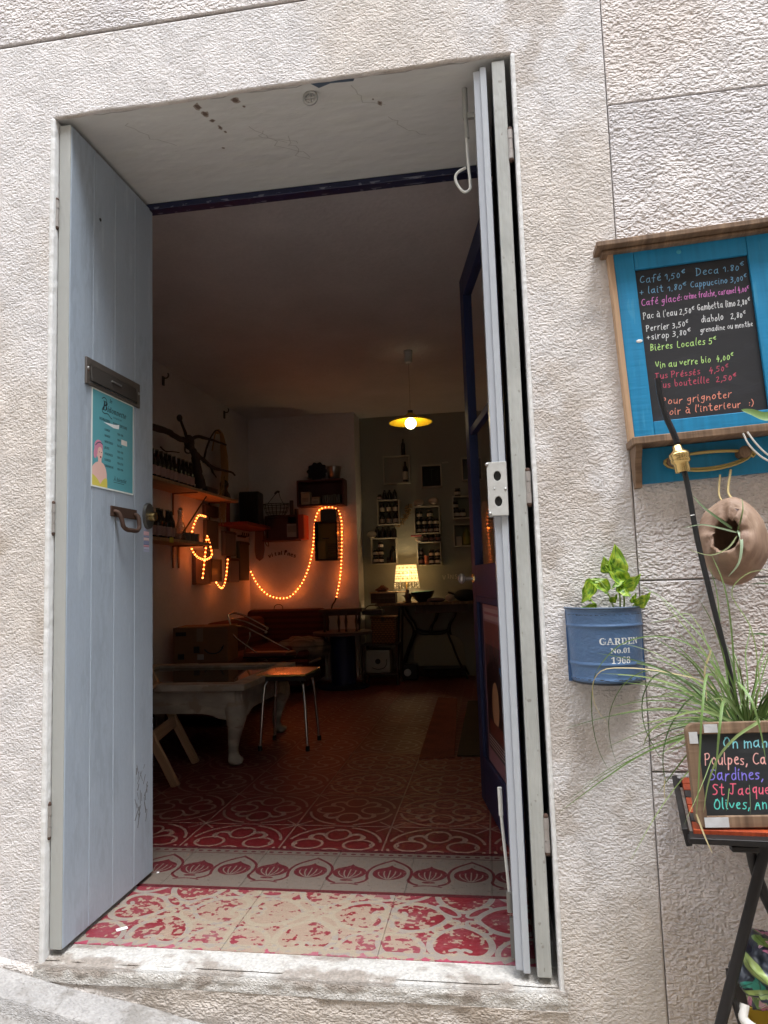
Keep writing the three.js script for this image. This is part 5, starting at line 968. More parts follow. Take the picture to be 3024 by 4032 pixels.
{
  const mk = (y, z0, z1, label, mIron) => {
    const o = thing('wall_shelf', label, 'shelf', [XL, y, 0]);
    mesh('plank', bb(0.002, 0.235, -0.022, 0, z1, z0, 0.002), M.woodPale, o);
    for (const z of [z0 - 0.78 > z1 ? -3.4 : z0 - 0.3, z1 + 0.12]) { const b = mesh('bracket', bb(0.002, 0.008, -0.20, -0.0225, z - 0.012, z + 0.012, 0.001), mIron, o); mesh('arm', bb(0.0085, 0.21, -0.029, -0.0225, z - 0.012, z + 0.012, 0.001), mIron, b); }
    return o;
  };
  const bracketRed = mat([0.12, 0.05, 0.04], 0.6);
  mk(S1, -2.3, -4.25, 'upper pale plank shelf with beer bottles on the left wall', bracketRed);
  mk(S2, -2.3, -3.62, 'lower pale plank shelf with bottles and carafe on the left wall', bracketRed);
  const gr = 'beer bottles on the upper shelf', lab = 'dark beer bottle with pink label in the row on the upper shelf';
  const first = bottle(beerProf, lab, gr, [XL + 0.19, S1 + 0.001, -2.62]);
  for (let i = 1; i < 11; i++) copy(first, [XL + 0.19 - 0.002 * (i % 2), S1 + 0.001, -2.62 - i * 0.068 - (i > 6 ? 0.02 : 0)], i * 1.3);
  for (let i = 0; i < 8; i++) copy(first, [XL + 0.105, S1 + 0.001, -2.66 - i * 0.075], i * 0.7, 'dark beer bottle in the rear row on the upper shelf', 'rear row of beer bottles');
  const f2 = bottle(beerProf, 'dark bottle with pink label on the lower shelf', 'bottles on the lower shelf', [XL + 0.17, S2 + 0.001, -2.66], labelPink, bottleGlass, 1.05);
  for (let i = 1; i < 6; i++) copy(f2, [XL + 0.17 - 0.01 * (i % 2), S2 + 0.001, -2.66 - i * 0.075], i);
  const ca = thing('carafe', 'clear glass carafe standing at the end of the lower shelf', 'carafe', [XL + 0.16, S2 + 0.001, -3.20]);
  mesh('body', lathe([[0.001, 0.002], [0.042, 0.002], [0.045, 0.02], [0.040, 0.09], [0.022, 0.15], [0.018, 0.20], [0.022, 0.235], [0.019, 0.235], [0.015, 0.2], [0.019, 0.15], [0.037, 0.09], [0.041, 0.02], [0.001, 0.008]], 28), mat([0.75, 0.74, 0.72], 0.08, { transmission: 0.9, thickness: 0.003 }), ca);
  mesh('stopper', sph(0.016, 0, 0.245, 0, 1, 0.8, 1), mat([0.35, 0.30, 0.26], 0.4), ca);
  const cup = lathe([[0.001, 0], [0.024, 0], [0.028, 0.005], [0.033, 0.07], [0.030, 0.07], [0.025, 0.01], [0.001, 0.008]], 20), cupM = mat([0.16, 0.14, 0.13], 0.5);
  for (let i = 0; i < 3; i++) { const c = one('cup', 'small dark cup on the lower shelf beside the carafe', 'cup', cup, cupM, 'cups beside the carafe'); c.position.set(XL + 0.15, S2 + 0.001, -3.33 - i * 0.085); }
  one('paper_tag', 'yellow paper tag stuck on the edge of the lower shelf', 'tag', bb(XL + 0.2355, XL + 0.2365, S2 - 0.03, S2 + 0.008, -2.92, -2.86), mat([0.60, 0.55, 0.08], 0.7));
}
{ // driftwood branch with its forks, leaning over the shelf
  const P = (x, y, d = 0.22) => U(x, y, 'x', XL + d), m = mat(0xffffff, 0.85, { map: woodTex([40, 28, 24], [86, 64, 54], 801), bumpMap: T.woodBump, bumpScale: 0.003 });
  const o = thing('driftwood_branch', 'gnarled dark driftwood branch rising from the upper shelf', 'branch');
  const limb = (pts, r0, r1) => { const c = new THREE.CatmullRomCurve3(pts), g = new THREE.TubeGeometry(c, 40, 1, 8), p = g.attributes.position, n = g.attributes.normal; for (let i = 0; i < p.count; i++) { const t = Math.floor(i / 9) / 40, q = c.getPointAt(Math.min(1, t)), r = mix(r0, r1, t) * (0.85 + 0.3 * hash(i % 9, Math.floor(i / 27), 3)); p.setXYZ(i, q.x + n.getX(i) * r, q.y + n.getY(i) * r, q.z + n.getZ(i) * r); } return g; };
  mesh('limb', limb([P(560, 1672), P(610, 1684), P(660, 1700), P(700, 1724), P(742, 1738)], 0.026, 0.022), m, o);
  mesh('knot', sph(0.055, 0, 0, 0, 0.7, 1.1, 1, 16).translate(...P(745, 1742).toArray()), m, o);
  mesh('limb', limb([P(740, 1735), P(728, 1700), P(716, 1668), P(708, 1640)], 0.014, 0.008), m, o);
  mesh('bud', sph(0.022, 0, 0, 0, 1, 1.3, 1, 10).translate(...P(707, 1646).toArray()), m, o);
  mesh('limb', limb([P(748, 1732), P(775, 1719), P(810, 1726), P(850, 1738), P(890, 1752)], 0.016, 0.008), m, o);
  mesh('limb', limb([P(750, 1752), P(768, 1800), P(778, 1860), P(786, 1900), P(789, 1922)], 0.024, 0.045), m, o);
  mesh('limb', limb([P(770, 1785), P(805, 1815), P(840, 1842), P(880, 1852), P(915, 1862), P(925, 1872)], 0.018, 0.008), m, o);
  mesh('limb', limb([P(830, 1838), P(838, 1860), P(852, 1880)], 0.010, 0.004), m, o);
  mesh('limb', limb([P(800, 1820), P(815, 1760), P(830, 1722), P(852, 1694), P(868, 1704)], 0.009, 0.005), m, o);
  mesh('limb', limb([P(730, 1755), P(728, 1775), P(740, 1785), P(760, 1775)], 0.007, 0.006), m, o);
  mesh('limb', limb([P(632, 1760), P(650, 1776), P(680, 1778), P(706, 1782)], 0.005, 0.004), m, o);
}
{ // raffia hank hanging from the branch
  const o = thing('raffia_hank', 'long ochre raffia hank hanging from the driftwood over the shelves', 'raffia'), m = mat([0.36, 0.21, 0.09], 0.9, { side: THREE.DoubleSide });
  const P = (x, y, d) => U(x, y, 'x', XL + d), gs = [];
  for (let i = 0; i < 150; i++) { const d = rr(0.06, 0.15), x0 = 866 + rr(-8, 12), b = rr(1950, 2075); gs.push(ribbon([P(852 + rr(-6, 6), 1700 + rr(-4, 8), d), P(868 + rr(-4, 10), 1708, d), P(882 + rr(-14, 12), 1780, d), P(886 + rr(-14, 14), 1860, d), P(884 + rr(-18, 12), mix(1870, b, 0.5), d), P(x0 + rr(0, 22), b, d)], 0.004, V(1, 0, 0.2), false)); }
  mesh('strands', gs, m, o).userData.kind = 'stuff';
  mesh('loop', tube([P(835, 1775, 0.2), P(846, 1715, 0.2), P(855, 1695, 0.2), P(872, 1704, 0.15), P(878, 1740, 0.1)], 0.006, 30, 6), m, o);
}
one('stick', 'thin dark stick leaning across the gap between the two plank shelves', 'stick', bar(U(812, 1955, 'x', XL + 0.25), U(722, 2096, 'x', XL + 0.25), 0.006, 0.006), M.woodDark);
for (const [x, y, l] of [[645, 1490, 'small ceiling-height hook on the left wall above the first shelf'], [885, 1625, 'small ceiling-height hook on the left wall near the back corner']]) {
  const p = U(x, y, 'x', XL + 0.012), o = thing('wall_hook', l, 'hook', p.toArray()); mesh('plate', box(0.012, 0.075, 0.03, -0.004, -0.02, 0, 0.004), mat([0.07, 0.06, 0.06], 0.6), o); mesh('arm', tube([[0, 0, 0], [0.03, 0.004, 0], [0.04, 0.025, 0], [0.034, 0.04, 0]], 0.006, 16, 6), mat([0.07, 0.06, 0.06], 0.6), o);
}
{ // panels, shelves and small boxes between shelves and corner
  const W1 = (x, y) => U(x, y, 'x', XL + 0.04);
  const panel = (name, label, cat, x0, y0, x1, y1, d, m) => { const a = W1(x0, y0), b = W1(x1, y1), o = thing(name, label, cat, [XL + 0.002, (a.y + b.y) / 2, (a.z + b.z) / 2]); const h = Math.abs(a.y - b.y), w = Math.abs(a.z - b.z); mesh('board', box(d, h, w, d / 2, 0, 0, 0.003), m, o); mesh('edge', [bb(d, d + 0.006, h / 2 - 0.014, h / 2, -w / 2, w / 2), bb(d, d + 0.006, -h / 2, -h / 2 + 0.014, -w / 2, w / 2), bb(d, d + 0.006, -h / 2 + 0.0145, h / 2 - 0.0145, -w / 2, -w / 2 + 0.012), bb(d, d + 0.006, -h / 2 + 0.0145, h / 2 - 0.0145, w / 2 - 0.012, w / 2)], m, o); return o; };
  panel('picture_board', 'tall grey-brown picture board below the raffia on the left wall', 'picture', 815, 2045, 862, 2162, 0.03, mat([0.10, 0.085, 0.08], 0.7));
  panel('picture_board', 'low grey-brown picture board under the hanging rope light', 'picture', 772, 2165, 832, 2300, 0.03, mat([0.13, 0.09, 0.085], 0.7));
  panel('picture_board', 'small black picture board between two rope light loops', 'picture', 834, 2200, 875, 2290, 0.03, mat([0.02, 0.02, 0.022], 0.5));
  panel('picture_board', 'square dark sketch board right under the upper shelf', 'picture', 812, 1985, 862, 2040, 0.03, mat([0.09, 0.05, 0.045], 0.7));
  // red shelf in the corner with its clutter
  const o = thing('corner_shelf', 'red painted corner shelf carrying the black loudspeaker', 'shelf', [XL, 1.585, ZB]);
  mesh('plank', bb(0.002, 0.29, -0.03, 0, 0.002, 0.88, 0.003), M.red, o); mesh('upright', bb(0.002, 0.03, -0.42, -0.0305, 0.62, 0.66, 0.002), M.red, o); mesh('upright', bb(0.002, 0.03, 0.0005, 0.30, 0.62, 0.66, 0.002), M.red, o);
  const sp = thing('loudspeaker', 'black loudspeaker box on the red corner shelf', 'loudspeaker', [-1.08, 1.586, -4.82]); sp.rotation.y = 0.12;
  mesh('cabinet', box(0.20, 0.33, 0.22, 0, 0.165, 0, 0.012), M.black, sp); mesh('grille', box(0.18, 0.31, 0.006, 0, 0.165, 0.112, 0.003), mat([0.008, 0.008, 0.008], 0.95), sp);
  const tp = thing('coffee_pot', 'ornate dark oriental coffee pot standing at the shelf end', 'coffee pot', [XL + 0.13, S1 + 0.001, -4.18]);
  mesh('body', lathe([[0.001, 0], [0.055, 0], [0.06, 0.01], [0.052, 0.05], [0.028, 0.085], [0.022, 0.10], [0.04, 0.125], [0.042, 0.15], [0.028, 0.175], [0.012, 0.185], [0.007, 0.21], [0.001, 0.225]], 24), mat([0.10, 0.07, 0.05], 0.2, { metalness: 0.8 }), tp);
  mesh('handle', tube([[0, 0.15, 0.04], [0, 0.155, 0.075], [0, 0.11, 0.085], [0, 0.07, 0.045]], 0.006, 24, 6), M.woodDark, tp); mesh('spout', tube([[0, 0.13, -0.035], [0, 0.15, -0.06], [0, 0.175, -0.075]], 0.007, 16, 6), M.woodDark, tp);
  const bx = thing('book_box', 'small black box leaning on the upper shelf by the raffia', 'box', [XL + 0.16, S1 + 0.001, -3.78]); mesh('case', box(0.05, 0.06, 0.22, 0, 0.03, 0, 0.004), M.black, bx); mesh('cover', box(0.004, 0.045, 0.19, 0.027, 0.03, 0, 0.001), mat([0.05, 0.04, 0.04], 0.6), bx);
}
// ------------------------------------------------------------ back wall
function openBox(name, label, cat, x0, x1, y0, y1, z0, d, m, group, t = 0.012, backM = m) {   // open-fronted crate fixed to a wall
  const o = thing(name, label, cat, [(x0 + x1) / 2, y0, z0], group), w = x1 - x0, h = y1 - y0;
  mesh('side', bb(-w / 2, -w / 2 + t, 0, h, 0.003, d, 0.002), m, o); mesh('side', bb(w / 2 - t, w / 2, 0, h, 0.003, d, 0.002), m, o);
  mesh('top', bb(-w / 2 + t + 0.0005, w / 2 - t - 0.0005, h - t, h, 0.003, d, 0.002), m, o); mesh('base', bb(-w / 2 + t + 0.0005, w / 2 - t - 0.0005, 0, t, 0.003, d, 0.002), m, o);
  mesh('back', bb(-w / 2 + 0.001, w / 2 - 0.001, 0.001, h - 0.001, 0.001, 0.0028), backM, o);
  return o;
}
const wineRed = mat([0.07, 0.02, 0.022], 0.7);
{
  openBox('wall_crate', 'dark red wooden crate with tins and books high on the back wall', 'crate', -0.665, -0.175, 1.775, 2.045, ZB, 0.18, wineRed, undefined, 0.018);
  const tin = (x, w, h, m, label) => { const o = thing('tin', label, 'tin', [x, 1.794, ZB + 0.12]); mesh('can', box(w, h, 0.08, 0, h / 2, 0, 0.008), m, o); mesh('lid', box(w + 0.004, 0.014, 0.084, 0, h + 0.0075, 0, 0.004), m, o); mesh('label', box(w * 0.7, h * 0.4, 0.001, 0, h * 0.4, 0.0408), mat([0.25, 0.2, 0.16], 0.7), o); };
  tin(-0.58, 0.095, 0.115, mat([0.42, 0.34, 0.26], 0.5), 'taller cream tin with rounded lid in the red crate'); tin(-0.475, 0.085, 0.06, mat([0.40, 0.33, 0.25], 0.5), 'shorter cream tin in the red crate');
  for (let i = 0; i < 8; i++) { const b = one('book', 'grey-blue book standing in the red crate beside the tins', 'book', box(0.020, 0.085 + 0.008 * (i % 3), 0.09, 0, 0.045, 0, 0.002), mat([0.10, 0.11 + 0.01 * (i % 2), 0.12], 0.7), 'books in the red crate'); b.position.set(-0.40 + i * 0.024, 1.794, ZB + 0.10); }
  const pl = thing('scalloped_plate', 'dark blue scalloped plate propped on top of the red crate', 'plate', [-0.475, 2.047, ZB + 0.07]);
  const fl = new THREE.Shape(); for (let i = 0; i <= 64; i++) { const a = i / 64 * Math.PI * 2, r = 0.094 + 0.007 * Math.cos(a * 10); (i ? fl.lineTo(Math.cos(a) * r * 1.1, Math.sin(a) * r) : fl.moveTo(Math.cos(a) * r * 1.1, Math.sin(a) * r)); }
  mesh('rim', ext(fl, 0.01, 0.003).translate(0, 0.10, 0).rotateX(-0.12), mat([0.012, 0.016, 0.026], 0.25), pl); mesh('well', new THREE.CylinderGeometry(0.062, 0.06, 0.004, 32).rotateX(Math.PI / 2).translate(0, 0.10, 0.015).rotateX(-0.12), mat([0.01, 0.013, 0.022], 0.2), pl);
  const bu = thing('metal_bucket', 'small zinc bucket on top of the red crate', 'bucket', [-0.288, 2.046, ZB + 0.10]);
  mesh('wall', lathe([[0.001, 0.002], [0.057, 0.002], [0.076, 0.125], [0.079, 0.127], [0.079, 0.131], [0.074, 0.131], [0.055, 0.008], [0.001, 0.007]], 32), mat([0.35, 0.35, 0.36], 0.28, { metalness: 0.9 }), bu); mesh('band', new THREE.TorusGeometry(0.071, 0.0025, 6, 32).rotateX(Math.PI / 2).translate(0, 0.09, 0), M.steel, bu);
}
{
  const o = openBox('wall_crate', 'wine red crate with a bright red end panel on the back wall', 'crate', -1.0, -0.655, 1.448, 1.692, ZB, 0.20, wineRed, undefined, 0.016);
  mesh('end_panel', bb(0.176, 0.235, -0.006, 0.246, 0.003, 0.20, 0.008), mat([0.42, 0.06, 0.035], 0.6), o); mesh('front', bb(-0.155, 0.06, 0.018, 0.226, 0.16, 0.165), mat([0.05, 0.012, 0.016], 0.6), o); mesh('foot_board', bb(-0.20, 0.15, -0.014, -0.001, 0.003, 0.215, 0.002), wineRed, o);
  const ca = thing('photo_card', 'pale photo card standing in the wine red crate', 'card', [-0.722, 1.466, ZB + 0.185]); mesh('card', box(0.105, 0.135, 0.003, 0, 0.068, 0, 0.001), mat([0.24, 0.24, 0.26], 0.5), ca); mesh('print', box(0.09, 0.07, 0.001, 0, 0.085, 0.002), mat([0.16, 0.16, 0.17], 0.5), ca);
  // wire basket
  const b = thing('wire_basket', 'wire basket with a tall handle on the wine red crate', 'basket', [-0.905, 1.694, ZB + 0.11]), wm = mat([0.03, 0.02, 0.02], 0.5, { metalness: 0.5 });
  const el = (rx, rz, y, r) => tube(Array.from({ length: 20 }, (_, i) => V(Math.cos(i / 20 * 6.2832) * rx, y, Math.sin(i / 20 * 6.2832) * rz)), r, 60, 6, true);
  mesh('rim', el(0.135, 0.085, 0.125, 0.004), wm, b); mesh('hoop', el(0.128, 0.08, 0.085, 0.0025), wm, b); mesh('hoop', el(0.112, 0.07, 0.04, 0.0025), wm, b); mesh('bottom_hoop', el(0.085, 0.055, 0.004, 0.004), wm, b);
  for (let i = 0; i < 18; i++) { const a = i / 18 * 6.2832, c = Math.cos(a), s = Math.sin(a); mesh('wire', tube([[c * 0.085, 0.004, s * 0.055], [c * 0.112, 0.04, s * 0.07], [c * 0.128, 0.085, s * 0.08], [c * 0.135, 0.125, s * 0.085]], 0.002, 8, 5), wm, b); }
  mesh('handle', tube([[-0.07, 0.125, 0.07], [-0.03, 0.19, 0.03], [0.02, 0.255, 0.0], [0.045, 0.19, 0.0], [0.06, 0.125, -0.07]], 0.0035, 30, 6), wm, b); mesh('grip', tube([[-0.012, 0.232, 0.01], [0.015, 0.256, 0.0], [0.035, 0.25, 0.0]], 0.012, 16, 8), M.woodDark, b);
  const t1 = thing('candle_stand', 'tall thin dark candle stand next to the wire basket', 'candle stand', [-0.742, 1.694, ZB + 0.11]); mesh('column', bar([0, 0.008, 0], [0, 0.155, 0], 0.020, 0.020), M.woodDark, t1); mesh('foot', new THREE.CylinderGeometry(0.026, 0.028, 0.008, 20).translate(0, 0.004, 0), M.woodDark, t1);
  const t2 = thing('candle_stand', 'short dark candle stand at the end of the wine red crate', 'candle stand', [-0.69, 1.694, ZB + 0.11]); mesh('column', bar([0, 0.006, 0], [0, 0.065, 0], 0.022, 0.022), M.woodDark, t2); mesh('foot', new THREE.CylinderGeometry(0.026, 0.028, 0.006, 20).translate(0, 0.003, 0), M.woodDark, t2);
}
{ // stacked boxes inside the rope light arch
  const o = openBox('wall_crate', 'black-framed crate with olive and yellow panels inside the rope light arch', 'crate', -0.49, -0.255, 1.216, 1.615, ZB, 0.17, M.black, undefined, 0.014);
  mesh('panel', bb(-0.095, 0.098, 0.02, 0.385, 0.10, 0.106, 0.002), mat([0.16, 0.11, 0.018], 0.6), o); mesh('card', bb(-0.098, -0.012, 0.018, 0.2, 0.13, 0.136, 0.002), mat([0.22, 0.17, 0.055], 0.6), o);
  for (let i = 0; i < 7; i++) mesh('slat', bb(0.0, 0.098, 0.025 + i * 0.022, 0.041 + i * 0.022, 0.107, 0.12, 0.002), mat([0.10, 0.075, 0.02], 0.6), o); mesh('logo_bar', bb(-0.05, 0.02, 0.222, 0.232, 0.107, 0.110), M.black, o);
  const u = thing('slate_box', 'dark slate-coloured box topping the olive crate under the rope light', 'box', [-0.345, 1.617, ZB + 0.09]); mesh('case', box(0.165, 0.12, 0.14, 0, 0.06, 0, 0.004), mat([0.03, 0.036, 0.042], 0.7), u); mesh('panel', box(0.135, 0.09, 0.002, 0, 0.06, 0.0712), mat([0.045, 0.05, 0.056], 0.8), u);
}
{ // hanging tools and strips beside the corner
  const X = (x, y) => U(x, y, 'x', XL + 0.05);
  const strip = (x0, y0, x1, y1, label, m) => { const a = X(x0, y0), b = X(x1, y1), o = thing('wall_panel', label, 'panel', [XL + 0.002, Math.min(a.y, b.y), (a.z + b.z) / 2]), h = Math.abs(a.y - b.y), w = Math.abs(a.z - b.z); mesh('board', bb(0, 0.04, 0, h, -w / 2, w / 2, 0.003), m, o); mesh('rail', bb(0.0405, 0.048, h - 0.03, h - 0.01, -w / 2, w / 2, 0.002), M.woodDark, o); };
  strip(890, 2088, 932, 2190, 'grey painted panel hanging right of the tall picture board', mat([0.13, 0.11, 0.11], 0.7));
  strip(905, 2195, 945, 2292, 'translucent grey sheet panel hanging low near the corner', mat([0.16, 0.13, 0.13], 0.3));
  strip(948, 2130, 985, 2285, 'olive strip panel hanging in the back left corner', mat([0.09, 0.075, 0.04], 0.6));
  const k = thing('coat_rack', 'small dark rack of hooks above the olive strip panel', 'coat rack', X(965, 2112).toArray()); mesh('rail', box(0.012, 0.02, 0.22, -0.035, 0, 0, 0.003), M.woodDark, k); for (let i = 0; i < 4; i++) mesh('hook', tube([[-0.03, 0, -0.09 + i * 0.06], [0.0, 0.005, -0.09 + i * 0.06], [0.008, 0.035, -0.09 + i * 0.06]], 0.005, 12, 6), M.iron, k);
  const n = thing('net_bag', 'limp net bag hanging from a nail on the back wall', 'net bag', [-1.1, 1.79, ZB + 0.01]); const nm = mat([0.22, 0.12, 0.09], 0.9);
  mesh('net', lathe([[0.004, 0], [0.03, -0.10], [0.05, -0.25], [0.055, -0.42], [0.04, -0.5], [0.001, -0.53]], 20).scale(1, 1, 0.28).translate(-0.02, -0.02, 0.02), nm, n); mesh('strap', tube([[-0.01, 0, 0.01], [0.03, -0.18, 0.015], [0.07, -0.34, 0.015], [0.075, -0.40, 0.015], [0.05, -0.38, 0.015], [0.02, -0.22, 0.015]], 0.005, 40, 6), nm, n);
}
// ------------------------------------------------------------ lettering
const font = await new FontLoader().loadAsync('fonts/droid/droid_sans_bold.typeface.json');
{
  const word = (text, label, size, at, turn, m) => { const o = thing('letter_row', label, 'lettering'); [...text].forEach((c, i) => { const [x, y, z] = at(i), g = new TextGeometry(c, { font, size, depth: 0.006, curveSegments: 4 }); g.rotateZ(turn(i)); g.translate(x, y, z); mesh('letter', g, m, o); }); };
  word('VINS', 'pale letters VINS on the green wall above the sewing table', 0.045, (i) => [0.755 + [0, 0.052, 0.075, 0.128][i], 0.985 + [0, 0.012, 0.004, 0.006][i], ZG + 0.003], () => 0.0, mat([0.6, 0.55, 0.45], 0.7));
  word('vitalines', 'arc of small dark cut-out letters on the back wall under the red crate', 0.040, (i) => [-1.03 + i * 0.033, 1.262 + 0.035 * Math.sin((i + 0.5) / 9 * Math.PI), ZB + 0.003], (i) => (4 - i) * 0.07, mat([0.10, 0.035, 0.03], 0.8));
  one('round_stud', 'round dark stud above the arc of letters on the back wall', 'stud', sph(0.014, -0.842, 1.332, ZB + 0.01, 1, 1, 0.8), wineRed);
}
// ------------------------------------------------------------ green wall: box shelves, jars, pictures
{
  const wp = mat([0.42, 0.39, 0.34], 0.7), gB = mat([0.16, 0.165, 0.13], 0.8), D = 0.11, GZ = ZG;
  const shelf = (x0, x1, y0, y1, label) => openBox('box_shelf', label, 'shelf', x0, x1, y0, y1, GZ, D, wp, 'white box shelves on the green wall', 0.010, gB);
  shelf(0.102, 0.338, 1.578, 1.846, 'white box shelf packed with two rows of dark bottles, upper left of lamp');
  shelf(0.492, 0.762, 1.467, 1.759, 'white box shelf with jars and two little fans on top, above right of lamp');
  shelf(0.896, 1.13, 1.611, 1.847, 'white box shelf beside the blue door with dark jars and a tall glass');
  shelf(0.897, 1.12, 1.321, 1.554, 'white box shelf beside the blue door with a green bottle and cartons');
  shelf(0.021, 0.297, 1.166, 1.444, 'white box shelf with white-labelled bottles just left of the lamp');
  shelf(0.511, 0.762, 1.136, 1.384, 'white box shelf with white-labelled jars and a pink can right of the lamp');
  const glassD = mat([0.02, 0.016, 0.013], 0.15), lab = mat([0.45, 0.40, 0.33], 0.7), labP = mat([0.50, 0.42, 0.38], 0.7), lid = mat([0.06, 0.05, 0.045], 0.4);
  const jg = lathe([[0.001, 0], [0.026, 0], [0.028, 0.004], [0.028, 0.052], [0.022, 0.06], [0.022, 0.064], [0.001, 0.064]], 18), jl = new THREE.CylinderGeometry(0.0286, 0.0286, 0.028, 18, 1, true).translate(0, 0.028, 0), jc = new THREE.CylinderGeometry(0.0245, 0.0245, 0.012, 18).translate(0, 0.0705, 0);
  const jar = (x, y, label, group, lm = lab, k = 1, z = GZ + 0.06) => { const o = thing('jar', label, 'jar', [x, y + 0.0005, z], group); mesh('glass', jg, glassD, o); mesh('label', jl, lm, o); mesh('lid', jc, lid, o); o.scale.setScalar(k); };
  const tall = [[0.001, 0], [0.026, 0.001], [0.028, 0.005], [0.028, 0.07], [0.022, 0.088], [0.011, 0.10], [0.011, 0.118], [0.001, 0.118]];
  for (let r = 0; r < 2; r++) for (let i = 0; i < 3; i++) bottle(tall, 'small dark bottle in the packed box shelf', 'bottles in the packed box shelf', [0.15 + i * 0.07, 1.589 + r * 0.122, GZ + 0.06], lab, glassD, 0.98, false);
  for (let i = 0; i < 3; i++) bottle(tall, 'small dark bottle on top of the packed box shelf', 'bottles on top of the packed box shelf', [0.18 + i * 0.055, 1.847, GZ + 0.06], null, glassD, 0.9, false);
  jar(0.125, 1.847, 'lone small jar on top of the packed box shelf', undefined, labP, 0.8);
  for (let i = 0; i < 4; i++) jar(0.535 + i * 0.061, 1.478, 'dark preserve jar in the bottom row of the fan shelf', 'bottom row of preserve jars', lab, 1);
  for (let i = 0; i < 4; i++) jar(0.535 + i * 0.061, 1.556, 'dark preserve jar stacked second in the fan shelf', 'second row of preserve jars', lab, 1);
  jar(0.545, 1.634, 'single jar stacked on top of the others at the left in the fan shelf', undefined, lab, 1.1); jar(0.655, 1.634, 'single jar stacked on top of the others at the middle of the fan shelf', undefined, lab, 1.1);
  for (let i = 0; i < 2; i++) for (let r = 0; r < 2; r++) jar(0.065 + i * 0.058, 1.177 + r * 0.078, 'white-labelled jar stacked at one side of the left lamp shelf', 'white-labelled jars left of the lamp', labP, 1); jar(0.122, 1.333, 'white-labelled jar alone on top of the stack left of the lamp', undefined, labP, 1);
  bottle(tall, 'slim dark bottle standing near the lamp in the left lamp shelf', undefined, [0.255, 1.177, GZ + 0.06], null, glassD, 1.5, false);
  jar(0.20, 1.177, 'small black jar between the stack and the slim bottle', undefined, mat([0.03, 0.03, 0.03], 0.6), 0.8);
  for (let i = 0; i < 2; i++) for (let r = 0; r < 2; r++) jar(0.66 + i * 0.06, 1.147 + r * 0.078, 'white-labelled jar stacked at one side of the right lamp shelf', 'white-labelled jars right of the lamp', labP, 1);
  jar(0.545, 1.147, 'dark red jar in the right lamp shelf', undefined, mat([0.2, 0.07, 0.06], 0.6), 1.2); jar(0.545, 1.24, 'dark jar stacked on the dark red jar', undefined, mat([0.14, 0.1, 0.1], 0.6), 1);
  const can = thing('can', 'pink can in the right lamp shelf', 'can', [0.602, 1.1475, GZ + 0.07]); mesh('body', new THREE.CylinderGeometry(0.022, 0.022, 0.09, 20).translate(0, 0.045, 0), mat([0.55, 0.18, 0.12], 0.5), can); mesh('lid', new THREE.CylinderGeometry(0.019, 0.022, 0.006, 20).translate(0, 0.0935, 0), M.steel, can);
  // between the shelf pairs: a second bottle row on the left lamp shelf, cups
  for (let i = 0; i < 4; i++) bottle(tall, 'dark bottle standing on top of the left lamp shelf', 'bottles on the left lamp shelf', [0.09 + i * 0.06, 1.445, GZ + 0.06], null, glassD, 1, false);
  for (let i = 0; i < 3; i++) jar(0.60 + i * 0.065, 1.385, 'dark jar on top of the right lamp shelf', 'jars on the right lamp shelf', mat([0.22, 0.12, 0.11], 0.6), 1);
  const shell = (x, y, label, s) => { const o = thing('seashell', label, 'seashell', [x, y, GZ + 0.085]); mesh('fan', sph(0.045 * s, 0, 0.038 * s, 0, 1.15, 0.8, 0.35, 18), mat([0.45, 0.38, 0.30], 0.6), o); mesh('hinge_knob', sph(0.018 * s, 0.004, 0.008 * s, 0.012, 1.5, 0.7, 1, 12), mat([0.62, 0.56, 0.48], 0.5), o); };
  shell(0.545, 1.760, 'pale scallop shell on the fan shelf, lower one', 1.05); shell(0.70, 1.775, 'pale scallop shell on the fan shelf, upper one with a white knob', 1.0); shell(0.035, 1.446, 'round pale shell at the corner of the left lamp shelf', 1.0); shell(0.535, 1.385, 'pale shell at the corner of the right lamp shelf', 0.9);
  const sh2 = one('stick', 'short pink stick lying across the foot of the fan shelf', 'stick', bar([0.45, 1.452, GZ + 0.09], [0.56, 1.452, GZ + 0.09], 0.010), mat([0.35, 0.09, 0.1], 0.7));
  for (let i = 0; i < 2; i++) jar(0.935 + i * 0.06, 1.622, 'dark jar in the upper shelf beside the blue door', 'dark jars beside the blue door', lab, 1.2);
  jar(0.925, 1.715, 'dark jar stacked on another beside the blue door', undefined, lab, 1.1); jar(0.955, 1.848, 'squat lantern jar on top of the upper shelf beside the blue door', undefined, lab, 1.1);
  const gb = bottle(tall, 'olive green bottle in the lower shelf beside the blue door', undefined, [1.03, 1.332, GZ + 0.06], mat([0.16, 0.17, 0.03], 0.6), mat([0.10, 0.12, 0.02], 0.3), 1.6, false);
  const ct = thing('carton', 'small pale carton in the lower shelf beside the blue door', 'carton', [0.95, 1.3315, GZ + 0.06]); mesh('box', box(0.055, 0.09, 0.05, 0, 0.045, 0, 0.002), lab, ct); mesh('flap', box(0.05, 0.004, 0.046, 0, 0.0925, 0, 0.001), labP, ct);
  // frames
  const frame = (x0, x1, y0, y1, label, fill) => { const o = thing('wall_picture', label, 'picture', [(x0 + x1) / 2, y0, GZ]), w = x1 - x0, h = y1 - y0, t = 0.012; mesh('stile', bb(-w / 2, -w / 2 + t, 0, h, 0.002, 0.06, 0.002), wp, o); mesh('stile', bb(w / 2 - t, w / 2, 0, h, 0.002, 0.06, 0.002), wp, o); mesh('rail', bb(-w / 2 + t, w / 2 - t, 0, t, 0.002, 0.06, 0.002), wp, o); mesh('rail', bb(-w / 2 + t, w / 2 - t, h - t, h, 0.002, 0.06, 0.002), wp, o); if (fill) mesh('picture', bb(-w / 2 + t, w / 2 - t, t, h - t, 0.004, 0.012), fill, o); return o; };
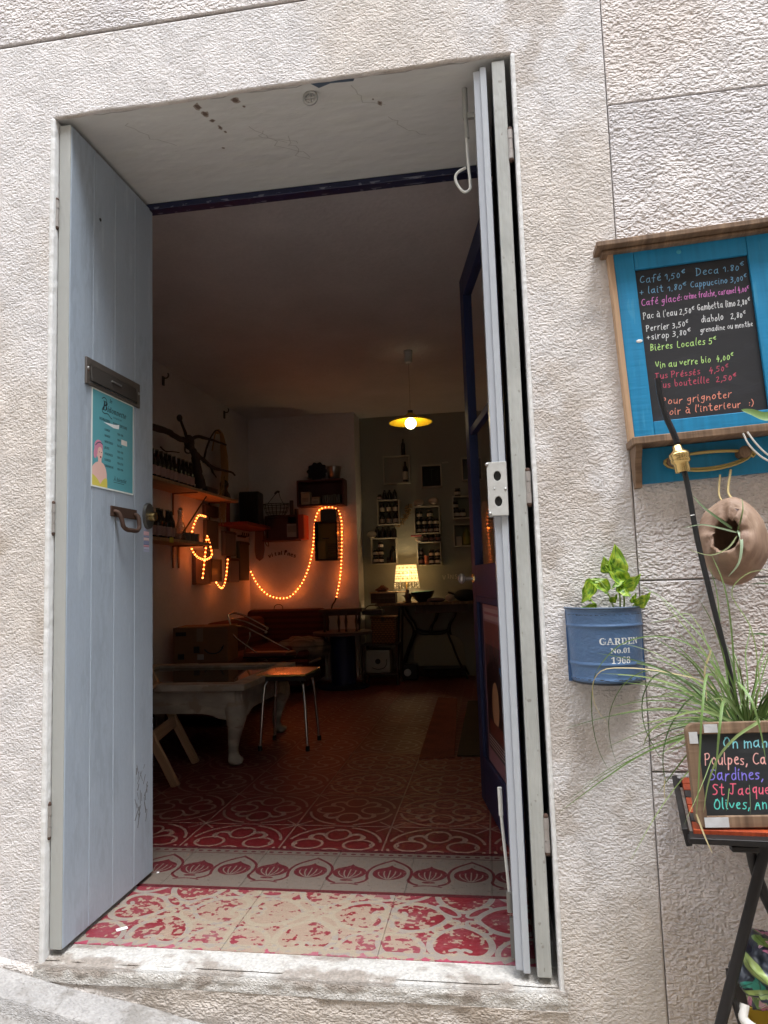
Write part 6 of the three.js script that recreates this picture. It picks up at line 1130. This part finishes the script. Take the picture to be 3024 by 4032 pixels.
  frame(0.172, 0.461, 2.017, 2.32, 'empty white frame holding a dark bottle high on the green wall');
  const chalkT = canvas(256, 256, (g) => { g.fillStyle = 'rgb(22,24,22)'; g.fillRect(0, 0, 256, 256); g.strokeStyle = 'rgba(120,128,116,.6)'; g.lineWidth = 4; g.beginPath(); g.moveTo(128, 40); g.lineTo(128, 190); g.moveTo(96, 44); g.lineTo(160, 40); g.stroke(); for (let i = 0; i < 6; i++) { g.fillStyle = 'rgba(110,116,104,.4)'; g.fillRect(24, 50 + i * 26, 50, 5); g.fillRect(180, 60 + i * 24, 44, 5); } });
  const fp = frame(0.576, 0.795, 1.959, 2.201, 'white-framed small blackboard on the green wall', M.black); mesh('drawing', new THREE.PlaneGeometry(0.19, 0.215).translate(0, 0.121, 0.0125), mat(0xffffff, 0.8, { map: chalkT }), fp);
  one('stick', 'short pale stick beside the small blackboard', 'stick', bar([0.80, 2.215, GZ + 0.02], [0.868, 2.22, GZ + 0.02], 0.010), wp);
  frame(1.006, 1.22, 2.009, 2.257, 'white frame partly hidden by the blue door high on the green wall', M.black);
  bottle(wineProf, 'dark wine bottle standing inside the empty white frame', undefined, [0.41, 2.030, GZ + 0.05], lab, glassD, 0.75, false); bottle(wineProf, 'dark wine bottle standing on top of the empty white frame', undefined, [0.395, 2.322, GZ + 0.045], null, glassD, 0.6, false);
  // dried garland of flowers between shelves
  const gar = thing('dried_garland', 'dry ochre flower garland hanging between the box shelves', 'garland', [0.40, 1.8, GZ + 0.02]); const gs = []; for (let i = 0; i < 120; i++) { const t = rnd(), x = mix(0.03, -0.10, t * t) + rr(-0.03, 0.03), y = mix(-0.02, -0.24, t) + rr(-0.02, 0.02); gs.push(sph(rr(0.006, 0.013), x, y, rr(0, 0.05), 1, 0.6, 1, 6)); }
  mesh('blossoms', gs, mat([0.26, 0.17, 0.09], 0.9), gar).userData.kind = 'stuff'; mesh('stem', tube([[0.03, 0, 0.01], [0.02, -0.12, 0.02], [-0.06, -0.22, 0.02]], 0.004, 20, 5), M.woodDark, gar);
}
// ------------------------------------------------------------ sewing table and what stands on it
{
  const o = thing('sewing_table', 'old sewing machine table with black curved cast iron legs by the green wall', 'table', [0.6, 0, -5.29]);
  mesh('tabletop', bb(-0.50, 0.52, 0.742, 0.767, -0.205, 0.205, 0.004), M.wood, o);
  mesh('apron', bb(-0.10, 0.42, 0.66, 0.741, 0.13, 0.15, 0.003), M.woodDark, o);
  const z = 0.14, q = (x, y) => { const p = U(x, y, 'z', -5.15); return V(p.x - 0.6, p.y, z); };
  for (const s of [z, -z]) {
    const L = (pts) => pts.map(([x, y]) => { const v = q(x, y); v.z = s; return v; });
    mesh('leg', tube(L([[1582, 2396], [1600, 2430], [1622, 2462], [1628, 2490], [1612, 2540], [1590, 2600], [1568, 2672]]), 0.011, 40, 8), M.iron, o);
    mesh('leg', tube(L([[1800, 2396], [1785, 2430], [1768, 2462], [1764, 2490], [1782, 2540], [1806, 2600], [1842, 2672]]), 0.011, 40, 8), M.iron, o);
    mesh('crosspiece', tube(L([[1628, 2484], [1660, 2494], [1700, 2496], [1740, 2494], [1764, 2484]]), 0.012, 30, 8), M.iron, o);
    mesh('brace', tube(L([[1720, 2400], [1712, 2440], [1695, 2470], [1690, 2495]]), 0.008, 20, 8), M.iron, o);
    mesh('post', slab(L([[1572, 2392]])[0], L([[1566, 2672]])[0], 0.022, 0.02), M.iron, o);
  }
  mesh('treadle', bb(-0.05, 0.36, 0.10, 0.112, -0.12, 0.12, 0.002), M.iron, o);
  const bd = thing('lit_wall_panel', 'pale arched panel added for the lit wall seen under the sewing table', 'board', [0.70, 0.0, -5.44]); const s = new THREE.Shape(); s.moveTo(-0.27, 0.11); s.lineTo(0.27, 0.11); s.lineTo(0.25, 0.33); s.quadraticCurveTo(0.2, 0.42, 0.1, 0.42); s.lineTo(-0.1, 0.42); s.quadraticCurveTo(-0.2, 0.42, -0.25, 0.33);  // pale panel added to stand for the lit wall behind the legs
  mesh('panel', ext(s, 0.02, 0.003), mat([0.30, 0.28, 0.22], 0.8), bd); mesh('foot', bb(-0.26, 0.26, 0.001, 0.105, 0, 0.022, 0.002), M.woodDark, bd);
  const ms = thing('small_motor', 'small black sewing motor on the floor beneath the table', 'motor', [0.42, 0.001, -5.2]); mesh('case', box(0.16, 0.16, 0.12, 0, 0.08, 0, 0.02), M.black, ms); mesh('wheel', new THREE.CylinderGeometry(0.035, 0.035, 0.02, 20).rotateX(Math.PI / 2).translate(-0.02, 0.08, 0.072), M.steel, ms);
}
{
  const T0 = 0.768;
  const c = thing('wooden_crate', 'small dark wooden crate on the sewing table left of the lamp', 'crate', [0.175, T0, -5.22]); for (const sx of [-1, 1]) mesh('end', box(0.012, 0.10, 0.16, sx * 0.119, 0.05, 0, 0.002), M.woodDark, c); for (const sz of [-1, 1]) for (let i = 0; i < 2; i++) mesh('slat', box(0.225, 0.044, 0.010, 0, 0.026 + i * 0.049, sz * 0.074, 0.002), M.woodDark, c); mesh('base', box(0.224, 0.006, 0.136, 0, 0.004, 0), M.woodDark, c);
  const b = thing('bread_board', 'round-ended pale board laid across the small crate', 'board', [0.19, T0 + 0.102, -5.2]); mesh('plate', box(0.30, 0.012, 0.17, 0, 0.006, 0, 0.005), M.woodPale, b); mesh('grip', box(0.09, 0.010, 0.04, 0.185, 0.006, 0, 0.004), M.woodPale, b);
  const lf = thing('dried_bouquet', 'squat reddish-brown dried bouquet on the pale board', 'bouquet', [0.165, T0 + 0.115, -5.2]); const g = []; for (let i = 0; i < 80; i++) { const a = rr(0, 6.28), r = rr(0, 0.07); g.push(sph(rr(0.010, 0.018), Math.cos(a) * r, 0.015 + rr(0, 0.045) * (1 - r / 0.1), Math.sin(a) * r * 0.7, 1, 0.8, 1, 7)); } mesh('heads', g, mat([0.17, 0.07, 0.045], 0.9), lf).userData.kind = 'stuff'; mesh('wrap', lathe([[0.001, 0], [0.05, 0], [0.06, 0.02], [0.001, 0.022]], 20), M.woodDark, lf);
  const fig = thing('bird_figurine', 'dark little bird figurine in front of the lamp', 'figurine', [0.43, T0, -5.13]); mesh('body', lathe([[0.001, 0], [0.035, 0], [0.028, 0.015], [0.03, 0.04], [0.042, 0.062], [0.03, 0.085], [0.012, 0.098], [0.017, 0.115], [0.013, 0.13], [0.001, 0.135]], 20), mat([0.06, 0.03, 0.02], 0.4), fig); mesh('beak', new THREE.ConeGeometry(0.012, 0.05, 10).rotateZ(1.4).translate(-0.045, 0.07, 0), mat([0.06, 0.03, 0.02], 0.4), fig);
  const bw = thing('bowl', 'wide dark bowl with turquoise glazed inside on the sewing table', 'bowl', [0.575, T0, -5.2]); mesh('outside', lathe([[0.001, 0], [0.05, 0], [0.055, 0.008], [0.10, 0.05], [0.125, 0.105], [0.122, 0.107]], 36), mat([0.03, 0.02, 0.022], 0.35), bw); mesh('inside', lathe([[0.122, 0.107], [0.117, 0.104], [0.095, 0.055], [0.05, 0.018], [0.001, 0.014]], 36), mat([0.10, 0.28, 0.22], 0.25, { side: THREE.DoubleSide }), bw); bw.rotation.z = 0.06;
  const tw = thing('folded_cloth', 'crumpled mauve cloth beside the turquoise bowl', 'cloth', [0.71, T0, -5.13]); mesh('fold', sph(0.07, 0, 0.02, 0, 1.3, 0.34, 0.7, 20), mat([0.12, 0.08, 0.09], 0.9), tw); mesh('hem', tube([[-0.08, 0.01, 0.03], [-0.03, 0.02, 0.05], [0.05, 0.012, 0.05]], 0.008, 20, 6), mat([0.15, 0.10, 0.11], 0.9), tw);
  const go = thing('gourd', 'pale round gourd between cloth and black bag on the sewing table', 'gourd', [0.845, T0, -5.14]); mesh('flesh', sph(0.044, 0, 0.036, 0, 1, 0.84, 1, 20), mat([0.42, 0.34, 0.30], 0.5), go); mesh('stalk', bar([0, 0.07, 0], [0.008, 0.09, 0], 0.004), M.woodDark, go);
  const bg = thing('black_bag', 'slouching black bag at the end of the sewing table by the blue door', 'bag', [1.0, T0, -5.22]); mesh('body', sph(0.1, 0, 0.055, 0, 1.15, 0.62, 0.8, 24), mat([0.008, 0.008, 0.009], 0.7), bg); mesh('strap', tube([[-0.09, 0.06, 0.03], [-0.15, 0.085, 0.03], [-0.17, 0.09, 0.02]], 0.010, 20, 6), M.black, bg);
}
{ // low stand with wicker basket and white box
  const o = thing('low_stand', 'dark low stand holding the wicker basket over the white box', 'stand', [0.17, 0, -4.98]);
  for (const [x, z] of [[-0.16, -0.13], [0.17, -0.13], [-0.16, 0.13], [0.17, 0.13]]) mesh('post', box(0.02, 0.375, 0.02, x, 0.1875, z, 0.002), M.woodDark, o);
  mesh('shelf', bb(-0.145, 0.155, 0.10, 0.115, -0.13, 0.13, 0.002), M.woodDark, o); mesh('top', bb(-0.17, 0.18, 0.376, 0.39, -0.145, 0.145, 0.002), M.woodDark, o);
  const w = thing('white_box', 'white box with a black eye and smile mark on the low stand', 'box', [0.15, 0.116, -4.96]); mesh('case', box(0.235, 0.215, 0.2, 0, 0.1075, 0, 0.01), mat([0.34, 0.34, 0.33], 0.6), w); mesh('eye', new THREE.CylinderGeometry(0.026, 0.026, 0.004, 20).rotateX(Math.PI / 2).translate(0.0, 0.11, 0.1015), M.black, w); mesh('smile', tube([[-0.06, 0.05, 0.1], [0.0, 0.035, 0.1], [0.06, 0.05, 0.1], [0.085, 0.09, 0.1], [0.085, 0.13, 0.1]], 0.004, 30, 6), M.black, w);
  const b = thing('wicker_basket', 'square ochre wicker basket on the low stand', 'basket', [0.21, 0.391, -4.97]); const wk = mat(0xffffff, 0.85, { map: tex(256, 256, (u, v) => { const a = Math.sin(v * 90) * 0.5 + 0.5, c = Math.sin(u * 60 + (v * 14 | 0) * 3.1) * 0.5 + 0.5, t = cl(0.3 + 0.5 * a * c + 0.2 * vn(u, v, 60, 60, 91)); return [150 * t + 30, 100 * t + 20, 60 * t + 12]; }, true, 0.3) });
  mesh('weave', box(0.23, 0.24, 0.22, 0, 0.12, 0, 0.015), wk, b); mesh('lid', box(0.245, 0.022, 0.235, 0, 0.2515, 0, 0.008), wk, b); mesh('clasp', box(0.03, 0.04, 0.006, 0, 0.235, 0.119, 0.002), M.woodDark, b);
}
// ------------------------------------------------------------ blue drum table and little bench
{
  const o = thing('drum_table', 'round-topped table on a dark blue drum with pale struts', 'table', [-0.17, 0, -4.78]), bl = mat([0.010, 0.018, 0.085], 0.45);
  mesh('drum', new THREE.CylinderGeometry(0.118, 0.118, 0.47, 36).translate(0, 0.245, 0), bl, o); mesh('foot', lathe([[0.001, 0], [0.24, 0], [0.25, 0.008], [0.22, 0.02], [0.12, 0.03], [0.001, 0.03]], 40), mat([0.008, 0.012, 0.04], 0.5), o);
  mesh('tabletop', new THREE.CylinderGeometry(0.285, 0.28, 0.028, 48).translate(0, 0.512, 0), mat([0.10, 0.07, 0.075], 0.4), o);
  for (const [x, z] of [[-0.15, 0.06], [0.15, 0.06], [-0.14, -0.1], [0.14, -0.1]]) mesh('strut', box(0.024, 0.40, 0.024, x, 0.298, z, 0.003), mat([0.26, 0.24, 0.22], 0.7), o);
  const b = thing('little_bench', 'little dark spindle bench placed on the round drum table', 'bench', [-0.17, 0.527, -4.78]);
  mesh('seat', box(0.42, 0.03, 0.2, 0, 0.198, 0, 0.004), M.woodDark, b); mesh('apron', box(0.36, 0.03, 0.016, 0, 0.167, 0.07, 0.002), M.woodDark, b);
  for (const [x, z] of [[-0.16, 0.07], [0.15, 0.07], [-0.02, 0.07], [0.05, 0.07], [-0.16, -0.07], [0.15, -0.07]]) mesh('spindle', lathe([[0.001, 0], [0.012, 0], [0.009, 0.03], [0.015, 0.09], [0.009, 0.14], [0.013, 0.182], [0.001, 0.182]], 12, x, 0, z), M.woodDark, b);
  const bk = thing('dark_basket', 'dark openwork tray behind the drum table on the low stand side', 'tray', [0.075, 0.56, -4.62]); bk.position.set(0.10, 0.66, -4.97);
  mesh('tray', box(0.2, 0.05, 0.18, 0, 0.033, 0, 0.01), mat([0.04, 0.03, 0.035], 0.6), bk); mesh('handle', tube([[-0.09, 0.05, 0], [-0.05, 0.09, 0], [0.05, 0.09, 0], [0.09, 0.05, 0]], 0.006, 20, 6), M.woodDark, bk);
}
// ------------------------------------------------------------ sofa, blanket, parcel
{
  const fab = (c0, c1, s) => mat(0xffffff, 0.95, { map: tex(256, 256, (u, v) => { const st = ss(0.35, 0.65, Math.sin(v * 55) * 0.5 + 0.5), n = vn(u, v, 120, 120, s), t = cl(0.6 * st + 0.4 * n); return c0.map((c, i) => mix(c, c1[i], t)); }, true, 0.5) });
  const red = fab([62, 22, 20], [96, 38, 32], 501), grey = fab([96, 88, 82], [142, 132, 122], 511);
  const o = thing('corner_sofa', 'dark red striped corner sofa along the left and back walls', 'sofa', [0, 0, 0]);
  mesh('base', bb(XL + 0.02, -0.42, 0.06, 0.30, ZB + 0.04, -4.42, 0.02), red, o); mesh('base', bb(XL + 0.02, -0.62, 0.06, 0.30, -4.415, -3.0, 0.02), red, o);
  mesh('seat_cushion', bb(XL + 0.24, -0.42, 0.302, 0.42, -5.0, -4.44, 0.04), red, o); mesh('seat_cushion', bb(XL + 0.24, -0.63, 0.302, 0.42, -4.435, -3.72, 0.04), red, o); mesh('seat_cushion', bb(XL + 0.24, -0.63, 0.302, 0.42, -3.715, -3.0, 0.04), red, o);
  mesh('backrest', bb(XL + 0.02, -0.40, 0.302, 0.74, ZB + 0.03, -5.01, 0.05), red, o); mesh('backrest', bb(XL + 0.02, XL + 0.23, 0.302, 0.68, -5.005, -3.95, 0.05), red, o);
  for (const [x, z] of [[-0.5, -4.5], [-0.7, -3.08], [-1.15, -3.08], [-1.15, -5.1]]) mesh('foot', bar([x, 0, z], [x, 0.062, z], 0.02), M.woodDark, o);
  const bl = thing('throw_blanket', 'crumpled grey-beige throw at the end of the red sofa', 'blanket', [-0.52, 0.42, -4.62]);
  const g = new THREE.SphereGeometry(0.26, 48, 32), p = g.attributes.position; for (let i = 0; i < p.count; i++) { const v = V(p.getX(i), p.getY(i), p.getZ(i)), n = v.clone().normalize(), k = 1 + 0.3 * (vn(n.x * 0.5 + 0.5, n.z * 0.5 + 0.5 + n.y * 0.2, 7, 7, 521) - 0.5); v.multiplyScalar(k); p.setXYZ(i, v.x * 0.95, v.y > 0 ? v.y * 0.30 : v.y * 0.7, v.z * 0.7); } g.computeVertexNormals(); uvm(g);
  mesh('folds', g, grey, bl); mesh('fringe', tube([[-0.2, -0.12, 0.17], [0, -0.17, 0.2], [0.2, -0.12, 0.12]], 0.012, 30, 6), grey, bl);
  const loop = one('wire_loop', 'thin wire loop sticking up behind the red sofa back', 'wire', tube([[-0.93, 0.735, -5.03], [-0.92, 0.775, -5.03], [-0.88, 0.79, -5.03], [-0.845, 0.775, -5.03], [-0.835, 0.735, -5.03]], 0.004, 30, 6), M.woodDark);
  // parcel with a curved smile mark
  const bx = thing('cardboard_box', 'brown cardboard parcel with a smile mark on the sofa by the left wall', 'box', [-0.97, 0.421, -3.42]); bx.rotation.y = 0.14;
  const kr = mat(0xffffff, 0.85, { map: tex(256, 256, (u, v) => { const t = fbm(u, v, 5, 4, 531), l = vn(u, v, 3, 90, 533); return [mix(116, 138, 0.6 * t + 0.4 * l), mix(82, 100, 0.6 * t + 0.4 * l), mix(58, 70, 0.6 * t + 0.4 * l)]; }, true, 0.4) });
  mesh('carton', box(0.42, 0.27, 0.34, 0, 0.135, 0, 0.004), kr, bx);
  const bz = 0.1712; mesh('smile', [tube([[0.03, 0.10, bz], [0.06, 0.075, bz], [0.10, 0.068, bz], [0.14, 0.078, bz], [0.17, 0.11, bz]], 0.006, 30, 6)], M.black, bx); mesh('arrow_head', new THREE.ConeGeometry(0.014, 0.03, 3).rotateZ(-0.6).translate(0.172, 0.12, bz), M.black, bx);
  mesh('bottle_print', box(0.045, 0.05, 0.001, -0.03, 0.10, bz), M.black, bx); mesh('shipping_label', box(0.05, 0.04, 0.001, 0.0, 0.045, bz), mat([0.4, 0.36, 0.33], 0.7), bx); mesh('flap_tape', box(0.05, 0.10, 0.001, -0.005, 0.21, bz), mat([0.25, 0.17, 0.12], 0.5), bx); mesh('hand_hole', box(0.08, 0.03, 0.001, -0.15, 0.22, bz), M.black, bx); mesh('stamp', box(0.05, 0.04, 0.001, -0.15, 0.05, bz), M.black, bx);
}
// ------------------------------------------------------------ overturned chrome stool behind the white table
{
  const P = (x, y, z) => U(x, y, 'z', z), o = thing('tipped_stool', 'red-seated stool with chrome legs tipped over on the sofa edge', 'stool');
  const seat = [[955, 2590], [1120, 2582], [1175, 2560], [1100, 2556], [985, 2562]].map(([x, y]) => P(x, y, -3.55 - (y < 2570 ? 0.2 : 0)));
  const c = P(1065, 2574, -3.55); const s = box(0.34, 0.035, 0.30, 0, 0, 0, 0.012); s.rotateX(-0.06).translate(c.x, c.y, c.z);
  mesh('seat', s, mat([0.16, 0.045, 0.035], 0.5), o); mesh('seat_rim', box(0.35, 0.012, 0.31, 0, -0.02, 0, 0.004).rotateX(-0.06).translate(c.x, c.y, c.z), M.iron, o);
  mesh('leg', tube([P(1030, 2598, -3.42), P(1055, 2602, -3.42), P(990, 2556, -3.44), P(915, 2496, -3.46), P(905, 2450, -3.5), P(897, 2420, -3.52)], 0.008, 50, 8), M.chrome, o);
  mesh('leg', tube([P(1140, 2560, -3.42), P(1080, 2530, -3.43), P(1015, 2494, -3.44), P(960, 2468, -3.46), P(930, 2466, -3.48)], 0.008, 50, 8), M.chrome, o);
  mesh('leg', tube([P(1045, 2486, -3.5), P(1010, 2468, -3.5), P(970, 2450, -3.5), P(932, 2440, -3.5), P(912, 2440, -3.5)], 0.008, 40, 8), M.chrome, o);
  mesh('leg', tube([P(1050, 2472, -3.56), P(1005, 2446, -3.56), P(960, 2424, -3.56), P(918, 2414, -3.56), P(898, 2422, -3.55)], 0.008, 40, 8), M.chrome, o);
  mesh('stretcher', tube([P(958, 2590, -3.48), P(970, 2540, -3.48), P(984, 2508, -3.48), P(983, 2490, -3.48)], 0.007, 30, 8), M.chrome, o);
  for (const [x, y, z] of [[1047, 2488, -3.5], [1052, 2474, -3.56]]) mesh('ferrule', sph(0.012, 0, 0, 0, 1, 1, 1, 12).translate(...P(x, y, z).toArray()), mat([0.4, 0.38, 0.35], 0.4), o);
}
// ------------------------------------------------------------ white cabriole table with glazed top
{
  const o = thing('coffee_table', 'distressed white cabriole-legged display table with glass top', 'table', [-0.64, 0, -2.42]);
  const dist = mat(0xffffff, 0.7, { map: tex(512, 512, (u, v) => { const a = fbm(u, v, 5, 5, 541, 14), w = ss(0.58, 0.72, fbm(u, v, 8, 5, 543, 14)); const g = 0.86 + 0.34 * (a - 0.5); return [mix(196 * g, 150, w), mix(188 * g, 138, w), mix(176 * g, 124, w)]; }, true, 0.6) });
  const hx = 0.53, hz = 0.51, fw = 0.10, y1 = 0.452;
  const mitre = (pts) => uvm(ext(poly(pts), 0.03, 0.003).rotateX(-Math.PI / 2).translate(0, y1 - 0.03, 0));
  mesh('top_frame', mitre([[-hx, -hz], [hx, -hz], [hx - fw, -hz + fw], [-hx + fw, -hz + fw]]), dist, o); mesh('top_frame', mitre([[-hx, hz], [-hx + fw, hz - fw], [hx - fw, hz - fw], [hx, hz]]), dist, o);
  mesh('top_frame', mitre([[-hx, -hz], [-hx + fw, -hz + fw], [-hx + fw, hz - fw], [-hx, hz]]), dist, o); mesh('top_frame', mitre([[hx, -hz], [hx, hz], [hx - fw, hz - fw], [hx - fw, -hz + fw]]), dist, o);
  mesh('glass', bb(-hx + fw, hx - fw, y1 - 0.02, y1 - 0.015, -hz + fw, hz - fw), mat([0.06, 0.07, 0.07], 0.04, { specularIntensity: 1, ior: 1.5 }), o);
  const ap = (w, sgn) => { const s = new THREE.Shape(); s.moveTo(-w, y1 - 0.034); s.lineTo(w, y1 - 0.034); s.lineTo(w, 0.25); s.lineTo(w - 0.10, 0.262); s.quadraticCurveTo(w - 0.14, 0.285, w - 0.20, 0.288); s.lineTo(-w + 0.20, 0.288); s.quadraticCurveTo(-w + 0.14, 0.285, -w + 0.10, 0.262); s.lineTo(-w, 0.25); return uvm(ext(s, 0.02, 0.002)); };
  mesh('apron', ap(hx - 0.07).translate(0, 0, hz - 0.06), dist, o); mesh('apron', ap(hx - 0.07).translate(0, 0, -hz + 0.04), dist, o);
  mesh('apron', ap(hz - 0.07).rotateY(Math.PI / 2).translate(hx - 0.06, 0, 0), dist, o); mesh('apron', ap(hz - 0.07).rotateY(Math.PI / 2).translate(-hx + 0.04, 0, 0), dist, o);
  // cabriole leg: squared sections swept along an S
  const leg = (sx, sz) => {
    const sec = [[0.42, 0.055, 0], [0.36, 0.06, 0.004], [0.30, 0.062, 0.018], [0.25, 0.056, 0.024], [0.20, 0.045, 0.014], [0.13, 0.034, -0.004], [0.07, 0.028, -0.010], [0.045, 0.032, -0.004], [0.03, 0.044, 0.012], [0.012, 0.040, 0.014], [0.0, 0.026, 0.008]];
    const pos = [], idx = [], K = 12;
    for (const [y, r, off] of sec) for (let k = 0; k < K; k++) { const a = k / K * Math.PI * 2 + Math.PI / 4, q = Math.pow(Math.abs(Math.cos(2 * a)), 1.5) * -0.12 + 1.06; pos.push(sx * off + Math.cos(a) * r * q, y, sz * off + Math.sin(a) * r * q); }
    for (let i = 0; i < sec.length - 1; i++) for (let k = 0; k < K; k++) { const a = i * K + k, b = i * K + (k + 1) % K; idx.push(a, b, a + K, b, b + K, a + K); }
    const g = new THREE.BufferGeometry(); g.setAttribute('position', new THREE.Float32BufferAttribute(pos, 3)); g.setIndex(idx); g.computeVertexNormals(); uvm(g); g.translate(sx * (hx - 0.10), 0, sz * (hz - 0.10)); return g;
  };
  for (const sx of [-1, 1]) for (const sz of [-1, 1]) mesh('leg', leg(sx, sz), dist, o).material.side = THREE.DoubleSide;
}
// ------------------------------------------------------------ yellow formica stool
{
  const o = thing('formica_stool', 'yellow formica stool with black edge and slim chrome legs', 'stool', [-0.015, 0, -2.455]);
  const y = 0.452;
  mesh('seat', box(0.31, 0.012, 0.37, 0, y, 0, 0.004), mat([0.66, 0.46, 0.15], 0.12, { clearcoat: 1, clearcoatRoughness: 0.06, bumpMap: again(T.wallBump, 0.25), bumpScale: 0.0004 }), o);
  mesh('edge_band', box(0.316, 0.026, 0.376, 0, y - 0.0205, 0, 0.004), M.black, o);
  for (const [sx, sz] of [[-1, 1], [1, 1], [-1, -1], [1, -1]]) {
    const l = mesh('leg', tube([[sx * 0.05, y - 0.037, sz * 0.07], [sx * 0.10, y - 0.042, sz * 0.10], [sx * 0.118, y - 0.06, sz * 0.112], [sx * 0.126, y - 0.11, sz * 0.118], [sx * 0.148, 0.012, sz * 0.142]], 0.0095, 50, 10), M.chrome, o);
    mesh('rubber_foot', new THREE.CylinderGeometry(0.0125, 0.0135, 0.03, 14).translate(sx * 0.1485, 0.016, sz * 0.1425), M.black, l);
  }
}
// ------------------------------------------------------------ folding wooden chair, half hidden by the left leaf
{
  const o = thing('folding_chair', 'pale wooden folding chair half hidden behind the boarded door leaf', 'chair', [-0.36, 0, -1.75]);
  const Pf = U(693, 3098, 'y', 0).sub(o.position), Pr = U(772, 3005, 'y', 0).sub(o.position);
  const dirn = V(-0.36, 0.72, 0.06), leg = (f, h) => { const t = h / dirn.y; return slab(f, f.clone().add(dirn.clone().multiplyScalar(t)), 0.042, 0.024, 0.003); };
  mesh('leg', leg(V(Pf.x, 0.002, Pf.z), 0.62), M.woodPale, o); mesh('leg', leg(V(Pr.x, 0.002, Pr.z), 0.62), M.woodPale, o);
  const at = (f, h) => V(f.x, 0, f.z).add(dirn.clone().multiplyScalar(h / dirn.y));
  mesh('stretcher', slab(at(Pf, 0.24), at(Pr, 0.24), 0.02, 0.06, 0.003), M.woodPale, o);
  mesh('seat_slat', slab(at(Pf, 0.45), at(Pr, 0.45), 0.05, 0.022, 0.003), M.woodPale, o); mesh('seat_slat', slab(at(Pf, 0.45).add(V(-0.07, 0, 0)), at(Pr, 0.45).add(V(-0.07, 0, 0)), 0.05, 0.022, 0.003), M.woodPale, o);
  const d2 = V(0.42, 0.72, 0), b0 = V(Pf.x - 0.46, 0.002, Pf.z), b1 = V(Pr.x - 0.46, 0.002, Pr.z);
  mesh('back_leg', slab(b0, b0.clone().add(d2.clone().multiplyScalar(0.62)), 0.042, 0.024, 0.003), M.woodPale, o); mesh('back_leg', slab(b1, b1.clone().add(d2.clone().multiplyScalar(0.62)), 0.042, 0.024, 0.003), M.woodPale, o);
}
renderer.render(scene, camera);
